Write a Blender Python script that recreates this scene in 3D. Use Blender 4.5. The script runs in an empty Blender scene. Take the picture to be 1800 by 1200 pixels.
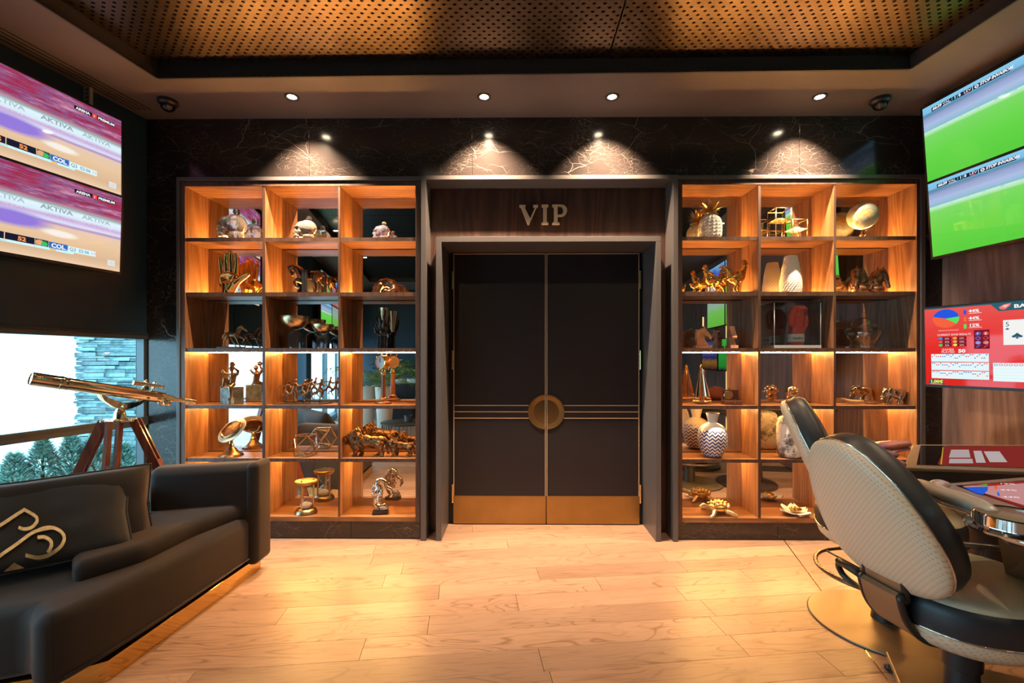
import bpy, bmesh, math, random
from mathutils import Vector, Matrix, Euler, noise
random.seed(7)
V = Vector
C = bpy.context.scene.collection
PI = math.pi

# ---------------------------------------------------------------- camera, sky, exposure
CZ, HOR, F, YAW = 1.355, 630.0, 800.0, 0.009
cam_d = bpy.data.cameras.new('camera')
cam = bpy.data.objects.new('camera', cam_d); C.objects.link(cam)
cam.location = (0, 0, CZ); cam.rotation_euler = (PI/2, 0, YAW)
cam_d.sensor_fit = 'HORIZONTAL'; cam_d.sensor_width = 36; cam_d.lens = 36*F/1800
cam_d.shift_y = (HOR-600)/1800; cam_d.clip_start = 0.02
bpy.context.scene.camera = cam
sc = bpy.context.scene
sc.view_settings.view_transform = 'Standard'; sc.view_settings.look = 'None'
sc.view_settings.gamma = 1; sc.view_settings.use_curve_mapping = False
sc.view_settings.exposure = 0.0
w = bpy.data.worlds.new('sky'); sc.world = w; w.use_nodes = True
bg = w.node_tree.nodes['Background']
bg.inputs['Color'].default_value = (0.50, 0.82, 1.0, 1); bg.inputs['Strength'].default_value = 8.5
try:
    sc.cycles.max_bounces = 10; sc.cycles.glossy_bounces = 6; sc.cycles.transmission_bounces = 8
    sc.cycles.transparent_max_bounces = 12; sc.cycles.sample_clamp_indirect = 6
    sc.cycles.caustics_refractive = False; sc.cycles.blur_glossy = 0.5
except Exception: pass
LED_POWER, SPOT_POWER, DOWN_POWER = 330.0, 560.0, 50.0
WARM = (1.0, 0.70, 0.40)

def light(kind, loc, energy, color, parent=None, name='lamp_light', aim=None, **kw):
    d = bpy.data.lights.new(name, kind); d.energy = energy; d.color = color
    for k, v in kw.items(): setattr(d, k, v)
    o = bpy.data.objects.new(name, d); C.objects.link(o)
    o.location = V(loc) - (parent.location if parent else V((0, 0, 0))); o.parent = parent
    if aim is not None:
        o.rotation_euler = (V(aim)-V(loc)).to_track_quat('-Z', 'Y').to_euler()
    return o

# ---------------------------------------------------------------- photo geometry
def P(px, py, Y):
    """point on the plane y = Y seen at photo position (px, py)"""
    u, v = (px-900)/F, (HOR-py)/F
    c, s = math.cos(YAW), math.sin(YAW)
    dx, dy = -s+u*c, c+u*s
    t = Y/dy
    return V((dx*t, Y, CZ+v*t))
def ray(px, py):
    a = P(px, py, 1.0); return (a-V((0, 0, CZ)))
def hit(px, py, p0, n):
    d = ray(px, py); o = V((0, 0, CZ)); n = V(n)
    return o + d*((V(p0)-o).dot(n)/d.dot(n))
def FL(px, py, Z=0.0): return hit(px, py, (0, 0, Z), (0, 0, 1))

# ---------------------------------------------------------------- materials
def nd(nt, kind, **kw):
    n = nt.nodes.new(kind)
    for k, v in kw.items():
        if k.startswith('i_'):
            key = k[2:].replace('_', ' ')
            n.inputs[int(key) if key.isdigit() else key].default_value = v
        else: setattr(n, k, v)
    return n
def mat(name, col=(.5, .5, .5), rough=.5, metal=0., spec=.5, **kw):
    m = bpy.data.materials.new(name); m.use_nodes = True
    b = m.node_tree.nodes['Principled BSDF']
    b.inputs['Base Color'].default_value = (*col, 1); b.inputs['Roughness'].default_value = rough
    b.inputs['Metallic'].default_value = metal; b.inputs['Specular IOR Level'].default_value = spec
    for k, v in kw.items(): b.inputs[k].default_value = v
    m.diffuse_color = (*col, 1)
    return m
def parts_of(m):
    nt = m.node_tree; return nt, nt.nodes['Principled BSDF'], nt.links.new
def ramp(nt, stops, interp='LINEAR'):
    r = nt.nodes.new('ShaderNodeValToRGB'); e = r.color_ramp.elements; r.color_ramp.interpolation = interp
    while len(e) > 1: e.remove(e[-1])
    e[0].position = stops[0][0]; e[0].color = (*stops[0][1], 1)
    for p, c in stops[1:]:
        x = e.new(p); x.color = (*c, 1)
    return r
def wood(name, dark, mid, lite, axis='z', rough=.38, fine=60., bump=.05, coat=0., rnd=False, wave=5.0):
    m = mat(name, mid, rough); nt, b, L = parts_of(m)
    tc = nd(nt, 'ShaderNodeTexCoord'); mp = nd(nt, 'ShaderNodeMapping')
    sq = {'x': (.09, 1, 1), 'y': (1, .09, 1), 'z': (1, 1, .09)}[axis]
    mp.inputs['Scale'].default_value = sq
    src = tc.outputs['Object']
    oi = nd(nt, 'ShaderNodeObjectInfo')
    if rnd:
        ml = nd(nt, 'ShaderNodeMath', operation='MULTIPLY'); ml.inputs[1].default_value = 37.
        L(oi.outputs['Random'], ml.inputs[0])
        ad = nd(nt, 'ShaderNodeVectorMath', operation='ADD'); L(src, ad.inputs[0]); L(ml.outputs[0], ad.inputs[1]); src = ad.outputs[0]
    L(src, mp.inputs['Vector'])
    n1 = nd(nt, 'ShaderNodeTexNoise', i_Scale=wave, i_Detail=2., i_Distortion=.6); L(mp.outputs[0], n1.inputs['Vector'])
    mu = nd(nt, 'ShaderNodeMath', operation='MULTIPLY'); mu.inputs[1].default_value = 9.; L(n1.outputs['Fac'], mu.inputs[0])
    fr = nd(nt, 'ShaderNodeMath', operation='PINGPONG'); fr.inputs[1].default_value = .5; L(mu.outputs[0], fr.inputs[0])
    n2 = nd(nt, 'ShaderNodeTexNoise', i_Scale=fine, i_Detail=4., i_Roughness=.65); L(mp.outputs[0], n2.inputs['Vector'])
    mx = nd(nt, 'ShaderNodeMath', operation='MULTIPLY_ADD'); mx.inputs[1].default_value = .75
    L(fr.outputs[0], mx.inputs[0]); 
    m3 = nd(nt, 'ShaderNodeMath', operation='MULTIPLY'); m3.inputs[1].default_value = .62; L(n2.outputs['Fac'], m3.inputs[0])
    L(m3.outputs[0], mx.inputs[2])
    r = ramp(nt, [(.18, dark), (.5, mid), (.8, lite)]); L(mx.outputs[0], r.inputs[0])
    out = r.outputs[0]
    if rnd:
        hs = nd(nt, 'ShaderNodeHueSaturation'); L(out, hs.inputs['Color'])
        mr = nd(nt, 'ShaderNodeMapRange'); mr.inputs[3].default_value = .86; mr.inputs[4].default_value = 1.1
        L(oi.outputs['Random'], mr.inputs[0]); L(mr.outputs[0], hs.inputs['Value']); out = hs.outputs[0]
    L(out, b.inputs['Base Color'])
    if bump:
        bp = nd(nt, 'ShaderNodeBump', i_Strength=bump, i_Distance=.01); L(mx.outputs[0], bp.inputs['Height']); L(bp.outputs[0], b.inputs['Normal'])
    if coat: b.inputs['Coat Weight'].default_value = coat; b.inputs['Coat Roughness'].default_value = .15
    return m
def marble(name, base=(.026, .020, .019), vein=(.36, .30, .265), sc_=1.0, rough=.14):
    m = mat(name, base, rough); nt, b, L = parts_of(m)
    tc = nd(nt, 'ShaderNodeTexCoord')
    n0 = nd(nt, 'ShaderNodeTexNoise', i_Scale=2.2*sc_, i_Detail=4.); L(tc.outputs['Object'], n0.inputs['Vector'])
    vs = nd(nt, 'ShaderNodeVectorMath', operation='SCALE'); vs.inputs['Scale'].default_value = .26; L(n0.outputs['Color'], vs.inputs[0])
    va = nd(nt, 'ShaderNodeVectorMath', operation='ADD'); L(tc.outputs['Object'], va.inputs[0]); L(vs.outputs[0], va.inputs[1])
    tot = None
    for s, wd, lo, off in ((1.9, .0020, .47, 0), (4.6, .0025, .50, 3.1), (11., .0042, .50, 8.7), (24., .0085, .49, 5.3)):
        mp = nd(nt, 'ShaderNodeMapping'); mp.inputs['Scale'].default_value = (.75, 1., 1.9); mp.inputs['Location'].default_value = (off, off, off)
        mp.inputs['Rotation'].default_value = (0, .5, 0); L(va.outputs[0], mp.inputs['Vector'])
        vo = nd(nt, 'ShaderNodeTexVoronoi', feature='DISTANCE_TO_EDGE', i_Scale=s*sc_); L(mp.outputs[0], vo.inputs['Vector'])
        mr = nd(nt, 'ShaderNodeMapRange', clamp=True); mr.inputs[1].default_value = 0; mr.inputs[2].default_value = wd*1.6; mr.inputs[3].default_value = 1; mr.inputs[4].default_value = 0
        L(vo.outputs['Distance'], mr.inputs[0])
        nm = nd(nt, 'ShaderNodeTexNoise', i_Scale=3.2*sc_, i_Detail=3.); mp2 = nd(nt, 'ShaderNodeMapping'); mp2.inputs['Location'].default_value = (off*2, 5, off)
        L(tc.outputs['Object'], mp2.inputs['Vector']); L(mp2.outputs[0], nm.inputs['Vector'])
        m2 = nd(nt, 'ShaderNodeMapRange', clamp=True); m2.inputs[1].default_value = lo; m2.inputs[2].default_value = lo+.14; L(nm.outputs['Fac'], m2.inputs[0])
        mu = nd(nt, 'ShaderNodeMath', operation='MULTIPLY'); L(mr.outputs[0], mu.inputs[0]); L(m2.outputs[0], mu.inputs[1])
        if tot is None: tot = mu.outputs[0]
        else:
            ad = nd(nt, 'ShaderNodeMath', operation='MAXIMUM'); L(tot, ad.inputs[0]); L(mu.outputs[0], ad.inputs[1]); tot = ad.outputs[0]
    mix = nd(nt, 'ShaderNodeMix', data_type='RGBA'); L(tot, mix.inputs[0])
    mix.inputs[6].default_value = (*base, 1); mix.inputs[7].default_value = (*vein, 1)
    L(mix.outputs[2], b.inputs['Base Color'])
    return m
def emit(name, col, s=1.0):
    m = bpy.data.materials.new(name); m.use_nodes = True; nt = m.node_tree
    nt.nodes.remove(nt.nodes['Principled BSDF'])
    e = nd(nt, 'ShaderNodeEmission'); e.inputs[0].default_value = (*col, 1); e.inputs[1].default_value = s
    nt.links.new(e.outputs[0], nt.nodes['Material Output'].inputs[0]); m.diffuse_color = (*col, 1)
    return m
def noisy(name, c1, c2, scale=8., rough=.5, metal=0., bump=0., bscale=None, lo=.35, hi=.65, r2=None, **kw):
    m = mat(name, c1, rough, metal, **kw); nt, b, L = parts_of(m)
    tc = nd(nt, 'ShaderNodeTexCoord')
    n = nd(nt, 'ShaderNodeTexNoise', i_Scale=scale, i_Detail=5.); L(tc.outputs['Object'], n.inputs['Vector'])
    r = ramp(nt, [(lo, c1), (hi, c2)]); L(n.outputs['Fac'], r.inputs[0]); L(r.outputs[0], b.inputs['Base Color'])
    if r2 is not None:
        mr = nd(nt, 'ShaderNodeMapRange'); mr.inputs[3].default_value = rough; mr.inputs[4].default_value = r2
        L(n.outputs['Fac'], mr.inputs[0]); L(mr.outputs[0], b.inputs['Roughness'])
    if bump:
        n3 = nd(nt, 'ShaderNodeTexNoise', i_Scale=bscale or scale*6, i_Detail=3.); L(tc.outputs['Object'], n3.inputs['Vector'])
        bp = nd(nt, 'ShaderNodeBump', i_Strength=bump, i_Distance=.01); L(n3.outputs['Fac'], bp.inputs['Height']); L(bp.outputs[0], b.inputs['Normal'])
    return m
def velvet(name, col, sheen):
    m = noisy(name, col, tuple(c*1.5 for c in col), 3., .85, bump=.06, bscale=260.)
    b = m.node_tree.nodes['Principled BSDF']
    b.inputs['Sheen Weight'].default_value = .36; b.inputs['Sheen Roughness'].default_value = .45; b.inputs['Sheen Tint'].default_value = (*sheen, 1)
    return m
def thin_glass(name, tint=(1, 1, 1), rough=0.0, refl=1.0):
    m = bpy.data.materials.new(name); m.use_nodes = True; nt = m.node_tree; L = nt.links.new
    nt.nodes.remove(nt.nodes['Principled BSDF'])
    t = nd(nt, 'ShaderNodeBsdfTransparent'); t.inputs[0].default_value = (*tint, 1)
    g = nd(nt, 'ShaderNodeBsdfGlossy'); g.inputs['Roughness'].default_value = rough
    f = nd(nt, 'ShaderNodeFresnel', i_IOR=1.45); ge = nd(nt, 'ShaderNodeNewGeometry'); mi = nd(nt, 'ShaderNodeMapRange'); mi.inputs[3].default_value = 1.45; mi.inputs[4].default_value = 1/1.45
    L(ge.outputs['Backfacing'], mi.inputs[0]); L(mi.outputs[0], f.inputs[0])
    mu = nd(nt, 'ShaderNodeMath', operation='MULTIPLY'); mu.inputs[1].default_value = refl; L(f.outputs[0], mu.inputs[0])
    mx = nd(nt, 'ShaderNodeMixShader'); L(mu.outputs[0], mx.inputs[0]); L(t.outputs[0], mx.inputs[1]); L(g.outputs[0], mx.inputs[2])
    L(mx.outputs[0], nt.nodes['Material Output'].inputs[0]); m.diffuse_color = (.8, .9, 1, .3)
    return m

# ---------------------------------------------------------------- mesh helpers
def thing(name, label, cat, loc=(0, 0, 0), rz=0., group=None):
    o = bpy.data.objects.new(name, None); C.objects.link(o); o.empty_display_size = .05
    o.location = loc; o.rotation_euler = (0, 0, rz); o['label'] = label; o['category'] = cat
    if group: o['group'] = group
    return o
def tag(o, label, cat, group=None):
    o['label'] = label; o['category'] = cat
    if group: o['group'] = group
    return o
def root_loc(p):
    v = V((0, 0, 0))
    while p is not None: v += p.location; p = p.parent
    return v
def link(name, me, m, parent=None, label=None, kind=None, smooth=False):
    o = bpy.data.objects.new(name, me); C.objects.link(o)
    if m is not None:
        me.materials.clear()
        for x in (m if isinstance(m, (list, tuple)) else [m]): me.materials.append(x)
    if smooth:
        for p in me.polygons: p.use_smooth = True
    if parent is not None: o.parent = parent
    if label: o['label'] = label
    if kind: o['kind'] = kind
    return o
def obj(name, bm, m, parent=None, label=None, kind=None, smooth=False, local=False, auto=None):
    """bm is in world coordinates unless local; the mesh is moved into the parent's frame"""
    if parent is not None and not local:
        bmesh.ops.translate(bm, vec=-root_loc(parent), verts=bm.verts)
    if auto is not None:
        for f in bm.faces: f.smooth = True
        for e in bm.edges:
            if len(e.link_faces) == 2 and e.calc_face_angle(0) > auto: e.smooth = False
    me = bpy.data.meshes.new(name); bm.to_mesh(me); bm.free()
    return link(name, me, m, parent, label, kind, smooth)
def struct(name, bm, m, parent=None, **kw):
    return obj(name, bm, m, parent, kind='structure', **kw)
def B(): return bmesh.new()
def box(bm, a, b, bev=0.):
    a, b = V(a), V(b)
    lo = V([min(a[i], b[i]) for i in range(3)]); hi = V([max(a[i], b[i]) for i in range(3)])
    r = bmesh.ops.create_cube(bm, size=1)['verts']
    for v in r: v.co = V([lo[i]+(v.co[i]+.5)*(hi[i]-lo[i]) for i in range(3)])
    if bev:
        es = list({e for v in r for e in v.link_edges})
        bmesh.ops.bevel(bm, geom=es, offset=bev, segments=2, affect='EDGES', profile=.6)
    return r
def bx(a, b, bev=0.):
    bm = B(); box(bm, a, b, bev); return bm
def hexa(bm, pts):
    """8 points: bottom 4 (ccw), top 4"""
    vs = [bm.verts.new(p) for p in pts]
    for f in ((3, 2, 1, 0), (4, 5, 6, 7), (0, 1, 5, 4), (1, 2, 6, 5), (2, 3, 7, 6), (3, 0, 4, 7)): bm.faces.new([vs[i] for i in f])
    return vs
def prism(bm, poly, z0, z1, bev=0., seg=3):
    n = len(poly)
    lo = [bm.verts.new((p[0], p[1], z0)) for p in poly]; hi = [bm.verts.new((p[0], p[1], z1)) for p in poly]
    fs = [bm.faces.new(list(reversed(lo))), bm.faces.new(hi)]
    for i in range(n): fs.append(bm.faces.new((lo[i], lo[(i+1) % n], hi[(i+1) % n], hi[i])))
    bmesh.ops.recalc_face_normals(bm, faces=fs)
    if bev:
        es = list({e for f in fs for e in f.edges})
        bmesh.ops.bevel(bm, geom=es, offset=bev, segments=seg, affect='EDGES', profile=.5)
def lathe(bm, prof, cx, cy, seg=28, cap=True, axis=None):
    """prof: list of (radius, z)"""
    rings = []
    for r, z in prof:
        if r < 1e-6: rings.append([bm.verts.new((cx, cy, z))])
        else: rings.append([bm.verts.new((cx+r*math.cos(2*PI*i/seg), cy+r*math.sin(2*PI*i/seg), z)) for i in range(seg)])
    fs = []
    for a, b in zip(rings, rings[1:]):
        for i in range(seg):
            j = (i+1) % seg
            if len(a) == 1 and len(b) == 1: continue
            if len(a) == 1: fs.append(bm.faces.new((a[0], b[j], b[i])))
            elif len(b) == 1: fs.append(bm.faces.new((a[i], a[j], b[0])))
            else: fs.append(bm.faces.new((a[i], a[j], b[j], b[i])))
    if cap:
        for ring, fl in ((rings[0], True), (rings[-1], False)):
            if len(ring) > 1: fs.append(bm.faces.new(list(reversed(ring)) if fl else ring))
    bmesh.ops.recalc_face_normals(bm, faces=fs)
    return [v for r in rings for v in r]
def tube(bm, pts, rad, seg=8, closed=False, flat=1.0):
    pts = [V(p) for p in pts]; n = len(pts); rings = []
    rads = rad if isinstance(rad, (list, tuple)) else [rad]*n
    up = None
    for i, p in enumerate(pts):
        if closed: t = pts[(i+1) % n]-pts[i-1]
        else: t = pts[min(i+1, n-1)]-pts[max(i-1, 0)]
        if t.length < 1e-9: t = V((0, 0, 1))
        t.normalize()
        if up is None: up = V((0, 0, 1)) if abs(t.z) < .9 else V((0, 1, 0))
        a = t.cross(up)
        if a.length < 1e-6: a = t.cross(V((1, .3, 0)))
        a.normalize(); b = a.cross(t).normalized(); up = b
        rings.append([bm.verts.new(p+(a*math.cos(2*PI*k/seg)+b*math.sin(2*PI*k/seg)*flat)*rads[i]) for k in range(seg)])
    fs = []
    m = n if closed else n-1
    for i in range(m):
        A, Bq = rings[i], rings[(i+1) % n]
        for k in range(seg): fs.append(bm.faces.new((A[k], A[(k+1) % seg], Bq[(k+1) % seg], Bq[k])))
    if not closed:
        fs.append(bm.faces.new(list(reversed(rings[0])))); fs.append(bm.faces.new(rings[-1]))
    bmesh.ops.recalc_face_normals(bm, faces=fs)
def ball(bm, c, r, sub=2, rot=None):
    r = (r, r, r) if not isinstance(r, (tuple, list)) else r
    M = Matrix.Translation(V(c)) @ (rot.to_4x4() if rot else Matrix.Identity(4)) @ Matrix.Diagonal((*r, 1))
    return bmesh.ops.create_icosphere(bm, subdivisions=sub, radius=1, matrix=M)['verts']
def capsule(bm, a, b, r0, r1):
    a, b = V(a), V(b); d = b-a
    ball(bm, a, r0, 2); ball(bm, b, r1, 2)
    if d.length > 1e-6:
        q = V((0, 0, 1)).rotation_difference(d.normalized())
        bmesh.ops.create_cone(bm, cap_ends=True, segments=12, radius1=r0, radius2=r1, depth=d.length,
                              matrix=Matrix.Translation((a+b)/2) @ q.to_matrix().to_4x4())
def baked(bm, mods):
    me = bpy.data.meshes.new('tmp'); bm.to_mesh(me); bm.free()
    o = bpy.data.objects.new('tmp', me); C.objects.link(o)
    for kind, kw in mods:
        md = o.modifiers.new(kind, kind)
        for k, v in kw.items(): setattr(md, k, v)
    dg = bpy.context.evaluated_depsgraph_get()
    res = bpy.data.meshes.new_from_object(o.evaluated_get(dg))
    bpy.data.objects.remove(o); bpy.data.meshes.remove(me)
    return res
def catmull(pts, k=6, closed=False):
    pts = [V(p) for p in pts]; n = len(pts); out = []
    for i in range(n if closed else n-1):
        if closed: p0, p1, p2, p3 = pts[i-1], pts[i], pts[(i+1) % n], pts[(i+2) % n]
        else: p0, p1, p2, p3 = pts[max(i-1, 0)], pts[i], pts[i+1], pts[min(i+2, n-1)]
        for j in range(k):
            t = j/k
            out.append(.5*((2*p1)+(p2-p0)*t+(2*p0-5*p1+4*p2-p3)*t*t+(3*p1-p0-3*p2+p3)*t**3))
    if not closed: out.append(pts[-1])
    return out
def text_mesh(s, size, ext=0.0, align='LEFT', xs=1.0, bold=0.0):
    cu = bpy.data.curves.new('lettering', 'FONT'); cu.body = s; cu.size = size; cu.extrude = ext; cu.align_x = align; cu.offset = bold
    cu.resolution_u = 3
    o = bpy.data.objects.new('tmp', cu); C.objects.link(o)
    dg = bpy.context.evaluated_depsgraph_get()
    me = bpy.data.meshes.new_from_object(o.evaluated_get(dg))
    bpy.data.objects.remove(o); bpy.data.curves.remove(cu)
    if xs != 1: me.transform(Matrix.Diagonal((xs, 1, 1, 1)))
    return me
def lettering(s, size, M, m, parent, ext=0., align='LEFT', xs=1., bold=0., name='lettering'):
    me = text_mesh(s, size, ext, align, xs, bold); me.transform(M)
    if parent is not None: me.transform(Matrix.Translation(-root_loc(parent)))
    return link(name, me, m, parent)
def frame_m(o, x, y):
    x = V(x).normalized(); y = V(y).normalized(); z = x.cross(y)
    return Matrix(((x.x, y.x, z.x, o[0]), (x.y, y.y, z.y, o[1]), (x.z, y.z, z.z, o[2]), (0, 0, 0, 1)))
def copy_tree(o, loc, rz=None, label=None, scale=None):
    r = o.copy(); C.objects.link(r); r.location = loc
    if rz is not None: r.rotation_euler = (0, 0, rz)
    if scale: r.scale = (scale,)*3
    if label: r['label'] = label
    for ch in list(o.children):
        c = ch.copy(); C.objects.link(c); c.parent = r
        for g in list(ch.children):
            d = g.copy(); C.objects.link(d); d.parent = c
    return r
# ---------------------------------------------------------------- shared materials
BY = 3.404                       # front plane of the bookcases
MD = 0.252                       # depth from that plane to the mirror backs
M_wal = wood('walnut', (.125, .050, .020), (.24, .105, .043), (.36, .175, .078), 'z', .36)
M_walx = wood('walnut_cross', (.125, .050, .020), (.24, .105, .043), (.36, .175, .078), 'x', .36)
M_wald = wood('walnut_dark', (.026, .011, .008), (.055, .024, .017), (.085, .04, .028), 'z', .4, wave=3.2)
M_edge = wood('walnut_edge', (.040, .019, .014), (.075, .037, .026), (.105, .055, .038), 'z', .42)
M_walp = wood('walnut_panel', (.10, .06, .052), (.19, .12, .105), (.27, .18, .16), 'z', .38, wave=3.)
def oak(name):
    m = mat(name, (.44, .26, .17), .34); nt, b, L = parts_of(m)
    tc = nd(nt, 'ShaderNodeTexCoord'); oi = nd(nt, 'ShaderNodeObjectInfo')
    ml = nd(nt, 'ShaderNodeMath', operation='MULTIPLY'); ml.inputs[1].default_value = 37.; L(oi.outputs['Random'], ml.inputs[0])
    ad = nd(nt, 'ShaderNodeVectorMath', operation='ADD'); L(tc.outputs['Object'], ad.inputs[0]); L(ml.outputs[0], ad.inputs[1])
    def nz(scale, stretch, det, rough=.5, dist=0.):
        mp = nd(nt, 'ShaderNodeMapping'); mp.inputs['Scale'].default_value = (stretch, 1, 1); L(ad.outputs[0], mp.inputs['Vector'])
        n = nd(nt, 'ShaderNodeTexNoise', i_Scale=scale, i_Detail=det, i_Roughness=rough, i_Distortion=dist); L(mp.outputs[0], n.inputs['Vector']); return n.outputs['Fac']
    def mth(op, a, b_=None, c=None):
        n = nd(nt, 'ShaderNodeMath', operation=op)
        for k, v in enumerate((a, b_, c)):
            if v is None: continue
            if isinstance(v, (int, float)): n.inputs[k].default_value = v
            else: L(v, n.inputs[k])
        return n.outputs[0]
    def rng(v, a, b_):
        n = nd(nt, 'ShaderNodeMapRange', clamp=True); n.inputs[1].default_value = a; n.inputs[2].default_value = b_; L(v, n.inputs[0]); return n.outputs[0]
    cath = mth('PINGPONG', mth('MULTIPLY', nz(5.5, .20, 2., .5, .5), 13.), .5)      # cathedral rings
    ln = mth('MULTIPLY', rng(cath, .16, .02), rng(nz(7., .25, 2.), .40, .60))
    pores = mth('MULTIPLY', rng(nz(110., .05, 2., .6), .54, .66), .55)
    tone = nz(2.6, .35, 3.)
    fac = mth('MINIMUM', mth('MAXIMUM', ln, pores), 1.)
    r1 = ramp(nt, [(.3, (.385, .222, .143)), (.7, (.475, .290, .195))]); L(tone, r1.inputs[0])
    mx = nd(nt, 'ShaderNodeMix', data_type='RGBA'); L(mth('MULTIPLY', fac, .78), mx.inputs[0]); L(r1.outputs[0], mx.inputs[6]); mx.inputs[7].default_value = (.20, .105, .058, 1)
    hs = nd(nt, 'ShaderNodeHueSaturation'); L(mx.outputs[2], hs.inputs['Color']); mr = nd(nt, 'ShaderNodeMapRange'); mr.inputs[3].default_value = .80; mr.inputs[4].default_value = 1.10; L(oi.outputs['Random'], mr.inputs[0]); L(mr.outputs[0], hs.inputs['Value'])
    L(hs.outputs[0], b.inputs['Base Color'])
    bp = nd(nt, 'ShaderNodeBump', i_Strength=.06, i_Distance=.004); L(fac, bp.inputs['Height']); bp.invert = True; L(bp.outputs[0], b.inputs['Normal'])
    return m
M_oak = oak('oak_plank')
M_trim = mat('grey_lacquer', (.092, .082, .084), .36)
M_black = mat('black_satin', (.012, .011, .013), .4)
M_dark = mat('dark_plastic', (.02, .02, .023), .35)
M_navy = mat('navy_paint', (.006, .026, .048), .5)
M_marble = marble('black_marble')
M_mirror = mat('mirror_glass', (.86, .85, .84), 0.0, 1.0)
M_led = emit('led_strip', (1.0, .50, .13), LED_POWER)
M_gold = mat('polished_gold', (.95, .60, .22), .16, 1.)
M_gold_r = noisy('aged_gold', (.80, .47, .13), (.95, .66, .26), 9., .26, 1., bump=.25, bscale=70.)
M_brass = mat('brass', (.80, .55, .26), .2, 1.)
M_brass_b = noisy('brushed_brass', (.36, .215, .075), (.44, .27, .105), 3., .38, 1.)
M_bronze = noisy('bronze', (.20, .10, .05), (.42, .24, .13), 30., .32, 1.)
M_bronze_d = noisy('dark_bronze', (.06, .033, .022), (.20, .11, .065), 26., .28, .9)
M_chrome = mat('chrome', (.85, .85, .86), .06, 1.)
M_silver = noisy('silver', (.62, .56, .50), (.92, .88, .82), 20., .14, 1.)
M_glass = mat('clear_glass', (1, 1, 1), 0.0, 0, .5, **{'Transmission Weight': 1.0, 'IOR': 1.45})
M_tglass = thin_glass('thin_glass', (.97, .98, .98), 0, 1.3)
M_pane = thin_glass('window_glass', (.86, .96, .98), 0, 1.0)
M_ceil = noisy('ceiling_paint', (.125, .098, .09), (.14, .108, .098), 3., .6)
M_velvet = velvet('dark_velvet', (.0060, .0042, .0048), (.50, .30, .22))
M_black_lt = noisy('black_leather', (.013, .014, .018), (.02, .022, .028), 4., .42, bump=.08, bscale=320.)
M_white = mat('white_ceramic', (.82, .78, .72), .25)

# ---------------------------------------------------------------- shelf grid read off the photo
def zl(py, px=530): return P(px, py, BY).z
Z_TOP = zl(327.5); Z_BOT = zl(907.5); Z_BOTU = zl(915.5)
SH = [(zl(a), zl(b)) for a, b in ((417.5, 424), (513.5, 520.5), (611.7, 618), (712, 718), (805.5, 811.5))]   # (top, underside)
ROWZ = [s[0] for s in SH]+[Z_BOT]                       # floor of rows 1..6
ZC = zl(312)                                            # top of the trim
Z_SOF = 3.163

# ---------------------------------------------------------------- room outline
XL0 = P(255, 600, BY).x; XR0 = P(1663, 600, BY).x
def XL(y): return XL0+.2*(y-BY)
def XR(y): return XR0-.12*(y-BY)
YB = -4.6
def wall_left(name, y0, y1, z0, z1, m, t=.16, parent=None, off=0., bm=None):
    own = bm is None
    bm = B() if own else bm
    prism(bm, [(XL(y0)+off, y0), (XL(y1)+off, y1), (XL(y1)+off-t, y1), (XL(y0)+off-t, y0)], z0, z1)
    return struct(name, bm, m, parent) if own else None
def wall_right(name, y0, y1, z0, z1, m, t=.16, parent=None, off=0., bm=None):
    own = bm is None
    bm = B() if own else bm
    prism(bm, [(XR(y1)+off, y1), (XR(y0)+off, y0), (XR(y0)+off+t, y0), (XR(y1)+off+t, y1)], z0, z1)
    return struct(name, bm, m, parent) if own else None

# floor: every plank of the part in front of the camera is an object, the rest is joined
fb = B(); prism(fb, [(XL(YB)-.1, YB), (XR(YB)+.1, YB), (XR(BY)+.1, 4.0), (XL(BY)-.1, 4.0)], -.06, -.014)
flo = struct('floor', fb, mat('floor_bed', (.05, .035, .025), .8))
ang = math.radians(6.6); ca, sa = math.cos(ang), math.sin(ang)
PW = .162
def plank_mesh(bm, u0, u1, v0, v1, M):
    r = box(bm, (u0+.0008, v0+.0008, -.014), (u1-.0008, v1-.0008, 0.0), .0012)
    return r
Rm = Matrix.Rotation(ang, 4, 'Z')
far = B(); random.seed(11)
ROWL = range(-34, 32)
for k in ROWL:
    v0 = k*PW; u = -6.2+random.uniform(0, 1.4)
    while u < 6.2:
        ln = random.choice((.95, 1.25, 1.5, 1.75)); u1 = u+ln
        cx, cy = (u+u1)/2, v0+PW/2
        wx, wy = cx*ca-cy*sa, cx*sa+cy*ca
        if XL(wy)-.25 < wx < XR(wy)+.25 and YB < wy < 3.95:
            if wy > 1.05 and abs(wx) < 3.3:
                bm = B(); box(bm, (-ln/2+.0010, -PW/2+.0006, -.014), (ln/2-.0010, PW/2-.0006, 0.0), .0010)
                o = obj('plank', bm, M_oak, flo, local=True)
                o.location = (wx, wy, 0); o.rotation_euler = (0, 0, ang)
            else:
                b2 = B(); box(b2, (u+.001, v0+.001, -.014), (u1-.001, v0+PW-.001, 0.0))
                bmesh.ops.transform(b2, matrix=Rm, verts=b2.verts)
                me = bpy.data.meshes.new('t'); b2.to_mesh(me); b2.free(); far.from_mesh(me); bpy.data.meshes.remove(me)
        u = u1
obj('planks', far, M_oak, flo, kind='stuff', label='oak planks behind the viewpoint')
# brass strip let into the floor
a, b_ = FL(1400, 979), FL(1562, 1198); d = (b_-a).normalized(); a2 = a-d*.33; b2 = b_+d*1.5; nrm = V((-d.y, d.x, 0))*.003
bm = B(); prism(bm, [a2-nrm, b2-nrm, b2+nrm, a2+nrm], -.004, .0012)
obj('brass_strip', bm, M_gold, flo)

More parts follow.
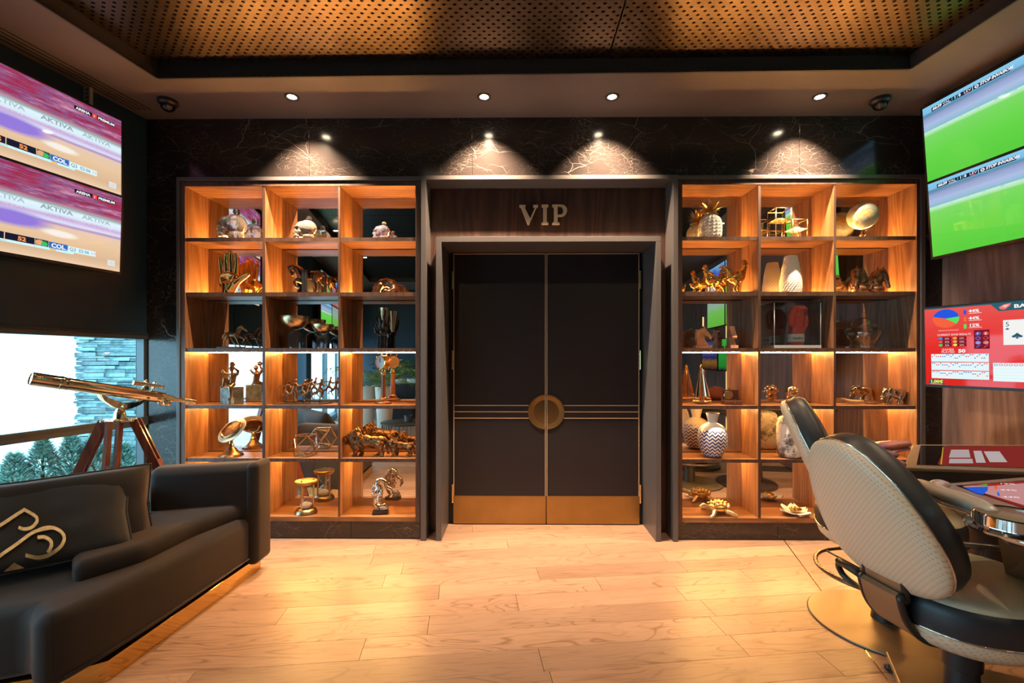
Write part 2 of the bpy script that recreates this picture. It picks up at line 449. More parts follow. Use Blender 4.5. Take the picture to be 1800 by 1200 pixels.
# back wall: marble slabs over and beside the bookcases
wb = struct('wall_back', bx((XL0-.16, BY+.40, -.05), (XR0+.6, BY+.55, 3.6)), M_black)
def marble_slab(x0, x1, z0, z1, y0, y1=None, parent=wb):
    bm = bx((x0+.0012, y0, z0+.001), (x1-.0012, y1 or y0+.03, z1-.001), .0015)
    return obj('marble_slab', bm, M_marble, parent)
XT = [P(x, 260, BY).x for x in (255, 542, 830, 1115, 1407, 1663)]
for x0, x1 in zip(XT, XT[1:]): marble_slab(x0, x1, ZC, Z_SOF+.02, BY+.012)
xtl = P(313, 600, BY).x; xtr = P(1623, 600, BY).x
marble_slab(XL0-.02, xtl, 0, ZC, BY+.012); marble_slab(xtr, XR0+.02, 0, ZC, BY+.012)

# left wall with a strip window
M_wn = M_navy
WT, WM, WB = 1.545, .90, .22
wl = wall_left('wall_left', -.35, BY+.1, WT, Z_SOF+.05, M_wn)
wall_left('wall_panel', -.35, BY+.1, -.05, WB, M_wn, parent=wl)
wall_left('wall_panel', -.62, -.35, -.05, Z_SOF+.05, M_wn, parent=wl)
wall_left('wall_panel', YB, -.62, 1.68, Z_SOF+.05, M_wn, parent=wl)
wall_left('wall_panel', YB, -.62, -.05, .12, M_wn, parent=wl)
# seams of the dark wall panels
for y in (2.55, 1.6):
    wall_left('panel_joint', y, y+.006, WT+.02, Z_SOF, M_black, t=.004, parent=wl, off=.003)
M_alu = mat('window_frame', (.10, .115, .125), .35, .6)
w1 = bpy.data.objects.new('window_1', None); C.objects.link(w1); w1['kind'] = 'structure'
for z0, z1, t in ((WT-.045, WT, .10), (WT-.018, WT-.003, .13), (WM-.045, WM-.005, .10), (WM-.012, WM+.018, .07), (WB, WB+.05, .10)):
    wall_left('window_frame', -.35, BY+.02, z0, z1, M_alu, t=t, parent=w1, off=.012)
wall_left('window_frame', BY-.012, BY+.02, WB, WT, M_alu, t=.06, parent=w1, off=.002)
wall_left('window_frame', 1.05, 1.10, WB, WT, M_alu, t=.10, parent=w1, off=.004)
for z0, z1 in ((WM+.018, WT-.045), (WB+.05, WM-.045)):
    for y0, y1 in ((-.35, 1.05), (1.10, BY-.012)):
        wall_left('glass_pane', y0, y1, z0, z1, M_pane, t=.006, parent=w1, off=-.05)
w2 = bpy.data.objects.new('window_2', None); C.objects.link(w2); w2['kind'] = 'structure'
for y in (YB, -3.3, -2.0, -.68):
    wall_left('window_frame', y, y+.06, .12, 1.68, M_alu, t=.10, parent=w2, off=.004)
for y0, y1 in ((YB+.06, -3.3), (-3.24, -2.0), (-1.94, -.68)):
    wall_left('glass_pane', y0, y1, .12, 1.68, M_pane, t=.006, parent=w2, off=-.05)
for (yc, zc, ly, lz) in ((1.5, .88, 3.6, 1.25), (-2.6, .9, 3.9, 1.55)):
    d = bpy.data.lights.new('window_portal', 'AREA'); d.shape = 'RECTANGLE'; d.size = ly; d.size_y = lz
    try: d.cycles.is_portal = True
    except Exception: pass
    o = bpy.data.objects.new('window_portal', d); C.objects.link(o); o.location = (XL(yc)-.12, yc, zc)
    o.rotation_euler = (V((1, -.2, 0))).to_track_quat('-Z', 'Y').to_euler()

# right wall: walnut panels
wr = wall_right('wall_right', YB, BY+.1, -.05, Z_SOF+.05, M_black)
yy = [BY+.01, 2.62, 1.80, .9, 0., -1.2, -2.4, -3.6, YB]
for y1, y0 in zip(yy, yy[1:]):
    wall_right('wood_panel', y0+.002, y1-.002, 0, Z_SOF, M_walp, t=.02, parent=wr, off=-.02)
for y in (2.62, 1.8, .2, -.6, -2.0): # lit vertical channels between the panels
    if y > 1.0: continue
    bm = B(); wall_right('x', y-.02, y+.02, .1, 2.2, None, t=.008, off=-.03, bm=bm)
    obj('light_channel', bm, emit('channel_light', (1., .55, .2), 2.6), wr)
wf = struct('wall_front', bx((XL(YB)-.3, YB-.2, -.05), (XR(YB)+.3, YB, Z_SOF+.1)), M_navy)

# ceiling: flat soffit round a coffer of perforated brass panels
cof = [(-2.312, 2.915), (2.462, 2.865), (3.19, -3.4), (-3.45, -3.4)]
outer = [(XL(BY+.1)-.1, BY+.1), (XR(BY+.1)+.1, BY+.1), (XR(YB)+.1, YB-.1), (XL(YB)-.1, YB-.1)]
bm = B()
for i in range(4):
    j = (i+1) % 4
    A, Bq, c, d = outer[i], outer[j], cof[j], cof[i]
    prism(bm, [A, d, c, Bq], Z_SOF, Z_SOF+.012)
ce = struct('ceiling', bm, M_ceil)
bm = B()
for i in range(4):
    A, Bq = V((*cof[i], 0)), V((*cof[(i+1) % 4], 0)); d = (Bq-A).normalized(); n = V((-d.y, d.x, 0))*.012
    prism(bm, [A, Bq, Bq+n, A+n], Z_SOF-.001, Z_SOF+.13)
obj('coffer_edge', bm, mat('coffer_edge', (.026, .022, .024), .5), ce)
struct('ceiling_backing', bx((-4.4, YB, Z_SOF+.16), (4.3, BY+.5, Z_SOF+.2)), M_black, ce)
M_perf = noisy('perforated_brass', (.100, .066, .042), (.116, .078, .050), 1.2, .31, 1.)
PIT = .0575
def perf_panel(x0, x1, y0, y1, z):
    bm = B(); s = PIT/2
    nx, ny = int((x1-x0)/s), int((y1-y0)/s); r = .0130
    cache = {}
    def gv(i, j):
        k = (i, j)
        if k not in cache: cache[k] = bm.verts.new((x0+i*s, y0+j*s, z))
        return cache[k]
    for i in range(nx):
        for j in range(ny):
            q = [gv(i, j), gv(i+1, j), gv(i+1, j+1), gv(i, j+1)]
            if (i+j) % 2: bm.faces.new(list(reversed(q))); continue
            cx, cy = x0+(i+.5)*s, y0+(j+.5)*s
            # slot-shaped diamond hole
            h = [(cx, cy-r*.72), (cx+r*.95, cy), (cx, cy+r*.72), (cx-r*.95, cy)]
            lo = [bm.verts.new((a_, b_, z)) for a_, b_ in h]; hi = [bm.verts.new((a_, b_, z+.012)) for a_, b_ in h]
            for k in range(4):
                l = (k+1) % 4
                bm.faces.new((lo[k], lo[l], q[l], q[k])); bm.faces.new((hi[k], hi[l], lo[l], lo[k]))
    return bm
ZP = Z_SOF+.088
xs = [-3.42, -2.3, -1.15, .0, .72, 1.85, 3.16]
for ya, yb in ((1.30, 2.90), (-.9, 1.299), (-3.4, -.901)):
    for x0, x1 in ((-3.42, .5848), (.586, 3.16)):
        if ya < 1.2:   # behind the viewpoint: only seen in the mirrors
            pass
        obj('perforated_panel', perf_panel(x0, x1, ya, yb, ZP), M_perf, ce)
# slot air diffusers in the soffit, four grooves on each side
M_slot = mat('slot_black', (.004, .004, .005), .8)
for k in range(4):
    o_ = .035+.038*k
    bm = B(); wall_left('x', .6, BY-.12, Z_SOF-.002, Z_SOF+.004, None, t=.009, off=o_+.02, bm=bm); obj('diffuser_slot', bm, M_slot, ce)
    bm = B(); wall_right('x', .6, BY-.12, Z_SOF-.002, Z_SOF+.004, None, t=.009, off=-o_-.14, bm=bm); obj('diffuser_slot', bm, M_slot, ce)

# ---------------------------------------------------------------- bookcases
def bookcase(xs_in, frame_l, frame_r, wood_l, wood_r, label):
    x0 = P(frame_l, 600, BY).x; x1 = P(frame_r, 600, BY).x
    root = thing('bookcase', label, 'bookcase', ((x0+x1)/2, BY, 0))
    wl_, wr_ = P(wood_l, 600, BY).x, P(wood_r, 600, BY).x
    cells = [(P(a, 600, BY).x, P(b, 600, BY).x) for a, b in xs_in]
    zt = zl(319.5)
    # grey outer trim
    obj('outer_frame', bx((x0, BY-.02, 0 if frame_l > 700 else 0), (wl_-.006, BY+MD+.02, ZC), .002), M_trim, root)
    obj('outer_frame', bx((wr_+.006, BY-.02, 0), (x1, BY+MD+.02, ZC), .002), M_trim, root)
    obj('outer_frame', bx((wl_-.006, BY-.02, zt+.004), (wr_+.006, BY+MD+.02, ZC), .002), M_trim, root)
    # walnut carcass
    obj('side_panel', bx((wl_, BY-.008, Z_BOTU), (cells[0][0], BY+MD, zt), .0015), M_wal, root)
    obj('side_panel', bx((cells[-1][1], BY-.008, Z_BOTU), (wr_, BY+MD, zt), .0015), M_wal, root)
    for k in range(2): obj('divider', bx((cells[k][1], BY, Z_BOT), (cells[k+1][0], BY+MD, Z_TOP), .001), M_wal, root)
    for k, (a, b) in enumerate(cells):
        xa = wl_ if k == 0 else (cells[k-1][1]+cells[k][0])/2; xb = wr_ if k == 2 else (cells[k][1]+cells[k+1][0])/2
        obj('top_board', bx((xa+(cells[0][0]-wl_ if k == 0 else .0006), BY-.004, Z_TOP), (xb-(wr_-cells[2][1] if k == 2 else .0006), BY+MD, zt-.001), .001), M_walx, root)
        obj('bottom_board', bx((xa+(cells[0][0]-wl_ if k == 0 else .0006), BY-.004, Z_BOTU), (xb-(wr_-cells[2][1] if k == 2 else .0006), BY+MD, Z_BOT), .001), M_walx, root)
        for r, (zt_, zu) in enumerate(SH):
            s = obj('shelf', bx((a+.0004, BY+.003, zu), (b-.0004, BY+MD-.006, zt_), .001), M_walx, root)
            if r < 2: zz = (zt_, zt_+.006)
            else: zz = (zu-.006, zu)
            obj('led_strip', bx((a+.012, BY+MD-.022, zz[0]), (b-.012, BY+MD-.012, zz[1])), M_led if r < 2 else M_led2, s)
        rr = [Z_TOP]+[q for s_ in SH for q in (s_[1], s_[0])]+[Z_BOT]
        for r in range(6):
            obj('mirror', bx((a, BY+MD, rr[2*r+1]-.004), (b, BY+MD+.006, rr[2*r]+.004)), M_mirror, root)
    # thin strip of darker walnut along every front edge
    eb = lambda a, b_, par: obj('edge_strip', bx(a, b_), M_edge, par)
    for k in range(2): eb((cells[k][1]-.0004, BY-.0025, Z_BOT), (cells[k+1][0]+.0004, BY-.0003, Z_TOP), root)
    for s in [c_ for c_ in root.children if c_.name.startswith('shelf')]:
        xs_ = [v.co.x for v in s.data.vertices]; zs_ = [v.co.z for v in s.data.vertices]; L0 = root.location
        eb((L0.x+min(xs_), BY+.0008, min(zs_)), (L0.x+max(xs_), BY+.0028, max(zs_)), s)
    eb((wl_, BY-.0108, Z_BOTU), (cells[0][0], BY-.0083, zt), root); eb((cells[-1][1], BY-.0108, Z_BOTU), (wr_, BY-.0083, zt), root)
    eb((cells[0][0], BY-.0065, Z_TOP+.001), (cells[-1][1], BY-.0043, zt), root)
    # marble plinth
    n = 3; 
    px = [wl_+(wr_-wl_)*q for q in ((0, .345, .71, 1) if frame_l < 700 else (0, .42, .75, 1))]
    for a, b in zip(px, px[1:]): marble_slab(a, b, .008, Z_BOTU-.002, BY+.006, BY+.04, root)
    obj('plinth_base', bx((wl_, BY+.012, 0), (wr_, BY+.2, .01)), M_black, root)
    return root
M_led2 = emit('led_strip_shelf', (1.0, .52, .14), LED_POWER*.8)
bookcase([(326.5, 461.5), (466, 594.7), (598, 731)], 313, 741, 320, 738.5, 'left walnut display bookcase of eighteen lit niches beside the sofa')
bookcase([(1198.5, 1332.5), (1337, 1465.5), (1469, 1609.5)], 1190, 1623, 1191, 1614, 'right walnut display bookcase of lit niches behind the game chairs')

# ---------------------------------------------------------------- portal between the bookcases
def Xp(px, Y=BY): return P(px, 600, Y).x
pt = struct('trim_1', bx((Xp(741)+.001, BY-.03, 0), (Xp(750), BY+.16, ZC), .002), M_trim)
struct('trim_2', bx((Xp(1181.5), BY-.03, 0), (Xp(1190)-.001, BY+.16, ZC), .002), M_trim)
struct('trim_3', bx((Xp(750), BY-.03, zl(317.5, 960)), (Xp(1181.5), BY+.16, ZC), .002), M_trim)
# fascia with the sign
wp = struct('wall_panel', bx((Xp(745), BY+.153, 0), (Xp(770), BY+.19, 2.8)), M_wald, wb)
struct('wall_panel', bx((Xp(1158), BY+.153, 0), (Xp(1188), BY+.19, 2.8)), M_wald, wb)
struct('wall_panel', bx((Xp(770), BY+.153, zl(425, 960)), (Xp(1158), BY+.19, 2.8)), M_wald, wb)
# door lining
ix0, ix1, iz = Xp(777), Xp(1151), zl(426.5, 960); ox0, ox1, oz = Xp(767.5), Xp(1160), zl(417, 960)
YD = BY+.342
dt = struct('trim_4', bx((ox0, BY-.03, 0), (ix0, YD+.02, iz), .002), M_trim)
struct('trim_5', bx((ix1, BY-.03, 0), (ox1, YD+.02, iz), .002), M_trim)
struct('trim_6', bx((ox0, BY-.03, iz), (ox1, YD+.02, oz), .002), M_trim)
dx0, dxm, dx1 = Xp(797.5, YD), Xp(959.7, YD), Xp(1122.5, YD); dzt = P(960, 446.5, YD).z
struct('door_stop', bx((ix0, YD+.002, 0), (ix1, YD+.05, iz)), M_black, dt)
M_brass_e = mat('brass_edge', (.62, .42, .26), .42, .55)
M_door = noisy('door_leather', (.0065, .0036, .0065), (.0085, .005, .008), 3., .5, bump=.03, bscale=200.)
dz = lambda py: P(960, py, YD).z
def door(name, x0, x1, hs):
    """hs: +1 hinges on the right"""
    r = bpy.data.objects.new(name, None); C.objects.link(r); r['kind'] = 'structure'; r.location = (x0 if hs < 0 else x1, YD, 0)
    yf = YD-.03; e = .0085
    obj('door_leaf', bx((x0+.003, yf+.003, .008), (x1-.003, YD, dzt-.002)), M_door, r)
    for a, b, c, d in ((x0+.002, x0+e, .008, dzt), (x1-e, x1-.002, .008, dzt), (x0+e, x1-e, dzt-e, dzt)):
        obj('brass_edge', bx((a, yf-.003, c), (b, YD, d), .001), M_brass_e, r)
    obj('kick_plate', bx((x0+.002, yf-.0045, .008), (x1-.002, yf+.004, dz(869.5)), .0008), M_brass_b, r)
    ccx, ccz = dxm, dz(723); R = 31.5*YD/F
    for py in (711.8, 722.9, 734):
        xa, xb = (x0+e, ccx-R*.97) if hs < 0 else (ccx+R*.97, x1-e)
        obj('brass_band', bx((xa, yf-.002, dz(py)-.0035), (xb, yf+.004, dz(py)+.0035), .0006), M_brass_e, r)
    # half-round pull: rim, dished ring and flat inner plate
    def half(r0, r1, ya, yb, gap):
        bm = B(); n = 28; s = -1 if hs < 0 else 1
        pr = []
        for i in range(n+1):
            t = -PI/2+PI*i/n
            pr.append((s*math.cos(t), math.sin(t)))
        rows = [[bm.verts.new((ccx+s*gap+c_*rr, yy_, ccz+s_*rr)) for c_, s_ in pr] for rr, yy_ in ((max(r0, .0005), YD-.027), (r0 if r0 > 0 else .0005, ya), (r1, yb), (r1, YD-.027))]
        for A, Bq in zip(rows, rows[1:]+rows[:1]):
            for i in range(n): bm.faces.new((A[i], A[i+1], Bq[i+1], Bq[i]))
        for i in (0, n): bm.faces.new([q[i] for q in rows])
        bmesh.ops.recalc_face_normals(bm, faces=bm.faces); return bm
    g = e-.002
    h = obj('pull_handle', half(R*.90, R-.006, yf-.007, yf-.007, g), M_brass_b, r)
    obj('dished_ring', half(R*.66, R*.90, yf+.002, yf-.004, g), M_brass_b, h)
    obj('pull_plate', half(0, R*.66, yf+.0015, yf+.0015, g), M_brass, h)
    for pa, pb in ((479, 508), (617, 648), (850, 880)):
        hx = x0-.006 if hs < 0 else x1+.006
        bm = B(); zz = (dz(pb), dz(pa)); lathe(bm, [(.006, zz[0]-.006), (.0085, zz[0]-.005), (.0085, zz[0]), (.0075, zz[0]+.001), (.0075, zz[1]-.001), (.0085, zz[1]), (.0085, zz[1]+.005), (.006, zz[1]+.006)], hx, YD-.035, 12)
        obj('hinge', bm, M_brass, r, auto=.6)
    return r
door('door_1', dx0, dxm-.0015, -1); door('door_2', dxm+.0015, dx1, 1)
struct('trim_7', bx((ix0, YD-.02, -.001), (ix1, YD+.05, .004)), M_black)

# sign: three serif letters standing off the fascia
YS = BY+.153
sg = thing('letter_sign', 'brass VIP letters on the dark fascia over the double door', 'sign', P(957, 378, YS))
Mb = noisy('satin_brass', (.72, .53, .34), (.78, .58, .38), 4., .5, .35)
ZT, ZBm = 359.6, 391.4
def letter(polys):
    bm = B()
    for poly in polys:
        f_ = [P(x, y, YS-.030) for x, y in poly]
        n = len(f_); a_ = [bm.verts.new((p.x, YS-.030, p.z)) for p in f_]; c_ = [bm.verts.new((p.x, YS-.001, p.z)) for p in f_]
        bm.faces.new(a_); bm.faces.new(list(reversed(c_)))
        for i in range(n): bm.faces.new((a_[i], c_[i], c_[(i+1) % n], a_[(i+1) % n]))
    bmesh.ops.recalc_face_normals(bm, faces=bm.faces)
    obj('letter', bm, Mb, sg)
L_ = lambda pts: [(900+x/15, 340+y/15) for x, y in pts]
letter([L_([(195, 298), (360, 298), (360, 345), (328, 352), (478, 655), (615, 352), (560, 345), (560, 298), (685, 298), (685, 345), (650, 352), (450, 810), (415, 810), (235, 352), (195, 345)])])
letter([L_([(785, 288), (958, 288), (958, 335), (918, 345), (918, 752), (958, 762), (958, 805), (785, 805), (785, 762), (822, 752), (822, 345), (785, 335)])])
def arc(cx, cy, rx, ry, a0, a1, n): return [(cx+rx*math.cos(math.radians(a0+(a1-a0)*i/n)), cy+ry*math.sin(math.radians(a0+(a1-a0)*i/n))) for i in range(n+1)]
bowl_o = arc(1290, 440, 165, 152, -90, 90, 14); bowl_i = arc(1268, 440, 88, 112, 90, -90, 14)
letter([L_([(1065, 288), (1203, 288), (1203, 752), (1258, 762), (1258, 805), (1065, 805), (1065, 762), (1108, 752), (1108, 345), (1065, 335)]),
        L_([(1203, 288)]+bowl_o+[(1203, 592), (1203, 552)]+bowl_i+[(1203, 328)])])
# ---------------------------------------------------------------- ceiling downlights
M_lens = emit('downlight_lens', (1.0, .80, .55), 60.)
def downlight(x, y, label, power, aim, z=Z_SOF, spot=78, blend=.7, group=None, r=.036, em=None):
    t = thing('downlight', label, 'ceiling light', (x, y, z), group=group)
    bm = B(); lathe(bm, [(r+.012, z-.001), (r+.012, z-.005), (r, z-.005), (r*.8, z+.006), (r*.8, z+.010)], x, y, 24, cap=False)
    obj('trim_ring', bm, M_black, t, auto=.7)
    bm = B(); lathe(bm, [(r*.78, z-.002), (r*.5, z-.006), (0, z-.008)], x, y, 20)
    obj('lens', bm, em or M_lens, t, smooth=True)
    light('SPOT', (x, y, z-.02), power, (1.0, .72, .46), t, 'lamp', aim, spot_size=math.radians(spot), spot_blend=blend, shadow_soft_size=.02)
    return t
DL = [(513, 'leftmost spotlight in the soffit, over the left bookcase'), (851, 'spotlight left of centre in the soffit, over the double door'),
      (1076, 'spotlight right of centre in the soffit, over the double door'), (1441, 'rightmost spotlight in the soffit, over the right bookcase')]
for px, lab in DL:
    q = hit(px, 170, (0, 0, Z_SOF), (0, 0, 1))
    downlight(q.x, q.y, lab, SPOT_POWER, (q.x, BY+.03, 2.2), spot=90, blend=1.0, group='spotlights along the marble wall')
for x, y, wh in ((-2.55, .9, 'left side soffit, above the sofa'), (2.75, 1.2, 'right side soffit, above the near game table'), (-2.7, -.8, 'left side soffit, behind the viewpoint'), (2.95, -.6, 'right side soffit, behind the viewpoint'), (2.9, 2.1, 'right side soffit, above the far game table')):
    downlight(x, y, 'recessed downlight in the '+wh, DOWN_POWER, (x*.8, y+.15, 0), spot=110, blend=.8, group='downlights in the side soffits')
for x, y, wh in ((-.9, .6, 'left of the viewpoint'), (.9, .6, 'right of the viewpoint'), (-1.2, -1.4, 'behind the viewpoint on the window side'), (1.2, -1.4, 'behind the viewpoint on the panelled side'), (-.9, 2.0, 'ahead of the sofa'), (1.1, 2.0, 'ahead of the game chairs')):
    downlight(x, y, 'recessed downlight among the perforated panels, '+wh, DOWN_POWER, (x, y+.5, 0), z=ZP-.002, spot=115, blend=.85, group='downlights in the perforated ceiling')
# dome cameras
def dome(px, py, lab):
    q = hit(px, py-9, (0, 0, Z_SOF), (0, 0, 1)); t = thing('security_camera', lab, 'camera', (q.x, q.y, Z_SOF))
    bm = B(); lathe(bm, [(.062, Z_SOF), (.062, Z_SOF-.022), (.05, Z_SOF-.034), (0, Z_SOF-.036)], q.x, q.y, 28); obj('housing', bm, M_dark, t, auto=.5)
    bm = B(); ball(bm, (q.x, q.y, Z_SOF-.036), (.045, .045, .042), 3); obj('eyeball', bm, mat('dome_black', (.01, .01, .012), .12), t, smooth=True)
    d = (V((0, 0, 1.2))-V((q.x, q.y, Z_SOF-.04))).normalized(); c = V((q.x, q.y, Z_SOF-.036))+d*.036
    bm = B(); capsule(bm, c-d*.01, c+d*.012, .019, .017); o = obj('lens', bm, mat('lens_glass', (.16, .09, .07), .12, .3), t, smooth=True)
dome(295, 186, 'black dome camera on the soffit near the left screens'); dome(1547, 183, 'black dome camera on the soffit near the right screens')
# ---------------------------------------------------------------- television screens
M_bez = mat('bezel_black', (.012, .012, .013), .3)
def scr_mat(name, stops, strength, streak=0., sx=2., sy=30., tint=None, blob=None):
    """screen picture from the panel's own coordinates: x 0..1 across, y 0..1 up"""
    m = bpy.data.materials.new(name); m.use_nodes = True; nt = m.node_tree; L = nt.links.new
    nt.nodes.remove(nt.nodes['Principled BSDF'])
    uv = nd(nt, 'ShaderNodeUVMap'); sp = nd(nt, 'ShaderNodeSeparateXYZ'); L(uv.outputs[0], sp.inputs[0])
    mp = nd(nt, 'ShaderNodeMapping'); mp.inputs['Scale'].default_value = (sx, sy, 1); L(uv.outputs[0], mp.inputs[0])
    n = nd(nt, 'ShaderNodeTexNoise', i_Scale=1., i_Detail=4., i_Roughness=.7); L(mp.outputs[0], n.inputs['Vector'])
    s1 = nd(nt, 'ShaderNodeMath', operation='SUBTRACT'); s1.inputs[1].default_value = .5; L(n.outputs['Fac'], s1.inputs[0])
    ma = nd(nt, 'ShaderNodeMath', operation='MULTIPLY_ADD'); ma.inputs[1].default_value = streak; L(s1.outputs[0], ma.inputs[0]); L(sp.outputs['Y'], ma.inputs[2])
    r = ramp(nt, stops); L(ma.outputs[0], r.inputs[0]); col = r.outputs[0]
    if blob:   # soft coloured patch: centre, radii, colour, optional streaky
        for (bx_, by_, rx, ry, bc) in blob:
            a = nd(nt, 'ShaderNodeVectorMath', operation='SUBTRACT'); a.inputs[1].default_value = (bx_, by_, 0); L(uv.outputs[0], a.inputs[0])
            c = nd(nt, 'ShaderNodeVectorMath', operation='MULTIPLY'); c.inputs[1].default_value = (1/rx, 1/ry, 0); L(a.outputs[0], c.inputs[0])
            ln = nd(nt, 'ShaderNodeVectorMath', operation='LENGTH'); L(c.outputs[0], ln.inputs[0])
            f = nd(nt, 'ShaderNodeMapRange', clamp=True); f.inputs[1].default_value = 1.; f.inputs[2].default_value = .55; L(ln.outputs['Value'], f.inputs[0])
            mx = nd(nt, 'ShaderNodeMix', data_type='RGBA'); L(f.outputs[0], mx.inputs[0]); L(col, mx.inputs[6]); mx.inputs[7].default_value = (*bc, 1); col = mx.outputs[2]
    if tint:
        tn = nd(nt, 'ShaderNodeTexNoise', i_Scale=1., i_Detail=5., i_Roughness=.75); mp3 = nd(nt, 'ShaderNodeMapping'); mp3.inputs['Scale'].default_value = (sx*3, sy*1.2, 1); L(uv.outputs[0], mp3.inputs[0]); L(mp3.outputs[0], tn.inputs['Vector'])
        r2 = ramp(nt, tint[1]); L(tn.outputs['Fac'], r2.inputs[0])
        lo, hi = tint[0]; f = nd(nt, 'ShaderNodeMapRange', clamp=True); f.inputs[1].default_value = lo; f.inputs[2].default_value = hi; L(ma.outputs[0], f.inputs[0])
        mx = nd(nt, 'ShaderNodeMix', data_type='RGBA'); L(f.outputs[0], mx.inputs[0]); L(col, mx.inputs[6]); L(r2.outputs[0], mx.inputs[7]); col = mx.outputs[2]
    e = nd(nt, 'ShaderNodeEmission'); e.inputs[1].default_value = strength; L(col, e.inputs[0])
    g = nd(nt, 'ShaderNodeBsdfGlossy'); g.inputs['Roughness'].default_value = .05; g.inputs[0].default_value = (.02, .02, .02, 1)
    ad = nd(nt, 'ShaderNodeAddShader'); L(e.outputs[0], ad.inputs[0]); L(g.outputs[0], ad.inputs[1])
    L(ad.outputs[0], nt.nodes['Material Output'].inputs[0])
    return m
SB = 1.0
M_ball = scr_mat('basketball_picture', [(0, (.86, .62, .42)), (.10, (.72, .48, .30)), (.30, (.83, .58, .36)), (.42, (.80, .60, .45)), (.44, (.45, .25, .55)), (.47, (.72, .78, .95)), (.52, (.62, .42, .72)), (.56, (.70, .85, .95)), (.62, (.75, .92, 1.)), (.655, (.30, .42, .42)), (.68, (.55, .30, .35)), (.72, (.35, .06, .12))],
    SB, .05, 1.2, 14., tint=((.66, .72), [(.3, (.10, .03, .09)), (.42, (.40, .03, .08)), (.52, (.24, .10, .26)), (.60, (.60, .18, .28)), (.70, (.50, .52, .85))]),
    blob=[(.36, .40, .24, .11, (.30, .20, .72)), (.02, .42, .30, .05, (.62, .05, .10)), (.62, .33, .12, .05, (.95, .88, .80))])
M_foot = scr_mat('football_picture', [(0, (.10, .62, .05)), (.35, (.14, .68, .07)), (.60, (.20, .70, .13)), (.655, (.55, .85, .60)), (.68, (.24, .50, .62)), (.75, (.42, .52, .78)), (.84, (.30, .36, .60)), (.88, (.10, .26, .40)), (.92, (.22, .52, .80)), (1, (.24, .60, .85))],
    SB, .085, .8, 22.)
M_red = scr_mat('game_picture', [(0, (.72, .02, .015)), (.5, (.80, .025, .02)), (1, (.82, .10, .09))], SB, .3, 2., 3., blob=[(.82, .60, .26, .17, (.05, .03, .55)), (.80, .60, .18, .11, (.03, .05, .9))])
M_mix1 = scr_mat('studio_picture', [(0, (.5, .05, .05)), (.3, (.6, .55, .62)), (.5, (.45, .3, .55)), (.75, (.05, .10, .55)), (1, (.2, .5, .8))], .9, .5, 4., 4.)
M_mix2 = scr_mat('pitch_picture', [(0, (.15, .55, .05)), (.5, (.2, .6, .12)), (.7, (.35, .5, .4)), (1, (.3, .45, .4))], .9, .3, 3., 5.)
M_mix3 = scr_mat('green_table_picture', [(0, (.02, .02, .02)), (.12, (.02, .25, .03)), (.6, (.03, .35, .05)), (1, (.05, .45, .05))], .9, .2, 3., 3.)
M_mix4 = scr_mat('roulette_picture', [(0, (.05, .01, .01)), (.25, (.25, .12, .02)), (.4, (.02, .02, .08)), (.7, (.10, .12, .45)), (1, (.03, .03, .10))], .9, .3, 5., 6.)
E_ = {}
def em(c, s=1.0):
    k = (tuple(c), s)
    if k not in E_: E_[k] = emit('print_%d' % len(E_), c, s)
    return E_[k]
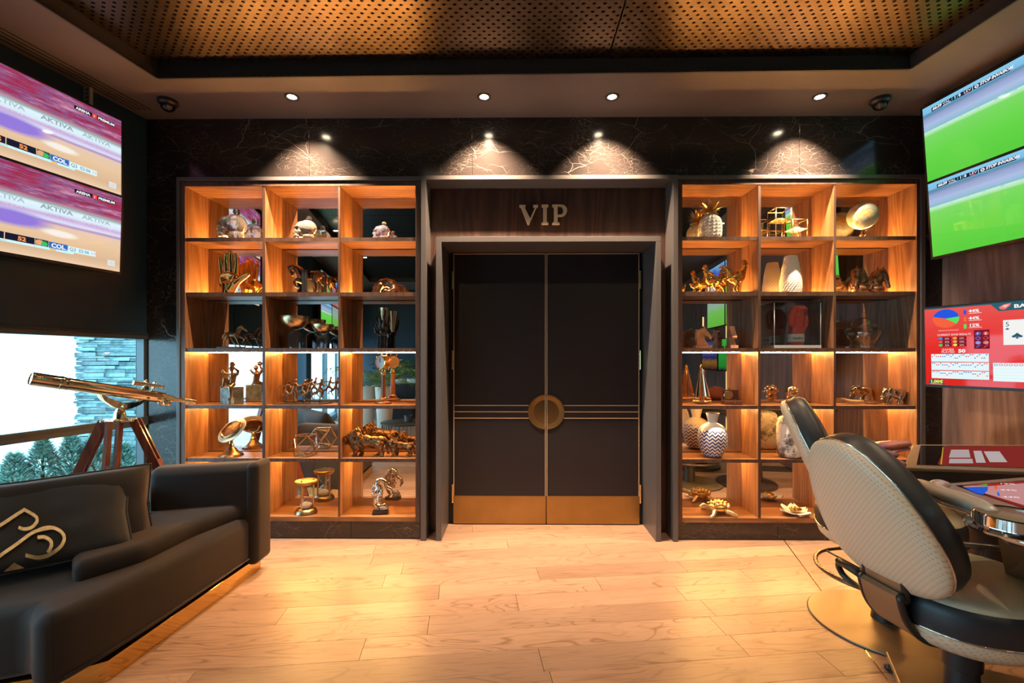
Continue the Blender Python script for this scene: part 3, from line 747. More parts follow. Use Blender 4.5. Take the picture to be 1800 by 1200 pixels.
class TV:
    def __init__(s, name, label, tl, right, up, W, H, m, group=None, depth=.045, mount=True, bez=.011):
        s.r, s.u = V(right).normalized(), V(up).normalized(); s.n = s.r.cross(s.u).normalized(); s.W, s.H, s.o = W, H, V(tl)
        s.root = thing(name, label, 'television', V(tl)+s.r*W/2-s.u*H/2, group=group)
        bm = B(); R_, U_, N_ = s.r, s.u, s.n; o = s.o
        c = lambda x, y, z: o+R_*x+U_*(y-H)+N_*z
        hexa(bm, [c(-bez, -bez-.006, -depth), c(W+bez, -bez-.006, -depth), c(W+bez, H+bez, -depth), c(-bez, H+bez, -depth), c(-bez, -bez-.006, -.001), c(W+bez, -bez-.006, -.001), c(W+bez, H+bez, -.001), c(-bez, H+bez, -.001)])
        obj('housing', bm, M_bez, s.root)
        for x0, x1, y0, y1 in ((-bez, W+bez, -bez-.006, 0), (-bez, W+bez, H, H+bez), (-bez, 0, 0, H), (W, W+bez, 0, H)):
            bm = B(); hexa(bm, [c(x0, y0, -.002), c(x1, y0, -.002), c(x1, y1, -.002), c(x0, y1, -.002), c(x0, y0, .004), c(x1, y0, .004), c(x1, y1, .004), c(x0, y1, .004)]); obj('bezel', bm, M_bez, s.root)
        bm = B(); vs = [bm.verts.new(c(x, y, .0005)) for x, y in ((0, 0), (W, 0), (W, H), (0, H))]; f = bm.faces.new(vs)
        uvl = bm.loops.layers.uv.new('UVMap')
        for lp, q in zip(f.loops, ((0, 0), (1, 0), (1, 1), (0, 1))): lp[uvl].uv = q
        s.scr = obj('screen', bm, m, s.root)
        if mount:
            bm = B(); hexa(bm, [c(W*.42, H*.3, -.16), c(W*.58, H*.3, -.16), c(W*.58, H*.7, -.16), c(W*.42, H*.7, -.16), c(W*.42, H*.3, -depth), c(W*.58, H*.3, -depth), c(W*.58, H*.7, -depth), c(W*.42, H*.7, -depth)]); obj('wall_mount', bm, M_bez, s.root)
    def pt(s, x, y, z=.001): return s.o+s.r*(x*s.W)+s.u*((y-1)*s.H)+s.n*z
    def rect(s, x0, y0, x1, y1, m, z=.001, name='graphic'): return s.poly([(x0, y0), (x1, y0), (x1, y1), (x0, y1)], m, z, name)
    def poly(s, pts, m, z=.001, name='graphic'):
        bm = B(); bm.faces.new([bm.verts.new(s.pt(x, y, z)) for x, y in pts]); return obj(name, bm, m, s.scr)
    def text(s, t, x, y, h, m, z=.002, xs=1., align='LEFT', bold=.0, skew=0., name='lettering'):
        M = frame_m(s.pt(x, y, z), s.r, s.u)
        if skew: M = M @ Matrix(((1, skew, 0, 0), (0, 1, 0, 0), (0, 0, 1, 0), (0, 0, 0, 1)))
        return lettering(t, h*s.H*1.38, M, m, s.scr, 0, align, xs, bold*h, name)
Wt = .915; Ht = .508
WHT = em((.95, .95, .95)); BLK = em((.012, .012, .03)); NVY = em((.01, .02, .08))
def basket(tv):
    LB = em((.62, .95, 1.)); ORG = em((1., .33, .10)); BLU = em((.03, .16, .55))
    tv.rect(.695, .875, .955, .925, BLK); tv.text('ARENA', .705, .884, .030, WHT, xs=1.15, bold=.03); tv.rect(.805, .877, .835, .923, em((.9, .06, .02)), .0014); tv.text('2', .812, .883, .03, WHT); tv.text('PREMIUM', .842, .884, .030, WHT, xs=1.15, bold=.03)
    y0, y1 = .135, .21
    for x0, x1 in ((.20, .335), (.34, .485)): tv.rect(x0, y0+.008, x1, y1+.008, BLK)
    tv.text('55', .275, y0+.022, .045, ORG, xs=1.2, bold=.03); tv.text('52', .40, y0+.022, .045, ORG, xs=1.2, bold=.03)
    tv.rect(.20, y0-.02, .485, y0+.006, LB); tv.text('TIMEOUTS', .28, y0-.018, .018, em((.05, .5, .6)))
    tv.rect(.488, y0-.02, .70, y1-.05, LB); tv.rect(.488, y0+.008, .558, y1+.008, em((.03, .10, .05))); tv.poly(arc_(.51, .18, .022, .03), em((.85, .4, .2)), .0014); tv.poly(arc_(.536, .172, .017, .026), em((.05, .55, .15)), .0015)
    tv.rect(.56, y0+.004, .665, y1+.004, BLU); tv.text('COL', .573, y0+.02, .047, WHT, xs=1.05, bold=.03); tv.rect(.565, y0-.018, .60, y0, em((1., .5, .08)), .0014)
    tv.rect(.668, y0+.004, .835, y1-.005, em((.72, .97, 1.))); tv.text('Q3  02:06', .675, y0+.02, .040, em((.02, .10, .20)), xs=.95); tv.text('59', .803, y0+.02, .036, em((.7, .45, .55)), xs=1.05)
    for x, a in ((.04, (.62, .74, .82)), (.27, (.45, .58, .64)), (.53, (.30, .42, .48)), (.765, (.42, .55, .60))): tv.text('AKTIVA', x-.02, .585, .05, em(a), .0012, xs=1.35, bold=.02)
    for x in (.06, .28, .54, .76): tv.text('AKTIVA', x, .50, .045, em((.60, .42, .70)), .0012, xs=1.35)
    tv.rect(.915, .06, .965, .135, em((.72, .80, .85))); tv.rect(.927, .075, .953, .12, em((.80, .70, .62)), .0014)
def arc_(cx, cy, rx, ry, a0=0, a1=360, n=18, c=False):
    return ([(cx, cy)] if c else [])+[(cx+rx*math.cos(math.radians(a0+(a1-a0)*i/n)), cy+ry*math.sin(math.radians(a0+(a1-a0)*i/n))) for i in range(n+(1 if c else 0))]
YLt = 3.09
d = V((-.2125, -1, 0)).normalized()       # towards the viewer along the wall
for k, (pt_, pb_, lab) in enumerate((((213, 213), (214.5, 346), 'upper left wall television showing a basketball game'), ((214, 347.5), (210, 480.5), 'lower left wall television showing a basketball game, over the window'))):
    tr = P(*pt_, YLt); up = V((.012 if k == 0 else .03, 0, 1)) if k else V((0, 0, 1))
    tl = tr+d*Wt
    tv = TV('television', lab, tl, -d, up, Wt, Ht, M_ball, 'wall televisions'); basket(tv)
# upright bracket above the left screens
q = hit(154, 166, (XL(2.8)+.03, 2.8, 0), (1, -.2, 0)); t = thing('bracket', 'pale slotted upright bracket above the left televisions', 'bracket', q)
bm = bx((q.x-.03, q.y, q.z-.06), (q.x+.014, q.y+.024, q.z+.10)); obj('rail', bm, mat('zinc', (.5, .47, .45), .4, .5), t)
for k in range(4): obj('slot', bx((q.x-.010, q.y-.002, q.z-.05+k*.026), (q.x+.006, q.y+.001, q.z-.042+k*.026)), M_black, t)
YRt = 3.2; d = V((.12, -1, 0)).normalized()
def foot(tv, tm):
    y0, y1 = .905, .955
    tv.rect(.065, y0, .555, y1, em((.012, .02, .06)))
    tv.text(tm, .072, y0+.012, .034, WHT, xs=1.1, skew=.2, bold=.03); tv.text('VAL', .145, y0+.014, .032, WHT, xs=1.2); tv.rect(.145, y0, .20, y0+.006, em((.9, .9, 1.)), .0014)
    tv.rect(.205, y0, .212, y1, em((.02, .3, .35)), .0014); tv.text('1', .222, y0+.012, .034, WHT, bold=.03); tv.rect(.24, y0, .246, y1, em((.02, .35, .35)), .0014); tv.text('0', .252, y0+.012, .034, WHT, bold=.03)
    tv.text('LEV', .285, y0+.014, .032, WHT, xs=1.2); tv.rect(.29, y0-.002, .32, y0+.006, em((.8, .05, .2)), .0014); tv.rect(.338, y0-.002, .342, y1+.004, em((.5, .9, .9)), .0014)
    tv.poly(arc_(.365, .93, .013, .02), WHT, .0014); tv.poly(arc_(.365, .93, .007, .011), em((.1, .2, .35)), .0016); tv.text('STOP INVASION', .385, y0+.013, .034, WHT, xs=.98, skew=.2, bold=.03)
    for i in range(9): tv.rect(.06+i*.105, .655, .145+i*.105, .668, em((.55, .90, .70)), .0008)
for k, (pt_, lab, tm) in enumerate((((1621.7, 192.5), 'upper right wall television showing a green football pitch', '66:39'), ((1631, 324), 'lower right wall television showing a green football pitch', '66:39'))):
    tl = P(*pt_, YRt)+(V((0, 0, 0))); foot(TV('television', lab, tl, d, V((-.07, 0, 1)), Wt, Ht, M_foot, 'wall televisions'), tm)
# game results screen
d = V((.37, -1, 0)).normalized()
tv = TV('television', 'red game results screen below the football televisions', P(1625, 543, 3.1), d, V((-.02, 0, 1)), .92, .508, M_red, 'wall televisions')
tv.rect(0, .985, 1, 1, em((.03, .12, .16))); tv.poly([(.36, 1.), (.405, .90), (1, .90), (1, 1)], em((.03, .12, .16)), .0012)
tv.poly([(.405, .945), (.43, .975), (.465, .985), (.46, .955), (.435, .915), (.415, .92)], em((.85, .2, .18)), .0016); tv.poly([(.42, .95), (.435, .965), (.455, .97), (.44, .94)], em((.95, .6, .55)), .0018)
tv.text('BACCARAT', .477, .925, .042, WHT, xs=1.4, bold=.02)
cx, cy, rx, ry = .125, .855, .076, .118
for a0, a1, c in ((8, 165, (.02, .10, .75)), (165, 322, (.92, .13, .05)), (322, 368, (.10, .75, .12))): tv.poly(arc_(cx, cy, rx, ry, a0, a1, 14, True), em(c))
for k, (tx, c) in enumerate((('44%', (.03, .10, .65)), ('44%', (.9, .15, .06)), ('12%', (.10, .75, .12)))):
    y = .915-k*.088; tv.rect(.225, y-.025, .240, y+.03, em(c)); tv.text(tx, .253, y-.004, .036, WHT, xs=1.2, bold=.02); tv.rect(.253, y-.02, .320, y-.013, em((.95, .65, .62)))
tv.rect(.08, .705, .20, .709, em((.95, .4, .3))); tv.rect(.08, .695, .195, .699, em((.95, .4, .3)))
tv.text('CURRENT SHOE RESULTS', .075, .635, .024, WHT, xs=.90)
for k, (c1, c2) in enumerate((((.05, .3, .8), (.9, .35, .1)), ((.85, .1, .1), (.9, .4, .1)), ((.1, .6, .15), (.9, .7, .15)))):
    y = .60-k*.043
    for x, c in ((.088, c1), (.17, c2)):
        tv.rect(x-.005, y-.02, x+.068, y+.02, em((.22, .01, .02))); tv.poly(arc_(x+.006, y, .012, .017), em(c), .0016); tv.text('22%', x+.03, y-.012, .02, em((.85, .7, .7)))
tv.text('GAMES', .10, .445, .024, WHT, xs=1.2); tv.text('PLAYED', .097, .415, .024, WHT, xs=1.2); tv.text('50', .192, .418, .042, WHT, xs=1.25, bold=.03)
tv.rect(.278, .46, .358, .69, em((.20, .01, .03)))
for k, (c, o_) in enumerate((((.05, .2, .8), 0), ((.85, .1, .06), 1))):
    x = .299+o_*.040
    tv.poly(arc_(x, .645, .016, .024), em(c)); tv.text('PB'[k], x-.006, .632, .026, WHT); tv.poly(arc_(x, .59, .014, .02), em(c)); tv.poly(arc_(x, .59, .009, .012), em((.20, .01, .03)), .0016); tv.poly(arc_(x, .535, .014, .02), em(tuple(min(1, q+.25) for q in c))); tv.poly([(x-.012, .478), (x-.008, .474), (x+.012, .508), (x+.008, .512)], em(c), .0014)
for k in range(3):
    y1 = .40-k*.108; tv.rect(.036, y1-.098, .352, y1, em((.80, .95, .96)))
    for i in range(4): tv.rect(.036, y1-.02*(i+1)-.001, .352, y1-.02*(i+1)+.001, em((.55, .8, .88)), .0012)
    random.seed(k)
    for i in range(26): x = .040+i*.0119; yy_ = y1-.012-random.choice((0, 0, 0, .02, .02, .04)); tv.rect(x, yy_-.006, x+.008, yy_+.006, em(random.choice(((.05, .25, .8), (.85, .1, .15)))), .0014)
tv.rect(.372, .075, .60, .29, em((.82, .95, .96)))
for i in range(6): tv.rect(.372, .29-.036*(i+1)-.0012, .60, .29-.036*(i+1)+.0012, em((.55, .8, .88)), .0012)
for i in range(9):
    x = .386+i*.024; c = em(random.choice(((.05, .35, .75), (.8, .1, .3)))); tv.poly(arc_(x, .268, .010, .013), c, .0014); tv.poly(arc_(x, .268, .006, .008), em((.82, .95, .96)), .0016)
tv.rect(.02, .005, .10, .07, em((.02, .10, .12))); tv.poly([(.10, .005), (.115, .005), (.10, .07)], em((.02, .10, .12))); tv.text('1,00€', .028, .028, .036, em((1., .85, .1)), xs=1.15, bold=.03); tv.rect(.028, .010, .098, .016, em((.7, .9, .5)), .0014)
tv.rect(.425, .50, .555, .79, em((.9, .9, .88))); NV2 = em((.03, .10, .16)); tv.text('5', .435, .715, .055, NV2, .0016)
def spade(x, y, r, z=.0016):
    tv.poly([(x, y+r*1.5), (x+r*.45, y+r*.7), (x+r, y), (x+r*.85, y-r*.55), (x+r*.4, y-r*.6), (x+r*.1, y-r*.25), (x+r*.3, y-r*1.1), (x-r*.3, y-r*1.1), (x-r*.1, y-r*.25), (x-r*.4, y-r*.6), (x-r*.85, y-r*.55), (x-r, y), (x-r*.45, y+r*.7)], NV2, z)
spade(.445, .685, .010); spade(.49, .60, .026)
# more screens on the walls behind the viewpoint, seen in the mirrors
random.seed(3)
dl = V((.2, 1, 0)).normalized()
pics = [M_mix2, M_mix1, M_foot, M_mix2, M_ball, M_mix1]
for i in range(3):
    for j in range(2):
        y0 = -1.75-i*.98+0
        o = V((XL(y0)+.14, y0, 2.95-j*.54)); TV('television', 'wall television on the window wall behind the viewpoint, row %s, column %s' % (('upper', 'lower')[j], ('near', 'middle', 'far')[i]), o, dl, V((0, 0, 1)), .96, .52, pics[(i+j*2) % 6], 'televisions behind the viewpoint')
dr = V((.12, -1, 0)).normalized()
for i in range(2):
    for j in range(2):
        y0 = .7-i*1.0
        TV('television', 'wall television on the panelled wall behind the viewpoint, %s %s' % (('upper', 'lower')[j], ('near', 'far')[i]), V((XR(y0)-.16, y0, 2.98-j*.54)), dr, V((0, 0, 1)), .96, .52, (M_foot, M_mix2, M_mix1, M_mix2)[i*2+j], 'televisions behind the viewpoint')
for i in range(2):
    y0 = .3-i*.98; TV('television', 'game screen low on the panelled wall behind the viewpoint, %s one' % ('near', 'far')[i], V((XR(y0)-.16, y0, 1.68)), dr, V((0, 0, 1)), .92, .52, (M_mix3, M_mix4)[i], 'televisions behind the viewpoint')

# ---------------------------------------------------------------- sofa with cushions
def rounded(poly, z0, z1, bev, seg=4, sub=0):
    bm = B(); prism(bm, poly, z0, z1, bev, seg); return bm
A_ = V((-1.650, 2.80, 0)); C_ = V((-1.71, 1.895, 0))
so = thing('sofa', 'dark velvet sofa with a mirror-brass plinth in front of the window', 'sofa', (-2.1, 2.2, 0))
pl = [(-1.652, 2.80), (-1.712, 1.895), (-1.83, 1.81), (-2.65, 1.55), (-2.85, 1.80), (-2.12, 2.60), (-2.12, 2.75), (-1.652, 2.93)]
obj('plinth', rounded(pl, 0, .088, .001, 1), mat('mirror_brass', (.78, .50, .17), .08, 1.), so)
bp = [(-1.640, 2.82), (-1.686, 2.10), (-1.706, 1.92), (-1.742, 1.74), (-1.800, 1.68), (-1.92, 1.78), (-2.70, 1.46), (-2.88, 1.80), (-2.12, 2.62)]
obj('base', rounded(bp, .090, .378, .050, 5), M_velvet, so, auto=.9)
# piping along the foot of the base
z = .125
bm = B(); tube(bm, [(-1.640, 2.78, z), (-1.6855, 2.10, z), (-1.7055, 1.92, z), (-1.7410, 1.745, z)], .006, 8); obj('piping', bm, M_velvet, so, smooth=True)
q = [FL(425, 886, .46), FL(340, 917, .46), FL(253, 957, .46), FL(128, 993, .46)]
cp = [tuple(p[:2]) for p in q]; e = V((-.70, -.71, 0)); n_ = V((-.71, .70, 0)); l = q[3]
cp += [tuple((l+n_*.5)[:2]), (-2.30, 2.42), (-2.10, 2.66), (-1.64, 2.80)]
obj('seat_cushion', rounded(cp, .350, .462, .040, 4), M_velvet, so, auto=.9)
s2 = [tuple((l+V((-.03, .0, 0)))[:2]), (-1.86, 1.66), (-2.58, 1.33), (-2.84, 1.79), (-2.32, 2.36)]
# arm with a rolled end
ar = [(-1.610, 2.800), (-2.16, 2.645), (-2.22, 2.80), (-1.610, 2.955)]
obj('arm', rounded(ar, .072, .705, .052, 6), M_velvet, so, auto=.9)
ar2 = [(-1.595, 2.790), (-1.665, 2.772), (-1.665, 2.962), (-1.595, 2.965)]
obj('arm_front', rounded(ar2, .078, .712, .034, 6), M_velvet, so, auto=.9)
# back
bk = [(-2.10, 2.55), (-2.90, 1.73), (-3.02, 1.86), (-2.20, 2.70)]
obj('backrest', rounded(bk, .075, .62, .05, 4), M_velvet, so, auto=.9)
def cushion(name, o, ex, ey, w_, h_, t_, m, parent=None, puff=1., seam=True):
    """soft pad: o = middle of the back face, ex across, ey up; edges pinched, with a piping seam"""
    ex, ey = V(ex).normalized(), V(ey).normalized(); ez = ex.cross(ey)
    bm = B(); nx, ny = 22, 16; grid = {}
    for sgn in (1, -1):
        for i in range(nx+1):
            for j in range(ny+1):
                u, v = 2*i/nx-1, 2*j/ny-1
                edge = abs(u) == 1 or abs(v) == 1
                if edge and sgn < 0: continue
                k = ((1-u**4)*(1-v**4))**.45
                cr = 1-.045*(1-abs(v))*abs(u)**3; cr2 = 1-.05*(1-abs(u))*abs(v)**3
                z_ = sgn*t_/2*k*puff+ (noise.noise(V((u*2.6, v*2.6, o[0]*3)))*.012+noise.noise(V((u*9, v*5, o[0]*3)))*.004)*k
                grid[(i, j, sgn if not edge else 0)] = bm.verts.new(V(o)+ex*(u*w_/2*cr)+ey*(v*h_/2*cr2)+ez*z_)
    def g(i, j, s_): return grid.get((i, j, s_)) or grid[(i, j, 0)]
    for s_ in (1, -1):
        for i in range(nx):
            for j in range(ny):
                f = [g(i, j, s_), g(i+1, j, s_), g(i+1, j+1, s_), g(i, j+1, s_)]
                bm.faces.new(f if s_ > 0 else list(reversed(f)))
    rim = [g(i, 0, 0).co.copy() for i in range(nx)]+[g(nx, j, 0).co.copy() for j in range(ny)]+[g(i, ny, 0).co.copy() for i in range(nx, 0, -1)]+[g(0, j, 0).co.copy() for j in range(ny, 0, -1)]
    o_ = obj(name, bm, m, parent, smooth=True)
    return o_, rim
ex = V((.715, .70, 0)); tilt = math.radians(40)
nb = V((.70, -.715, 0))
# back cushion
ey = (V((0, 0, 1))*math.cos(math.radians(18))-nb*math.sin(math.radians(18))).normalized()
tr = V((-2.055, 2.535, .775)); W_, H_ = .95, .42
bc = thing('back_cushion', 'large dark velvet back cushion on the sofa behind the logo pillow', 'cushion', tr-ex*W_/2-ey*H_/2)
_, rim = cushion('cover', tr-ex*W_/2-ey*H_/2+nb*.06, ex, ey, W_, H_, .17, M_velvet, bc)
bm = B(); tube(bm, rim, .006, 6, True); obj('piping', bm, M_velvet, bc, smooth=True)
# logo pillow
ey = (V((0, 0, 1))*math.cos(tilt)-nb*math.sin(tilt)).normalized(); ez = ex.cross(ey)
M_pil = velvet('pillow_velvet', (.007, .0075, .0095), (.40, .36, .34))
tr = P(226, 836, 2.40); W_, H_ = .78, .40
pc = tr-ex*W_/2-ey*H_/2
pw = thing('pillow', 'dark velvet pillow with a gold monogram leaning on the sofa back', 'pillow', pc)
_, rim = cushion('cover', pc, ex, ey, W_, H_, .11, M_pil, pw)
bm = B(); tube(bm, rim, .0055, 6, True); obj('piping', bm, M_pil, pw, smooth=True)
M_appl = noisy('gold_applique', (.36, .27, .15), (.50, .39, .23), 60., .42, .75)
def on_pillow(x, y, lift=.004):
    p = hit(x, y, pc+ez*.05, ez); d_ = p-pc; u = max(-.98, min(.98, d_.dot(ex)/(W_/2))); v = max(-.98, min(.98, d_.dot(ey)/(H_/2)))
    return pc+ex*d_.dot(ex)+ey*d_.dot(ey)+ez*(.055*((1-u**4)*(1-v**4))**.45+lift+.006)
def ribbon(path, wpx, taper=None):
    pts = catmull([(x/5., 820+y/5., 0) for x, y in path], 6); bm = B(); rows = []
    for i, p in enumerate(pts):
        t = (pts[min(i+1, len(pts)-1)]-pts[max(i-1, 0)]).normalized(); n = V((-t.y, t.x, 0))
        ww = wpx/5./2*(1 if taper is None else taper(i/(len(pts)-1)))
        a, b = p+n*ww, p-n*ww
        rows.append([bm.verts.new(on_pillow(a.x, a.y)), bm.verts.new(on_pillow(b.x, b.y)), bm.verts.new(on_pillow(b.x, b.y, -.012)), bm.verts.new(on_pillow(a.x, a.y, -.012))])
    for r0, r1 in zip(rows, rows[1:]):
        for k in range(4): bm.faces.new((r0[k], r0[(k+1) % 4], r1[(k+1) % 4], r1[k]))
    bm.faces.new(rows[0]); bm.faces.new(list(reversed(rows[-1]))); bmesh.ops.recalc_face_normals(bm, faces=bm.faces)
    obj('monogram', bm, M_appl, pw)
ribbon([(-60, 570), (0, 530), (100, 465), (213, 392), (222, 393), (300, 438), (326, 465), (322, 500), (280, 545), (215, 560), (165, 545)], 29)
ribbon([(-60, 838), (0, 792), (150, 690), (290, 590), (400, 557), (480, 552), (545, 590), (565, 645), (525, 715), (430, 775), (330, 798), (225, 783)], 29)
ribbon([(330, 632), (395, 630), (448, 665), (447, 715), (420, 758)], 30)
ribbon([(335, 555), (410, 538), (480, 535)], 13, lambda t: math.sin(PI*min(max(t, .05), .95)))
bm = B(); tri = [on_pillow(x/5, 820+y/5) for x, y in ((30, 910), (125, 842), (215, 875))]; bm.faces.new([bm.verts.new(p) for p in tri]); obj('monogram', bm, M_appl, pw)

# ---------------------------------------------------------------- telescope on a wooden tripod
M_leg = wood('mahogany', (.07, .014, .008), (.135, .03, .014), (.20, .05, .022), 'z', .22, bump=.02)
te = thing('telescope', 'polished brass telescope on a mahogany tripod by the window', 'telescope', P(212, 740, 2.78).xy.to_3d())
T0, T1 = P(53, 665, 2.42), P(284, 698.5, 2.93); ax = (T1-T0).normalized(); up = (V((0, 0, 1))-ax*ax.z).normalized(); side = ax.cross(up)
def turn(prof, c0, axd, m, name, seg=28, parent=te):
    bm = B(); vs = lathe(bm, prof, 0, 0, seg); q = V((0, 0, 1)).rotation_difference(axd)
    bmesh.ops.transform(bm, matrix=Matrix.Translation(c0) @ q.to_matrix().to_4x4(), verts=bm.verts)
    return obj(name, bm, m, parent, auto=.6)
LN = (T1-T0).length
M_tel = mat('telescope_brass', (.88, .66, .42), .13, 1.)
R0 = .0375
turn([(R0*.86, .004), (R0*.9, 0), (R0, 0), (R0, .02), (R0*.985, .022), (R0*.985, .115), (R0*1.04, .117), (R0*1.04, .128), (R0*.97, .13), (R0*.97, .145), (R0*1.0, .147), (R0*1.0, .155), (R0*.93, .157), (R0*.93, LN-.02), (R0*.9, LN-.018), (R0*.9, LN)], T0, ax, M_tel, 'tube')
turn([(0, .012), (R0*.86, .010), (R0*.86, .013), (0, .015)], T0, ax, mat('objective_glass', (.02, .03, .04), .05), 'objective_lens')
turn([(.034, 0), (.034, .012), (.024, .014), (.024, .045), (.019, .047), (.019, .07), (.014, .072), (.0135, .15), (.0165, .152), (.0165, .185), (.013, .187), (.013, .20)], T1, ax, M_tel, 'eyepiece')
bm = B(); kn = T1+ax*.02-up*.030; capsule(bm, kn-side*.03, kn+side*.045, .008, .008); lathe_c = kn+side*.045
obj('focus_shaft', bm, M_tel, te, smooth=True)
for s_ in (.05, -.035): turn([(.016, -.006), (.02, -.004), (.02, .006), (.016, .008)], kn+side*s_, side, M_tel, 'focus_knob')
F0, F1 = P(234, 672, 2.80), P(288, 679.5, 2.93)
fx = (F1-F0).normalized(); fl = (F1-F0).length
turn([(.010, 0), (.0145, .001), (.0145, .05), (.0115, .053), (.0115, fl-.05), (.009, fl-.048), (.009, fl-.012), (.012, fl-.01), (.012, fl)], F0, fx, M_tel, 'finder_scope')
for t_ in (.36, .66):
    c_ = F0+fx*fl*t_
    bm = B(); tube(bm, [c_+(up*math.cos(a)+side*math.sin(a))*.019 for a in [2*PI*i/20 for i in range(20)]], .0042, 8, True)
    for k in range(3):
        a = 2*PI*k/3+.5; capsule(bm, c_+(up*math.cos(a)+side*math.sin(a))*.013, c_+(up*math.cos(a)+side*math.sin(a))*.029, .0032, .0042)
    capsule(bm, c_-up*.02, c_-up*.055, .006, .008); obj('finder_ring', bm, M_tel, te, smooth=True)
# cradle: two crescent arms
A0, A1, A2 = P(172, 688, 2.69), P(213, 716, 2.78), P(255, 699, 2.87)
for s_ in (-.036, .036):
    p0, p1, p2 = A0+side*s_, A1+side*s_*.6, A2+side*s_
    low = catmull([p0, p0*.72+p1*.28-up*.028, p1-up*.012, p1*.28+p2*.72-up*.028, p2], 7); hi = catmull([p0+up*.004, p0*.66+p1*.34-up*.0, p1+up*.032, p1*.34+p2*.66+up*.0, p2+up*.004], 7)
    bm = B(); th = side*.004; rows = [[bm.verts.new(v) for v in (a+th, b+th, b-th, a-th)] for a, b in zip(low, hi)]
    for r0, r1 in zip(rows, rows[1:]):
        for k in range(4): bm.faces.new((r0[k], r0[(k+1) % 4], r1[(k+1) % 4], r1[k]))
    bmesh.ops.recalc_face_normals(bm, faces=bm.faces); obj('cradle_arm', bm, M_tel, te)
bm = B()
for p in (A0, A2): capsule(bm, p-side*.05, p+side*.05, .009, .009); capsule(bm, p, p+up*.03, .012, .012)
capsule(bm, A1+up*.01-side*.045, A1+up*.01+side*.045, .012, .012); obj('pivot', bm, M_tel, te, smooth=True)
hub = P(211, 735, 2.78)
bm = B(); lathe(bm, [(.045, hub.z-.02), (.045, hub.z-.005), (.034, hub.z), (.030, hub.z+.025), (.024, hub.z+.045), (.016, hub.z+.062), (.016, hub.z+.075)], hub.x, hub.y, 28); obj('mount_head', bm, M_tel, te, auto=.6)
for i, (a, ft) in enumerate(((202, .46), (-78, .17), (22, .46))):
    a = math.radians(a); dv = V((math.cos(a), math.sin(a), 0)); tv_ = V((-dv.y, dv.x, 0))
    top = V((hub.x, hub.y, hub.z-.012))+dv*(.052 if i == 1 else .075); foot_ = V((hub.x, hub.y, 0))+dv*ft
    k_ = .56; mid = top+(foot_-top)*k_
    for s_ in (-.028, .028):
        bm = B(); wv = tv_*.0095; nv = (foot_-top).normalized().cross(tv_)*.021; o_ = tv_*s_
        hexa(bm, [mid-wv-nv+o_, mid+wv-nv+o_, mid+wv+nv+o_, mid-wv+nv+o_, top-wv-nv+o_, top+wv-nv+o_, top+wv+nv+o_, top-wv+nv+o_]); bmesh.ops.recalc_face_normals(bm, faces=bm.faces); obj('leg_rail', bm, M_leg, te)
    bm = B(); wv = tv_*.0175; nv = (foot_-top).normalized().cross(tv_)*.019; st = top+(foot_-top)*.27
    hexa(bm, [foot_-wv-nv, foot_+wv-nv, foot_+wv+nv, foot_-wv+nv, st-wv-nv, st+wv-nv, st+wv+nv, st-wv+nv]); bmesh.ops.recalc_face_normals(bm, faces=bm.faces)
    bmesh.ops.translate(bm, vec=(0, 0, .004), verts=bm.verts); obj('leg', bm, M_leg, te)
    bm = B(); wv = tv_*.041; nv = (foot_-top).normalized().cross(tv_)*.024; m2 = mid-(foot_-top)*.03
    hexa(bm, [mid-wv-nv, mid+wv-nv, mid+wv+nv, mid-wv+nv, m2-wv-nv, m2+wv-nv, m2+wv+nv, m2-wv+nv]); bmesh.ops.recalc_face_normals(bm, faces=bm.faces); obj('leg_clamp', bm, M_tel, te)
    bm = B(); capsule(bm, top-tv_*.046, top+tv_*.046, .008, .008); capsule(bm, top, V((hub.x, hub.y, hub.z-.012)), .012, .012); obj('leg_bolt', bm, M_tel, te, smooth=True)

# ---------------------------------------------------------------- casino chairs
def dot_mat(name, c1, c2, sc_, axes='yz'):
    m = mat(name, c1, .38); nt, b, L = parts_of(m); tc = nd(nt, 'ShaderNodeTexCoord'); sp = nd(nt, 'ShaderNodeSeparateXYZ'); L(tc.outputs['Object'], sp.inputs[0])
    cb = nd(nt, 'ShaderNodeCombineXYZ'); L(sp.outputs[axes[0].upper()], cb.inputs[0]); L(sp.outputs[axes[1].upper()], cb.inputs[1])
    mp = nd(nt, 'ShaderNodeMapping'); mp.inputs['Rotation'].default_value = (0, 0, math.radians(45)); mp.inputs['Scale'].default_value = (sc_, sc_, 1); L(cb.outputs[0], mp.inputs[0])
    fr = nd(nt, 'ShaderNodeVectorMath', operation='FRACTION'); L(mp.outputs[0], fr.inputs[0])
    ds = nd(nt, 'ShaderNodeVectorMath', operation='DISTANCE'); ds.inputs[1].default_value = (.5, .5, 0); L(fr.outputs[0], ds.inputs[0])
    mr = nd(nt, 'ShaderNodeMapRange', clamp=True); mr.inputs[1].default_value = .17; mr.inputs[2].default_value = .32; L(ds.outputs['Value'], mr.inputs[0])
    mx = nd(nt, 'ShaderNodeMix', data_type='RGBA'); L(mr.outputs[0], mx.inputs[0]); mx.inputs[6].default_value = (*c2, 1); mx.inputs[7].default_value = (*c1, 1); L(mx.outputs[2], b.inputs['Base Color'])
    bp = nd(nt, 'ShaderNodeBump', i_Strength=.25, i_Distance=.002); L(mr.outputs[0], bp.inputs['Height']); L(bp.outputs[0], b.inputs['Normal'])
    return m
M_cream = dot_mat('cream_dimpled_leather', (.68, .55, .40), (.54, .41, .28), 78.)
M_cream_s = noisy('cream_leather', (.50, .43, .30), (.56, .48, .35), 5., .38, bump=.06, bscale=260.)
M_base = noisy('bronze_metal', (.26, .19, .125), (.29, .215, .14), 3., .42, .7)
M_pip = mat('piping_chrome', (.78, .74, .72), .14, 1.)
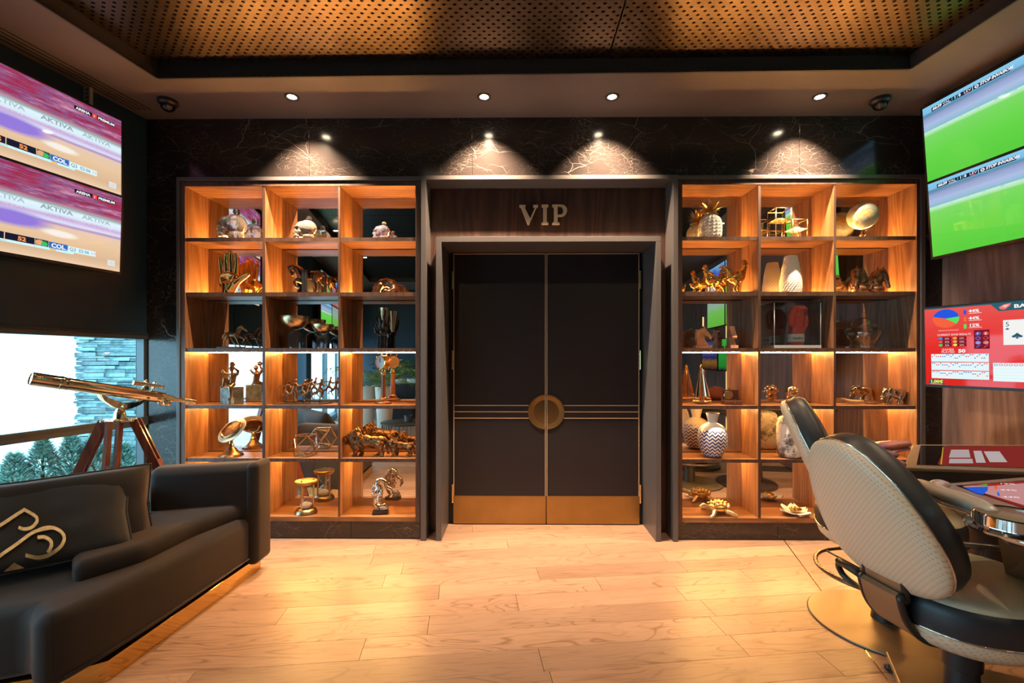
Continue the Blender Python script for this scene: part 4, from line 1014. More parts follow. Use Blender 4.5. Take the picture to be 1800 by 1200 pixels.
def egg(t, a, b, egg_, rot, n=2.36):
    c, s = math.cos(t), math.sin(t)
    x = abs(c)**(2/n)*(1 if c >= 0 else -1); y = abs(s)**(2/n)*(1 if s >= 0 else -1)
    q = y*b; p = x*a*(1+egg_*y)
    return p*math.cos(rot)-q*math.sin(rot), p*math.sin(rot)+q*math.cos(rot)
def dome(bm, frame, outline, prof, n=56):
    """prof: list of (scale, offset) from rim to centre; frame(p, q, off) -> point"""
    rings = []
    for k, off in prof:
        if k < 1e-4: rings.append([bm.verts.new(frame(0, 0, off))]); continue
        rings.append([bm.verts.new(frame(p*k, q*k, off)) for p, q in [outline(2*PI*i/n) for i in range(n)]])
    for A, Bq in zip(rings, rings[1:]):
        for i in range(n):
            j = (i+1) % n
            if len(Bq) == 1: bm.faces.new((A[i], A[j], Bq[0]))
            else: bm.faces.new((A[i], A[j], Bq[j], Bq[i]))
    bmesh.ops.recalc_face_normals(bm, faces=bm.faces)
def casino_chair(label, back_c, yaw, seat_top, lean=.41, disc=True, ring=True, egg_=-.248, rot=-.143, off_seat=.40):
    """local frame: +x is the way the sitter faces"""
    fwd = V((math.cos(yaw), math.sin(yaw), 0))
    base = V((back_c[0], back_c[1], 0))+fwd*off_seat
    r = thing('casino_chair', label, 'chair', base, yaw, 'casino chairs')
    bc_ = V((-off_seat, 0, back_c[2]))
    nrm = V((math.cos(lean), 0, math.sin(lean))); upv = V((-math.sin(lean), 0, math.cos(lean))); wv = V((0, 1, 0))
    fr = lambda p, q, o: bc_+wv*p+upv*q+nrm*o
    ol = lambda t: egg(t, .238, .298, egg_, rot)
    bm = B(); dome(bm, fr, ol, [(1.0, 0), (1.012, -.012), (.985, -.022), (.94, -.031), (.85, -.038), (.68, -.044), (.4, -.048), (0, -.049)]); bmesh.ops.remove_doubles(bm, verts=bm.verts, dist=1e-5); obj('back_shell', bm, M_cream, r, local=True, smooth=True)
    bm = B(); dome(bm, fr, ol, [(.985, -.004), (1.0, .012), (1.01, .045), (.985, .075), (.93, .093), (.84, .100), (.80, .097), (.74, .104), (.5, .112), (0, .115)]); obj('back_pad', bm, M_black_lt, r, local=True, smooth=True)
    bm = B(); tube(bm, [fr(p*1.006, q*1.006, .002) for p, q in [ol(2*PI*i/64) for i in range(64)]], .0042, 8, True); obj('piping', bm, M_pip, r, local=True, smooth=True)
    # seat
    so_ = lambda t: egg(t, .29, .275, 0, 0, 2.5)
    fs = lambda p, q, o: V((.0+p, q, seat_top+o))
    bm = B(); dome(bm, fs, so_, [(1.0, -.012), (.985, .002), (.93, .012), (.8, .020), (.5, .026), (0, .028)]); obj('seat_top', bm, M_cream_s, r, local=True, smooth=True)
    bm = B(); dome(bm, fs, so_, [(1.02, -.112), (1.03, -.085), (1.03, -.045), (1.005, -.010), (.97, -.004), (.5, -.004), (0, -.004)]); obj('seat_band', bm, M_black_lt, r, local=True, smooth=True)
    bm = B(); dome(bm, fs, so_, [(1.015, -.112), (1.015, -.125), (.98, -.155), (.88, -.182), (.7, -.198), (.4, -.205), (0, -.207)]); obj('seat_shell', bm, dot_seat, r, local=True, smooth=True)
    bm = B(); tube(bm, [fs(p*1.022, q*1.022, -.112) for p, q in [so_(2*PI*i/64) for i in range(64)]], .0045, 8, True); obj('piping', bm, M_pip, r, local=True, smooth=True)
    # bracket from the seat up the back, with a pull loop
    lo = fr(0, -.30, -.035); zz = seat_top
    pts = catmull([fr(0, -.23, -.026), fr(0, -.30, -.046), V((lo.x-.035, 0, zz-.02)), V((lo.x+.00, 0, zz-.12)), V((lo.x+.09, 0, zz-.19)), V((-.06, 0, zz-.215))], 5)
    bm = B(); rows = []
    for i, p in enumerate(pts):
        t = (pts[min(i+1, len(pts)-1)]-pts[max(i-1, 0)]).normalized(); n = V((t.z, 0, -t.x))*.010
        rows.append([bm.verts.new(v) for v in (p+V((0, .075, 0))+n, p-V((0, .075, 0))+n, p-V((0, .075, 0))-n, p+V((0, .075, 0))-n)])
    for r0, r1 in zip(rows, rows[1:]):
        for k in range(4): bm.faces.new((r0[k], r0[(k+1) % 4], r1[(k+1) % 4], r1[k]))
    bm.faces.new(rows[0]); bm.faces.new(rows[-1]); bmesh.ops.recalc_face_normals(bm, faces=bm.faces); obj('bracket', bm, M_base, r, local=True, auto=.7)
    for s_ in (-.08, .08):
        bm = B(); tube(bm, [p+V((0, s_, 0)) for p in pts], .013, 8); obj('bracket_edge', bm, M_black, r, local=True, smooth=True)
    hc = fr(.13, -.30, -.035)
    lp = [fr(.155+.062*math.cos(t)*(1 if abs(math.cos(t)) < .9 else .95), -.315+.045*math.sin(t), -.052-.0*math.sin(t)) for t in [2*PI*i/26 for i in range(26)]]
    bm = B(); tube(bm, lp, .0125, 10, True, .9); capsule(bm, fr(.10, -.285, -.05), fr(.20, -.275, -.05), .015, .014); obj('pull_loop', bm, M_black, r, local=True, smooth=True)
    # column, foot ring and base
    bm = B(); lathe(bm, [(.028, .02), (.028, seat_top-.22)], 0, 0, 20); obj('column', bm, M_chrome, r, local=True, auto=.6)
    bm = B(); lathe(bm, [(.060, .012), (.055, .05), (.052, .17), (.060, .175), (.060, .24), (.045, .245)], 0, 0, 24); obj('column_sleeve', bm, M_dark, r, local=True, auto=.6)
    if ring:
        bm = B(); tube(bm, [V((.295*math.cos(a), .295*math.sin(a), .262)) for a in [2*PI*i/48 for i in range(48)]], .0105, 10, True); obj('foot_ring', bm, mat('ring_metal', (.18, .13, .10), .25, .9), r, local=True, smooth=True)
        for k in range(3):
            a = 2*PI*k/3+.4; bm = B(); capsule(bm, (.05*math.cos(a), .05*math.sin(a), .22), (.29*math.cos(a), .29*math.sin(a), .262), .006, .006); obj('ring_spoke', bm, M_dark, r, local=True, smooth=True)
    if disc:
        bm = B(); lathe(bm, [(.328, .001), (.33, .004), (.328, .010), (.30, .013), (.12, .022), (.06, .026)], 0, 0, 64); obj('base_disc', bm, M_base, r, local=True, auto=.5)
        bm = B(); lathe(bm, [(.325, 0), (.334, .001), (.334, .005), (.329, .006)], 0, 0, 64, cap=False); obj('disc_rim', bm, M_black, r, local=True, smooth=True)
    return r
dot_seat = dot_mat('cream_dimpled_seat', (.68, .55, .40), (.54, .41, .28), 78., 'xz')
casino_chair('cream-backed casino chair nearest the camera, its back to us', (1.319, 1.723, .775), .115, .515, disc=False, ring=False)
casino_chair('cream and black casino chair further off, in front of the right bookcase', (1.605, 2.50, .845), -.50, .60, egg_=-.12, rot=0, off_seat=.32)

# ---------------------------------------------------------------- game tables
M_tab = noisy('table_bronze_top', (.20, .155, .115), (.225, .175, .13), 2., .3, .35)
M_tabe = mat('table_skirt', (.02, .03, .04), .35)
TZ = .85
def slab(bm, poly, z0, z1): prism(bm, poly, z0, z1)
def game_table(label, poly, scr, skirt=.07, ped=None):
    c = sum((V((*p, 0)) for p in poly), V())/len(poly)
    t = thing('game_table', label, 'table', (c.x, c.y, 0), group='game tables')
    bm = B(); prism(bm, poly, TZ-.016, TZ, .004, 2); obj('table_top', bm, M_tab, t)
    sk = [((p[0]-c.x)*.97+c.x, (p[1]-c.y)*.95+c.y) for p in poly]; sk2 = [((p[0]-c.x)*.9+c.x, (p[1]-c.y)*.82+c.y) for p in poly]
    bm = B(); n = len(poly); hi = [bm.verts.new((*p, TZ-.017)) for p in sk]; lo = [bm.verts.new((*p, TZ-.017-skirt)) for p in sk2]
    bm.faces.new(hi); bm.faces.new(list(reversed(lo)))
    for i in range(n): bm.faces.new((lo[i], lo[(i+1) % n], hi[(i+1) % n], hi[i]))
    bmesh.ops.recalc_face_normals(bm, faces=bm.faces); obj('skirt', bm, M_tabe, t)
    bm = B(); prism(bm, scr, TZ-.002, TZ+.0015); s = obj('table_screen', bm, scr_gl, t)
    pc_ = ped or (c.x, c.y)
    bm = B(); lathe(bm, [(.30, 0), (.30, .03), (.16, .06), (.14, .4), (.20, TZ-.10)], pc_[0], pc_[1], 28); obj('pedestal', bm, mat('pedestal_dark', (.035, .022, .018), .45), t, auto=.6)
    return t, s
scr_gl = mat('screen_off_glass', (.008, .006, .008), .03, 0, .9)
fp = [FL(1588, 821, TZ), FL(1604, 781, TZ), FL(1900, 782, TZ), FL(1900, 832, TZ)]
fs_ = [FL(1611, 817, TZ), FL(1618, 783, TZ), FL(1890, 784, TZ), FL(1890, 826, TZ)]
tA, sA = game_table('far game table with a glossy screen top below the red results screen', [p[:2] for p in fp], [p[:2] for p in fs_])
M_tr = emit('table_reflection_red', (.22, .022, .018), 1.0)  # red screen's reflection put in as emission; the glass itself catches only the wall
bm = B(); prism(bm, [tuple(FL(x, y, TZ)[:2]) for x, y in ((1648, 816.5), (1662, 784.5), (1888, 785), (1888, 825))], TZ+.0018, TZ+.0022); pA = obj('painted_reflection', bm, M_tr, sA)
for pts, c in ((((1668, 804), (1672, 790), (1703, 790), (1706, 804)), (.42, .33, .33)), (((1668, 814), (1669, 806), (1709, 806), (1711, 814)), (.42, .33, .33)), (((1716, 813), (1711, 792), (1725, 792), (1733, 813)), (.45, .38, .37)), (((1740, 812), (1729, 793), (1757, 793), (1771, 812)), (.45, .38, .37)), (((1653, 816), (1657, 786), (1658.5, 786), (1655.5, 816)), (.55, .35, .03))):  # pale blocks and yellow line belong to the painted reflection
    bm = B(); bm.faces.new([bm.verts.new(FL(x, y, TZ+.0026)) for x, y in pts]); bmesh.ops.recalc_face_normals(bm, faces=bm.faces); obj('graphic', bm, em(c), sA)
np_ = [FL(1640, 851, TZ), FL(1800, 838, TZ), (2.75, 1.95, 0), (2.75, 1.15, 0), (1.82, 1.20, 0), FL(1757, 915, TZ)]
tB, sB = game_table('near game table with a red reflection painted on its screen top and chrome cup holder', [tuple(p[:2]) for p in np_], [tuple(FL(x, y, TZ)[:2]) for x, y in ((1680, 853.5), (1802, 844), (1960, 846), (1960, 970), (1802, 894))], .07, (2.25, 1.55))
bm = B(); prism(bm, [tuple(FL(x, y, TZ)[:2]) for x, y in ((1692, 855.5), (1802, 847.5), (1950, 850), (1950, 945), (1802, 889))], TZ+.0018, TZ+.0022); pic = obj('painted_reflection', bm, emit('table_reflection', (.62, .29, .28), .85), sB)  # reflection of the overhead screen, put in as emission on the glass
def tpoly(pts, c, z=TZ+.0026):  # shapes within that painted reflection
    bm = B(); bm.faces.new([bm.verts.new(FL(x, y, z)) for x, y in pts]); bmesh.ops.recalc_face_normals(bm, faces=bm.faces); return obj('graphic', bm, em(c), sB)
tpoly([(1697, 856), (1737, 855), (1736, 862), (1728, 869), (1716, 866), (1704, 861)], (.02, .10, .62)); tpoly([(1715, 852.5), (1734, 850), (1737, 854.5), (1722, 854)], (.03, .5, .05)); tpoly([(1696, 853), (1720, 851), (1800, 846.5), (1800, 849), (1740, 854)], (.35, .02, .02))
tpoly([(1752, 865), (1756, 864.5), (1758, 871), (1754, 871.5)], (.03, .15, .7)); tpoly([(1748, 853.5), (1752, 853), (1753, 859), (1749, 859.4)], (.8, .1, .05))
for (x, y, s_) in ((1756, 850.5, '12%'), (1758, 861.5, '44%'), (1762, 874, '44%')):
    o_ = FL(x, y, TZ+.0028); M = frame_m(o_, FL(x+8, y+.3, TZ)-FL(x, y, TZ), (FL(x, y, TZ)-FL(x+1.6, y+5, TZ))); lettering(s_, .034, M, WHT, sB, xs=1.0)
# arm pads, chrome rims and cup holder
def organic(items, vox, smooth=3, dents=()):
    bm = B()
    for it in items:
        if it[0] == 'c': capsule(bm, *it[1:])
        else: ball(bm, it[1], it[2], 3, it[3] if len(it) > 3 else None)
    me = baked(bm, [('REMESH', dict(mode='VOXEL', voxel_size=vox)), ('SMOOTH', dict(factor=.5, iterations=smooth))])
    for c, rad, vec in dents:
        c = V(c); vec = V(vec)
        for v in me.vertices:
            d_ = (v.co-c).length/rad
            if d_ < 1: v.co += vec*(1-d_*d_)**2
    return me
def add_me(name, me, m, parent, smooth=True, **kw):
    me.transform(Matrix.Translation(-root_loc(parent))); return link(name, me, m, parent, smooth=smooth, **kw)
M_pad = mat('pad_vinyl', (.42, .40, .36), .22, .25)
M_pad2 = noisy('pad_vinyl_red', (.42, .15, .10), (.16, .09, .14), 9., .22, .2)
def pads(tab, cents, m, zz=TZ+.028):
    it = []
    for (x, y, r) in cents:
        it.append((FL(x, y, zz), r))
    bm = B(); items = [('c', a[0], b[0], a[1], b[1]) for a, b in zip(it, it[1:])]
    me = organic(items, .007, 4); me.transform(Matrix.Translation((0, 0, zz)) @ Matrix.Diagonal((1, 1, .62, 1)) @ Matrix.Translation((0, 0, -zz))); add_me('arm_pad', me, m, tab)
    me = organic([('c', a[0]-V((0, 0, .02)), b[0]-V((0, 0, .02)), a[1]*1.12, b[1]*1.12) for a, b in zip(it, it[1:])], .008, 4); me.transform(Matrix.Translation((0, 0, zz-.026)) @ Matrix.Diagonal((1, 1, .28, 1)) @ Matrix.Translation((0, 0, -zz+.02))); add_me('pad_rim', me, M_chrome, tab)
pads(tB, [(1618, 850, .030), (1642, 860, .036), (1662, 868, .034), (1690, 876, .036), (1720, 887, .034), (1738, 896, .026)], M_pad)
pads(tB, [(1640, 858, .032), (1652, 850, .028), (1660, 851, .022)], M_pad)
pads(tA, [(1528, 788, .036), (1552, 784, .044), (1572, 781, .042), (1590, 779.5, .034)], M_pad2, TZ+.018)
pads(tA, [(1536, 800, .040), (1556, 798, .038), (1566, 799, .032)], M_pad2, TZ+.016); pads(tA, [(1554, 815, .040), (1570, 813, .038), (1579, 815, .032)], M_pad2, TZ+.016)
cc = FL(1787, 916, TZ+.012); R_ = .098
ch = tB
bm = B(); lathe(bm, [(R_*1.16, TZ-.018), (R_*1.2, TZ-.012), (R_*1.15, TZ-.004), (R_, TZ-.002), (R_, TZ+.030), (R_*.97, TZ+.034), (R_*.93, TZ+.030), (R_*.93, TZ+.027), (0, TZ+.027)], cc.x, cc.y, 44); obj('cup_holder', bm, M_chrome, tB, auto=.5)
bm = B(); lathe(bm, [(R_*.92, TZ+.0275), (R_*.90, TZ+.0285), (0, TZ+.0285)], cc.x, cc.y, 40); obj('cup_lid', bm, M_tab, tB, auto=.5)
# chrome-edged rim along the front of the near table
pth = catmull([FL(1655, 868, TZ-.02), FL(1700, 880, TZ-.02), FL(1728, 898, TZ-.022), FL(1722, 922, TZ-.03), FL(1750, 938, TZ-.03), FL(1830, 962, TZ-.03)], 6)
bm = B(); tube(bm, pth, .012, 8); obj('front_rail', bm, M_chrome, tB, smooth=True)
bm = B(); hexa(bm, [P(1768, 1010, 1.75), P(1830, 1030, 1.62), P(1830, 1030, 1.75), P(1790, 1010, 1.85), P(1752, 938, 1.50), P(1830, 955, 1.42), P(1830, 950, 1.6), P(1780, 935, 1.65)]); bmesh.ops.recalc_face_normals(bm, faces=bm.faces); obj('bracket', bm, M_base, tB)
# foot rail under the far table
a, b_ = P(1665, 953, 2.0), P(1830, 972, 1.92)
bm = B(); capsule(bm, a, b_, .012, .012); m_ = P(1725, 960, 1.97); capsule(bm, m_, V((m_.x, m_.y, .0)), .010, .010); e_ = P(1668, 954, 2.0); capsule(bm, e_, V((e_.x, e_.y, 0)), .010, .010); obj('foot_rail', bm, mat('rail_metal', (.22, .19, .17), .3, .8), tA, smooth=True)
# footplate and waste bin by the near chair
q = [FL(1557, 1143, .06), FL(1690, 1166, .06), FL(1800, 1190, .06), FL(1800, 1300, .06), FL(1590, 1220, .06)]
bm = B(); prism(bm, [tuple(p[:2]) for p in q], .035, .06, .004, 1); fpz = thing('foot_plate', 'bronze foot plate on the floor under the nearest chair', 'foot plate', (q[0].x, q[0].y, 0)); obj('plate', bm, M_base, fpz)
for p in ((1562, 1172), (1600, 1230)):
    c_ = FL(*p, .02); bm = B(); capsule(bm, c_, c_+V((.03, -.03, 0)), .018, .018); obj('roller', bm, M_dark, fpz, smooth=True)
# ---------------------------------------------------------------- ornaments on the shelves
class Fig:
    """an ornament drawn in photo pixels at its own depth; d is the depth offset in the same unit"""
    def __init__(s, name, label, cat, px, row, Y=None, group=None):
        s.Y = Y or BY+.125; s.Z = ROWZ[row-1]+.0006; s.m = s.Y/F
        s.by = HOR+(CZ-s.Z)/s.m
        p = P(px, s.by, s.Y); s.root = thing(name, label, cat, (p.x, s.Y, s.Z), group=group)
    def p(s, x, y, d=0): q = P(x, y, s.Y); return V((q.x, s.Y+d*s.m, q.z))
    def org(s, name, items, m, vox=.9, smooth=2, dents=(), label=None, jit=0.):
        it = []
        for i in items:
            if i[0] == 'c':
                a, b = i[1], i[2]
                # 'c',(x,y,d),(x,y,d),r0,r1
                it.append(('c', s.p(*a), s.p(*b), i[3]*s.m, i[4]*s.m))
            elif i[0] == 'l':      # polyline of (x,y,d,r)
                for a, b in zip(i[1], i[1][1:]): it.append(('c', s.p(*a[:3]), s.p(*b[:3]), a[3]*s.m, b[3]*s.m))
            else:
                rot = Matrix.Rotation(math.radians(i[3]), 3, 'Y') if len(i) > 3 else None
                it.append(('e', s.p(*i[1]), tuple(q*s.m for q in i[2]), rot) if rot else ('e', s.p(*i[1]), tuple(q*s.m for q in i[2])))
        me = organic(it, vox*s.m, smooth, [(s.p(*c), r*s.m, V(v)*s.m) for c, r, v in dents])
        if jit:
            for v in me.vertices: v.co += V((noise.noise(v.co*90), noise.noise(v.co*90+V((7, 0, 0))), noise.noise(v.co*90+V((0, 9, 0)))))*jit*s.m
        z0 = min(v.co.z for v in me.vertices)
        for v in me.vertices:
            if v.co.z < s.Z: v.co.z = s.Z
        return add_me(name, me, m, s.root, label=label)
    def bm(s, name, bm, m, parent=None, **kw): return obj(name, bm, m, parent or s.root, **kw)
    def lathe(s, name, prof, m, cx, d=0, parent=None, seg=28, auto=.6, sm=False, flat=1., cap=True):
        """prof: (radius px, y px)"""
        bm = B(); c = s.p(cx, s.by, d)
        lathe(bm, [(r*s.m, max(s.Z, s.p(cx, y).z)) for r, y in prof], c.x, c.y, seg, cap=cap)
        if flat != 1:
            for v in bm.verts: v.co.y = c.y+(v.co.y-c.y)*flat
        return s.bm(name, bm, m, parent, **({'smooth': True} if sm else {'auto': auto}))
    def tube(s, name, pts, r, m, parent=None, closed=False, seg=8, k=0):
        q = [s.p(*p) for p in pts]
        if k: q = catmull(q, k, closed)
        bm = B(); tube(bm, q, r*s.m if not isinstance(r, list) else [x*s.m for x in r], seg, closed); return s.bm(name, bm, m, parent, smooth=True)
    def boxp(s, name, x0, x1, y0, y1, d0, d1, m, parent=None, bev=.0, rz=0):
        bm = B(); a, b = s.p(x0, y0, d0), s.p(x1, y1, d1); a.z = max(a.z, s.Z); b.z = max(b.z, s.Z)
        box(bm, a, b, bev)
        if rz:
            c = (a+b)/2; bmesh.ops.rotate(bm, cent=c, matrix=Matrix.Rotation(math.radians(rz), 3, 'Z'), verts=bm.verts)
        return s.bm(name, bm, m, parent)

M_skull = mat('bottle_glass', (1., .97, .93), .03, 0, .6, **{'Transmission Weight': .86, 'IOR': 1.36})
nt, bb, L = parts_of(M_skull); tc = nd(nt, 'ShaderNodeTexCoord'); n3 = nd(nt, 'ShaderNodeTexNoise', i_Scale=55., i_Detail=2.); L(tc.outputs['Object'], n3.inputs['Vector']); bp_ = nd(nt, 'ShaderNodeBump', i_Strength=.45, i_Distance=.006); L(n3.outputs['Fac'], bp_.inputs['Height']); L(bp_.outputs[0], bb.inputs['Normal'])
M_irid = mat('iridescent_glass', (.80, .76, 1.), .08, .25, .8, **{'Transmission Weight': .7, 'IOR': 1.45, 'Coat Weight': .5})
M_cork = mat('cork_stopper', (.72, .55, .36), .35)
# --- left bookcase, top row: skull bottles
def skull(cx, cy, k, label, m, stopper, Y=None):
    f = Fig('skull_bottle', label, 'bottle', cx, 1, Y, group='skull bottles'); b = f.by; S = lambda v: v*k
    q = lambda x, y, d=0: (cx+S(x), b-S(y), S(d))
    it = [('e', q(4, 29), (S(20.5), S(17.5), S(18.5))), ('e', q(-8, 30, -1), (S(13.5), S(14), S(14.5))), ('e', q(-12, 21, -3), (S(11), S(12), S(14))), ('e', q(-8, 19, -10), (S(7), S(5), S(3.6))), ('e', q(-15, 11, -4), (S(8.6), S(10), S(8))), ('e', q(-11, 4, -3), (S(12.5), S(11), S(5.6))), ('e', q(6, 10), (S(14), S(13), S(10))),
          ('c', q(-20, 30, -10), q(-11, 31, -13.5), S(2.2), S(2.2)), ('c', q(-22, 24, -7), q(-23.5, 21, -7.5), S(1.8), S(2))]
    for t in range(6): it.append(('e', q(-22.5+t*2.6, 8.6, -9.5-t*.9), (S(1.3), S(1.3), S(2.4))))
    for t in range(5): it.append(('e', q(-21+t*2.6, 4.4, -9.5-t*.8), (S(1.3), S(1.3), S(2))))
    f.org('skull', it, m, .62*k, 1, dents=[(q(-14.5, 25, -14), S(5.2), (S(1), S(4.6), 0)), (q(-23, 25, -3), S(4), (S(3), S(.6), 0)), (q(-22.5, 17, -8), S(2.6), (S(2), S(1.6), 0)), (q(-1, 20, -15), S(6), (0, S(2), 0))])
    f.lathe('neck', [(S(4.6), b-S(45)), (S(4.6), b-S(49)), (S(6), b-S(49.5)), (S(6), b-S(51.5)), (S(4.8), b-S(52))], m, cx+S(7), seg=24)
    f.lathe('stopper', [(S(5), b-S(51.5)), (S(5.6), b-S(52.5)), (S(5.4), b-S(55)), (S(4), b-S(56))], stopper, cx+S(7), seg=24)
skull(409, 0, 1.0, 'large clear glass skull bottle, leftmost of the three skulls', M_skull, M_skull)
skull(537.5, 0, .78, 'medium clear glass skull bottle with round stopper, middle of the three', M_skull, M_skull)
skull(671, 0, .60, 'small iridescent violet skull bottle, rightmost of the three', M_irid, M_cork)

# --- golden hand
f = Fig('hand_sculpture', 'shiny gold raised open hand sculpture, below the largest skull bottle', 'sculpture', 404, 2)
f.org('hand', [('l', [(401, 530, 0, 12), (402, 512, 0, 11.5), (404, 500, 0, 13)]), ('e', (403, 490, 0), (16.5, 7.5, 17)), ('e', (393, 496, -3), (6.5, 6.5, 17), -8), ('e', (414, 496, -5), (8, 7, 15), 22),
    ('l', [(390, 480, 0, 5), (388.5, 466, -1, 4.3), (388.5, 456, -3, 3.9), (389, 452.5, -4, 3.4)]), ('l', [(398, 478, 0, 5.2), (397.5, 462, -1, 4.5), (398.5, 451, -2, 4.1), (399, 446.5, -4, 3.5)]),
    ('l', [(407, 477, 0, 5.2), (406.5, 459, -1, 4.6), (407, 447, -2, 4.1), (407, 443, -4, 3.5)]), ('l', [(415, 480, 0, 5.2), (417, 464, -1, 4.4), (417, 453, -2, 4), (416, 448.5, -4, 3.4)]),
    ('l', [(410, 510, -5, 7), (418, 500, -8, 6.6), (427, 492, -8, 5.2), (436, 486.5, -8, 4.6), (442, 483.5, -9, 3.4)]), ('l', [(392, 486, -6, 3), (398, 484, -6.6, 3), (408, 483, -6.6, 3), (416, 485, -6, 3)])],
    M_gold, .7, 2, dents=[((403, 493, -9), 9, (0, 4, 0))])

# --- horse bookends
def plates(f, x, xb0, xb1):
    f.boxp('upright_plate', x-2.2, x+2.2, f.by, 476, -13, 13, M_black, bev=.001); f.boxp('foot_plate', xb0, xb1, f.by, f.by-2, -13, 13, M_black)
f = Fig('horse_bookend', 'bronze horse bookend, front half with a bowed head', 'bookend', 530, 2, group='horse bookends')
plates(f, 538.5, 506, 538)
b = f.by-2
f.org('horse', [('e', (531, 489, 0), (9, 8, 10)), ('l', [(533, 486, 0, 9.5), (527, 476, 0, 7.5), (518, 470, 0, 5.4), (511, 471.5, 0, 4.2)]), ('l', [(510, 471, 0, 4.4), (512, 478, 0, 3.4), (514, 483, 0, 2.6)]), ('c', (510, 469, -2), (506.5, 470, -3), 1.3, .6), ('c', (510, 468.5, 2), (507, 469, 3), 1.3, .6),
    ('l', [(530, 493, -4, 5), (523, 492.5, -5, 3.2), (519.5, 497, -5, 2.6), (522, 504, -5, 1.7), (528, 507, -5, 2)]), ('l', [(533, 494, 4, 5), (531.5, 503, 4, 2.6), (531.5, 512, 4, 1.9), (531.5, b-2, 4, 2.2), (531, b, 4, 2.4)]), ('l', [(512, 467.5, 0, 1.6), (520, 466, 0, 2), (528, 471, 0, 2), (535, 478, 0, 1.6)])], M_bronze_d, .55, 2)
f = Fig('horse_bookend', 'bronze horse bookend, rear half with a hanging tail', 'bookend', 556, 2, group='horse bookends')
plates(f, 543.5, 543, 574)
f.org('horse', [('e', (551, 484, 0), (9, 8, 8.5)), ('e', (559, 484, 0), (8.5, 8.5, 9)), ('l', [(557, 488, -4, 6.5), (555, 496, -4, 3.6), (557.5, 503, -4, 2.3), (557, 512, -4, 1.8), (555.5, b, -4, 2.4)]), ('l', [(562, 488, 4, 6.5), (565, 496, 4, 3.4), (570, 502, 4, 2.2), (571, 512, 4, 1.7), (570, b, 4, 2.3)]),
    ('l', [(564, 480, 0, 2.4), (570, 480, 0, 2.8), (573.5, 487, 0, 2.8), (572, 498, 0, 2.4), (573, 506, 0, 1.2)])], M_bronze_d, .55, 2)

# --- crouching bronze
f = Fig('animal_sculpture', 'dark bronze crouching animal with gilded haunch, under the small skull', 'sculpture', 684, 2)
f.org('animal', [('l', [(662, 516, 0, 6), (664, 505, 0, 7.5), (671, 498, 0, 8), (681, 496, 0, 8), (690, 500, 0, 8.5), (699, 507, 0, 7.5), (707, 514, 0, 5.5)]), ('e', (695, 508, -3), (10, 7, 9), 30), ('l', [(696, 510, -8, 5), (688, 514, -9, 3.6), (680, 512, -9, 2.6), (676, 518, -9, 3)]),
    ('l', [(671, 502, -6, 4.6), (668, 512, -8, 3.3), (662, 518, -8, 2.8)]), ('e', (660, 512, 0), (5.5, 5, 4.6), 20), ('c', (657, 514, 0), (654.5, 516, 0), 3, 2), ('c', (658, 507.5, -3), (656.5, 504.5, -3), 1.5, .7), ('c', (660, 507, 3), (659, 504, 3), 1.5, .7), ('l', [(707, 513, 0, 3), (712, 518, 0, 2), (716, 520, -3, 1.6)])], M_bronze_d, .65, 2)

# --- striding horse on a plate
f = Fig('horse_figurine', 'small bronze horse trotting on a dark plate, third row', 'figurine', 405, 3)
f.boxp('base_plate', 385, 426, f.by, f.by-3, -8, 8, mat('grey_plate', (.10, .10, .11), .4), bev=.0008)
b = f.by-3
def horse(f, m, b, x0=0., vox=.42):
    f.org('horse', [('e', (403, 588, 0), (6, 5, 5.2)), ('e', (409.5, 589, 0), (9, 4.6, 4.6)), ('e', (416.5, 588, 0), (6, 4.8, 5.4), 15), ('l', [(418, 586, 0, 4.4), (422, 580, 0, 3.4), (425.5, 575.5, 0, 2.6)]), ('l', [(426, 575, 0, 2.8), (430.5, 578.5, 0, 2.1), (434, 581.5, 0, 1.6)]), ('c', (426, 573.5, -1.2), (426.5, 571, -1.4), .8, .3), ('c', (426, 573.5, 1.2), (426.5, 571, 1.4), .8, .3),
        ('l', [(424, 572.5, 0, 1.4), (419, 576, 0, 1.7), (416, 582, 0, 1.6)]), ('c', (421, 574.5, 0), (417.5, 575.5, 0), 1, .5), ('c', (418.5, 578, 0), (415, 579.5, 0), 1, .5),
        ('l', [(401.5, 590, -2.5, 4), (398, 596, -2.5, 1.8), (396, 598.5, -2.5, 1.4), (396, 605, -2.5, .9), (394.5, b, -2.5, 1.2)]), ('l', [(404, 590, 2.5, 3.6), (406.5, 597, 2.5, 1.7), (408, 600, 2.5, 1.2), (412, 606, 2.5, .9), (413, b, 2.5, 1.2)]),
        ('l', [(416, 591, -2.5, 3), (418, 597, -2.5, 1.6), (420, 602, -2.5, 1.1), (422.5, b-1, -2.5, 1), (424, b, -2.5, 1.2)]), ('l', [(418, 590, 2.5, 2.8), (424, 593.5, 2.5, 1.7), (428.5, 596, 2.5, 1.3), (426, 600.5, 2.5, .9), (424.5, 602, 2.5, 1.1)]),
        ('l', [(398.5, 586.5, 0, 1.3), (395, 586.5, 0, 1.6), (392.5, 590, 0, 1.7), (391.5, 595, 0, .9)])], m, vox, 1)
horse(f, M_bronze, b)

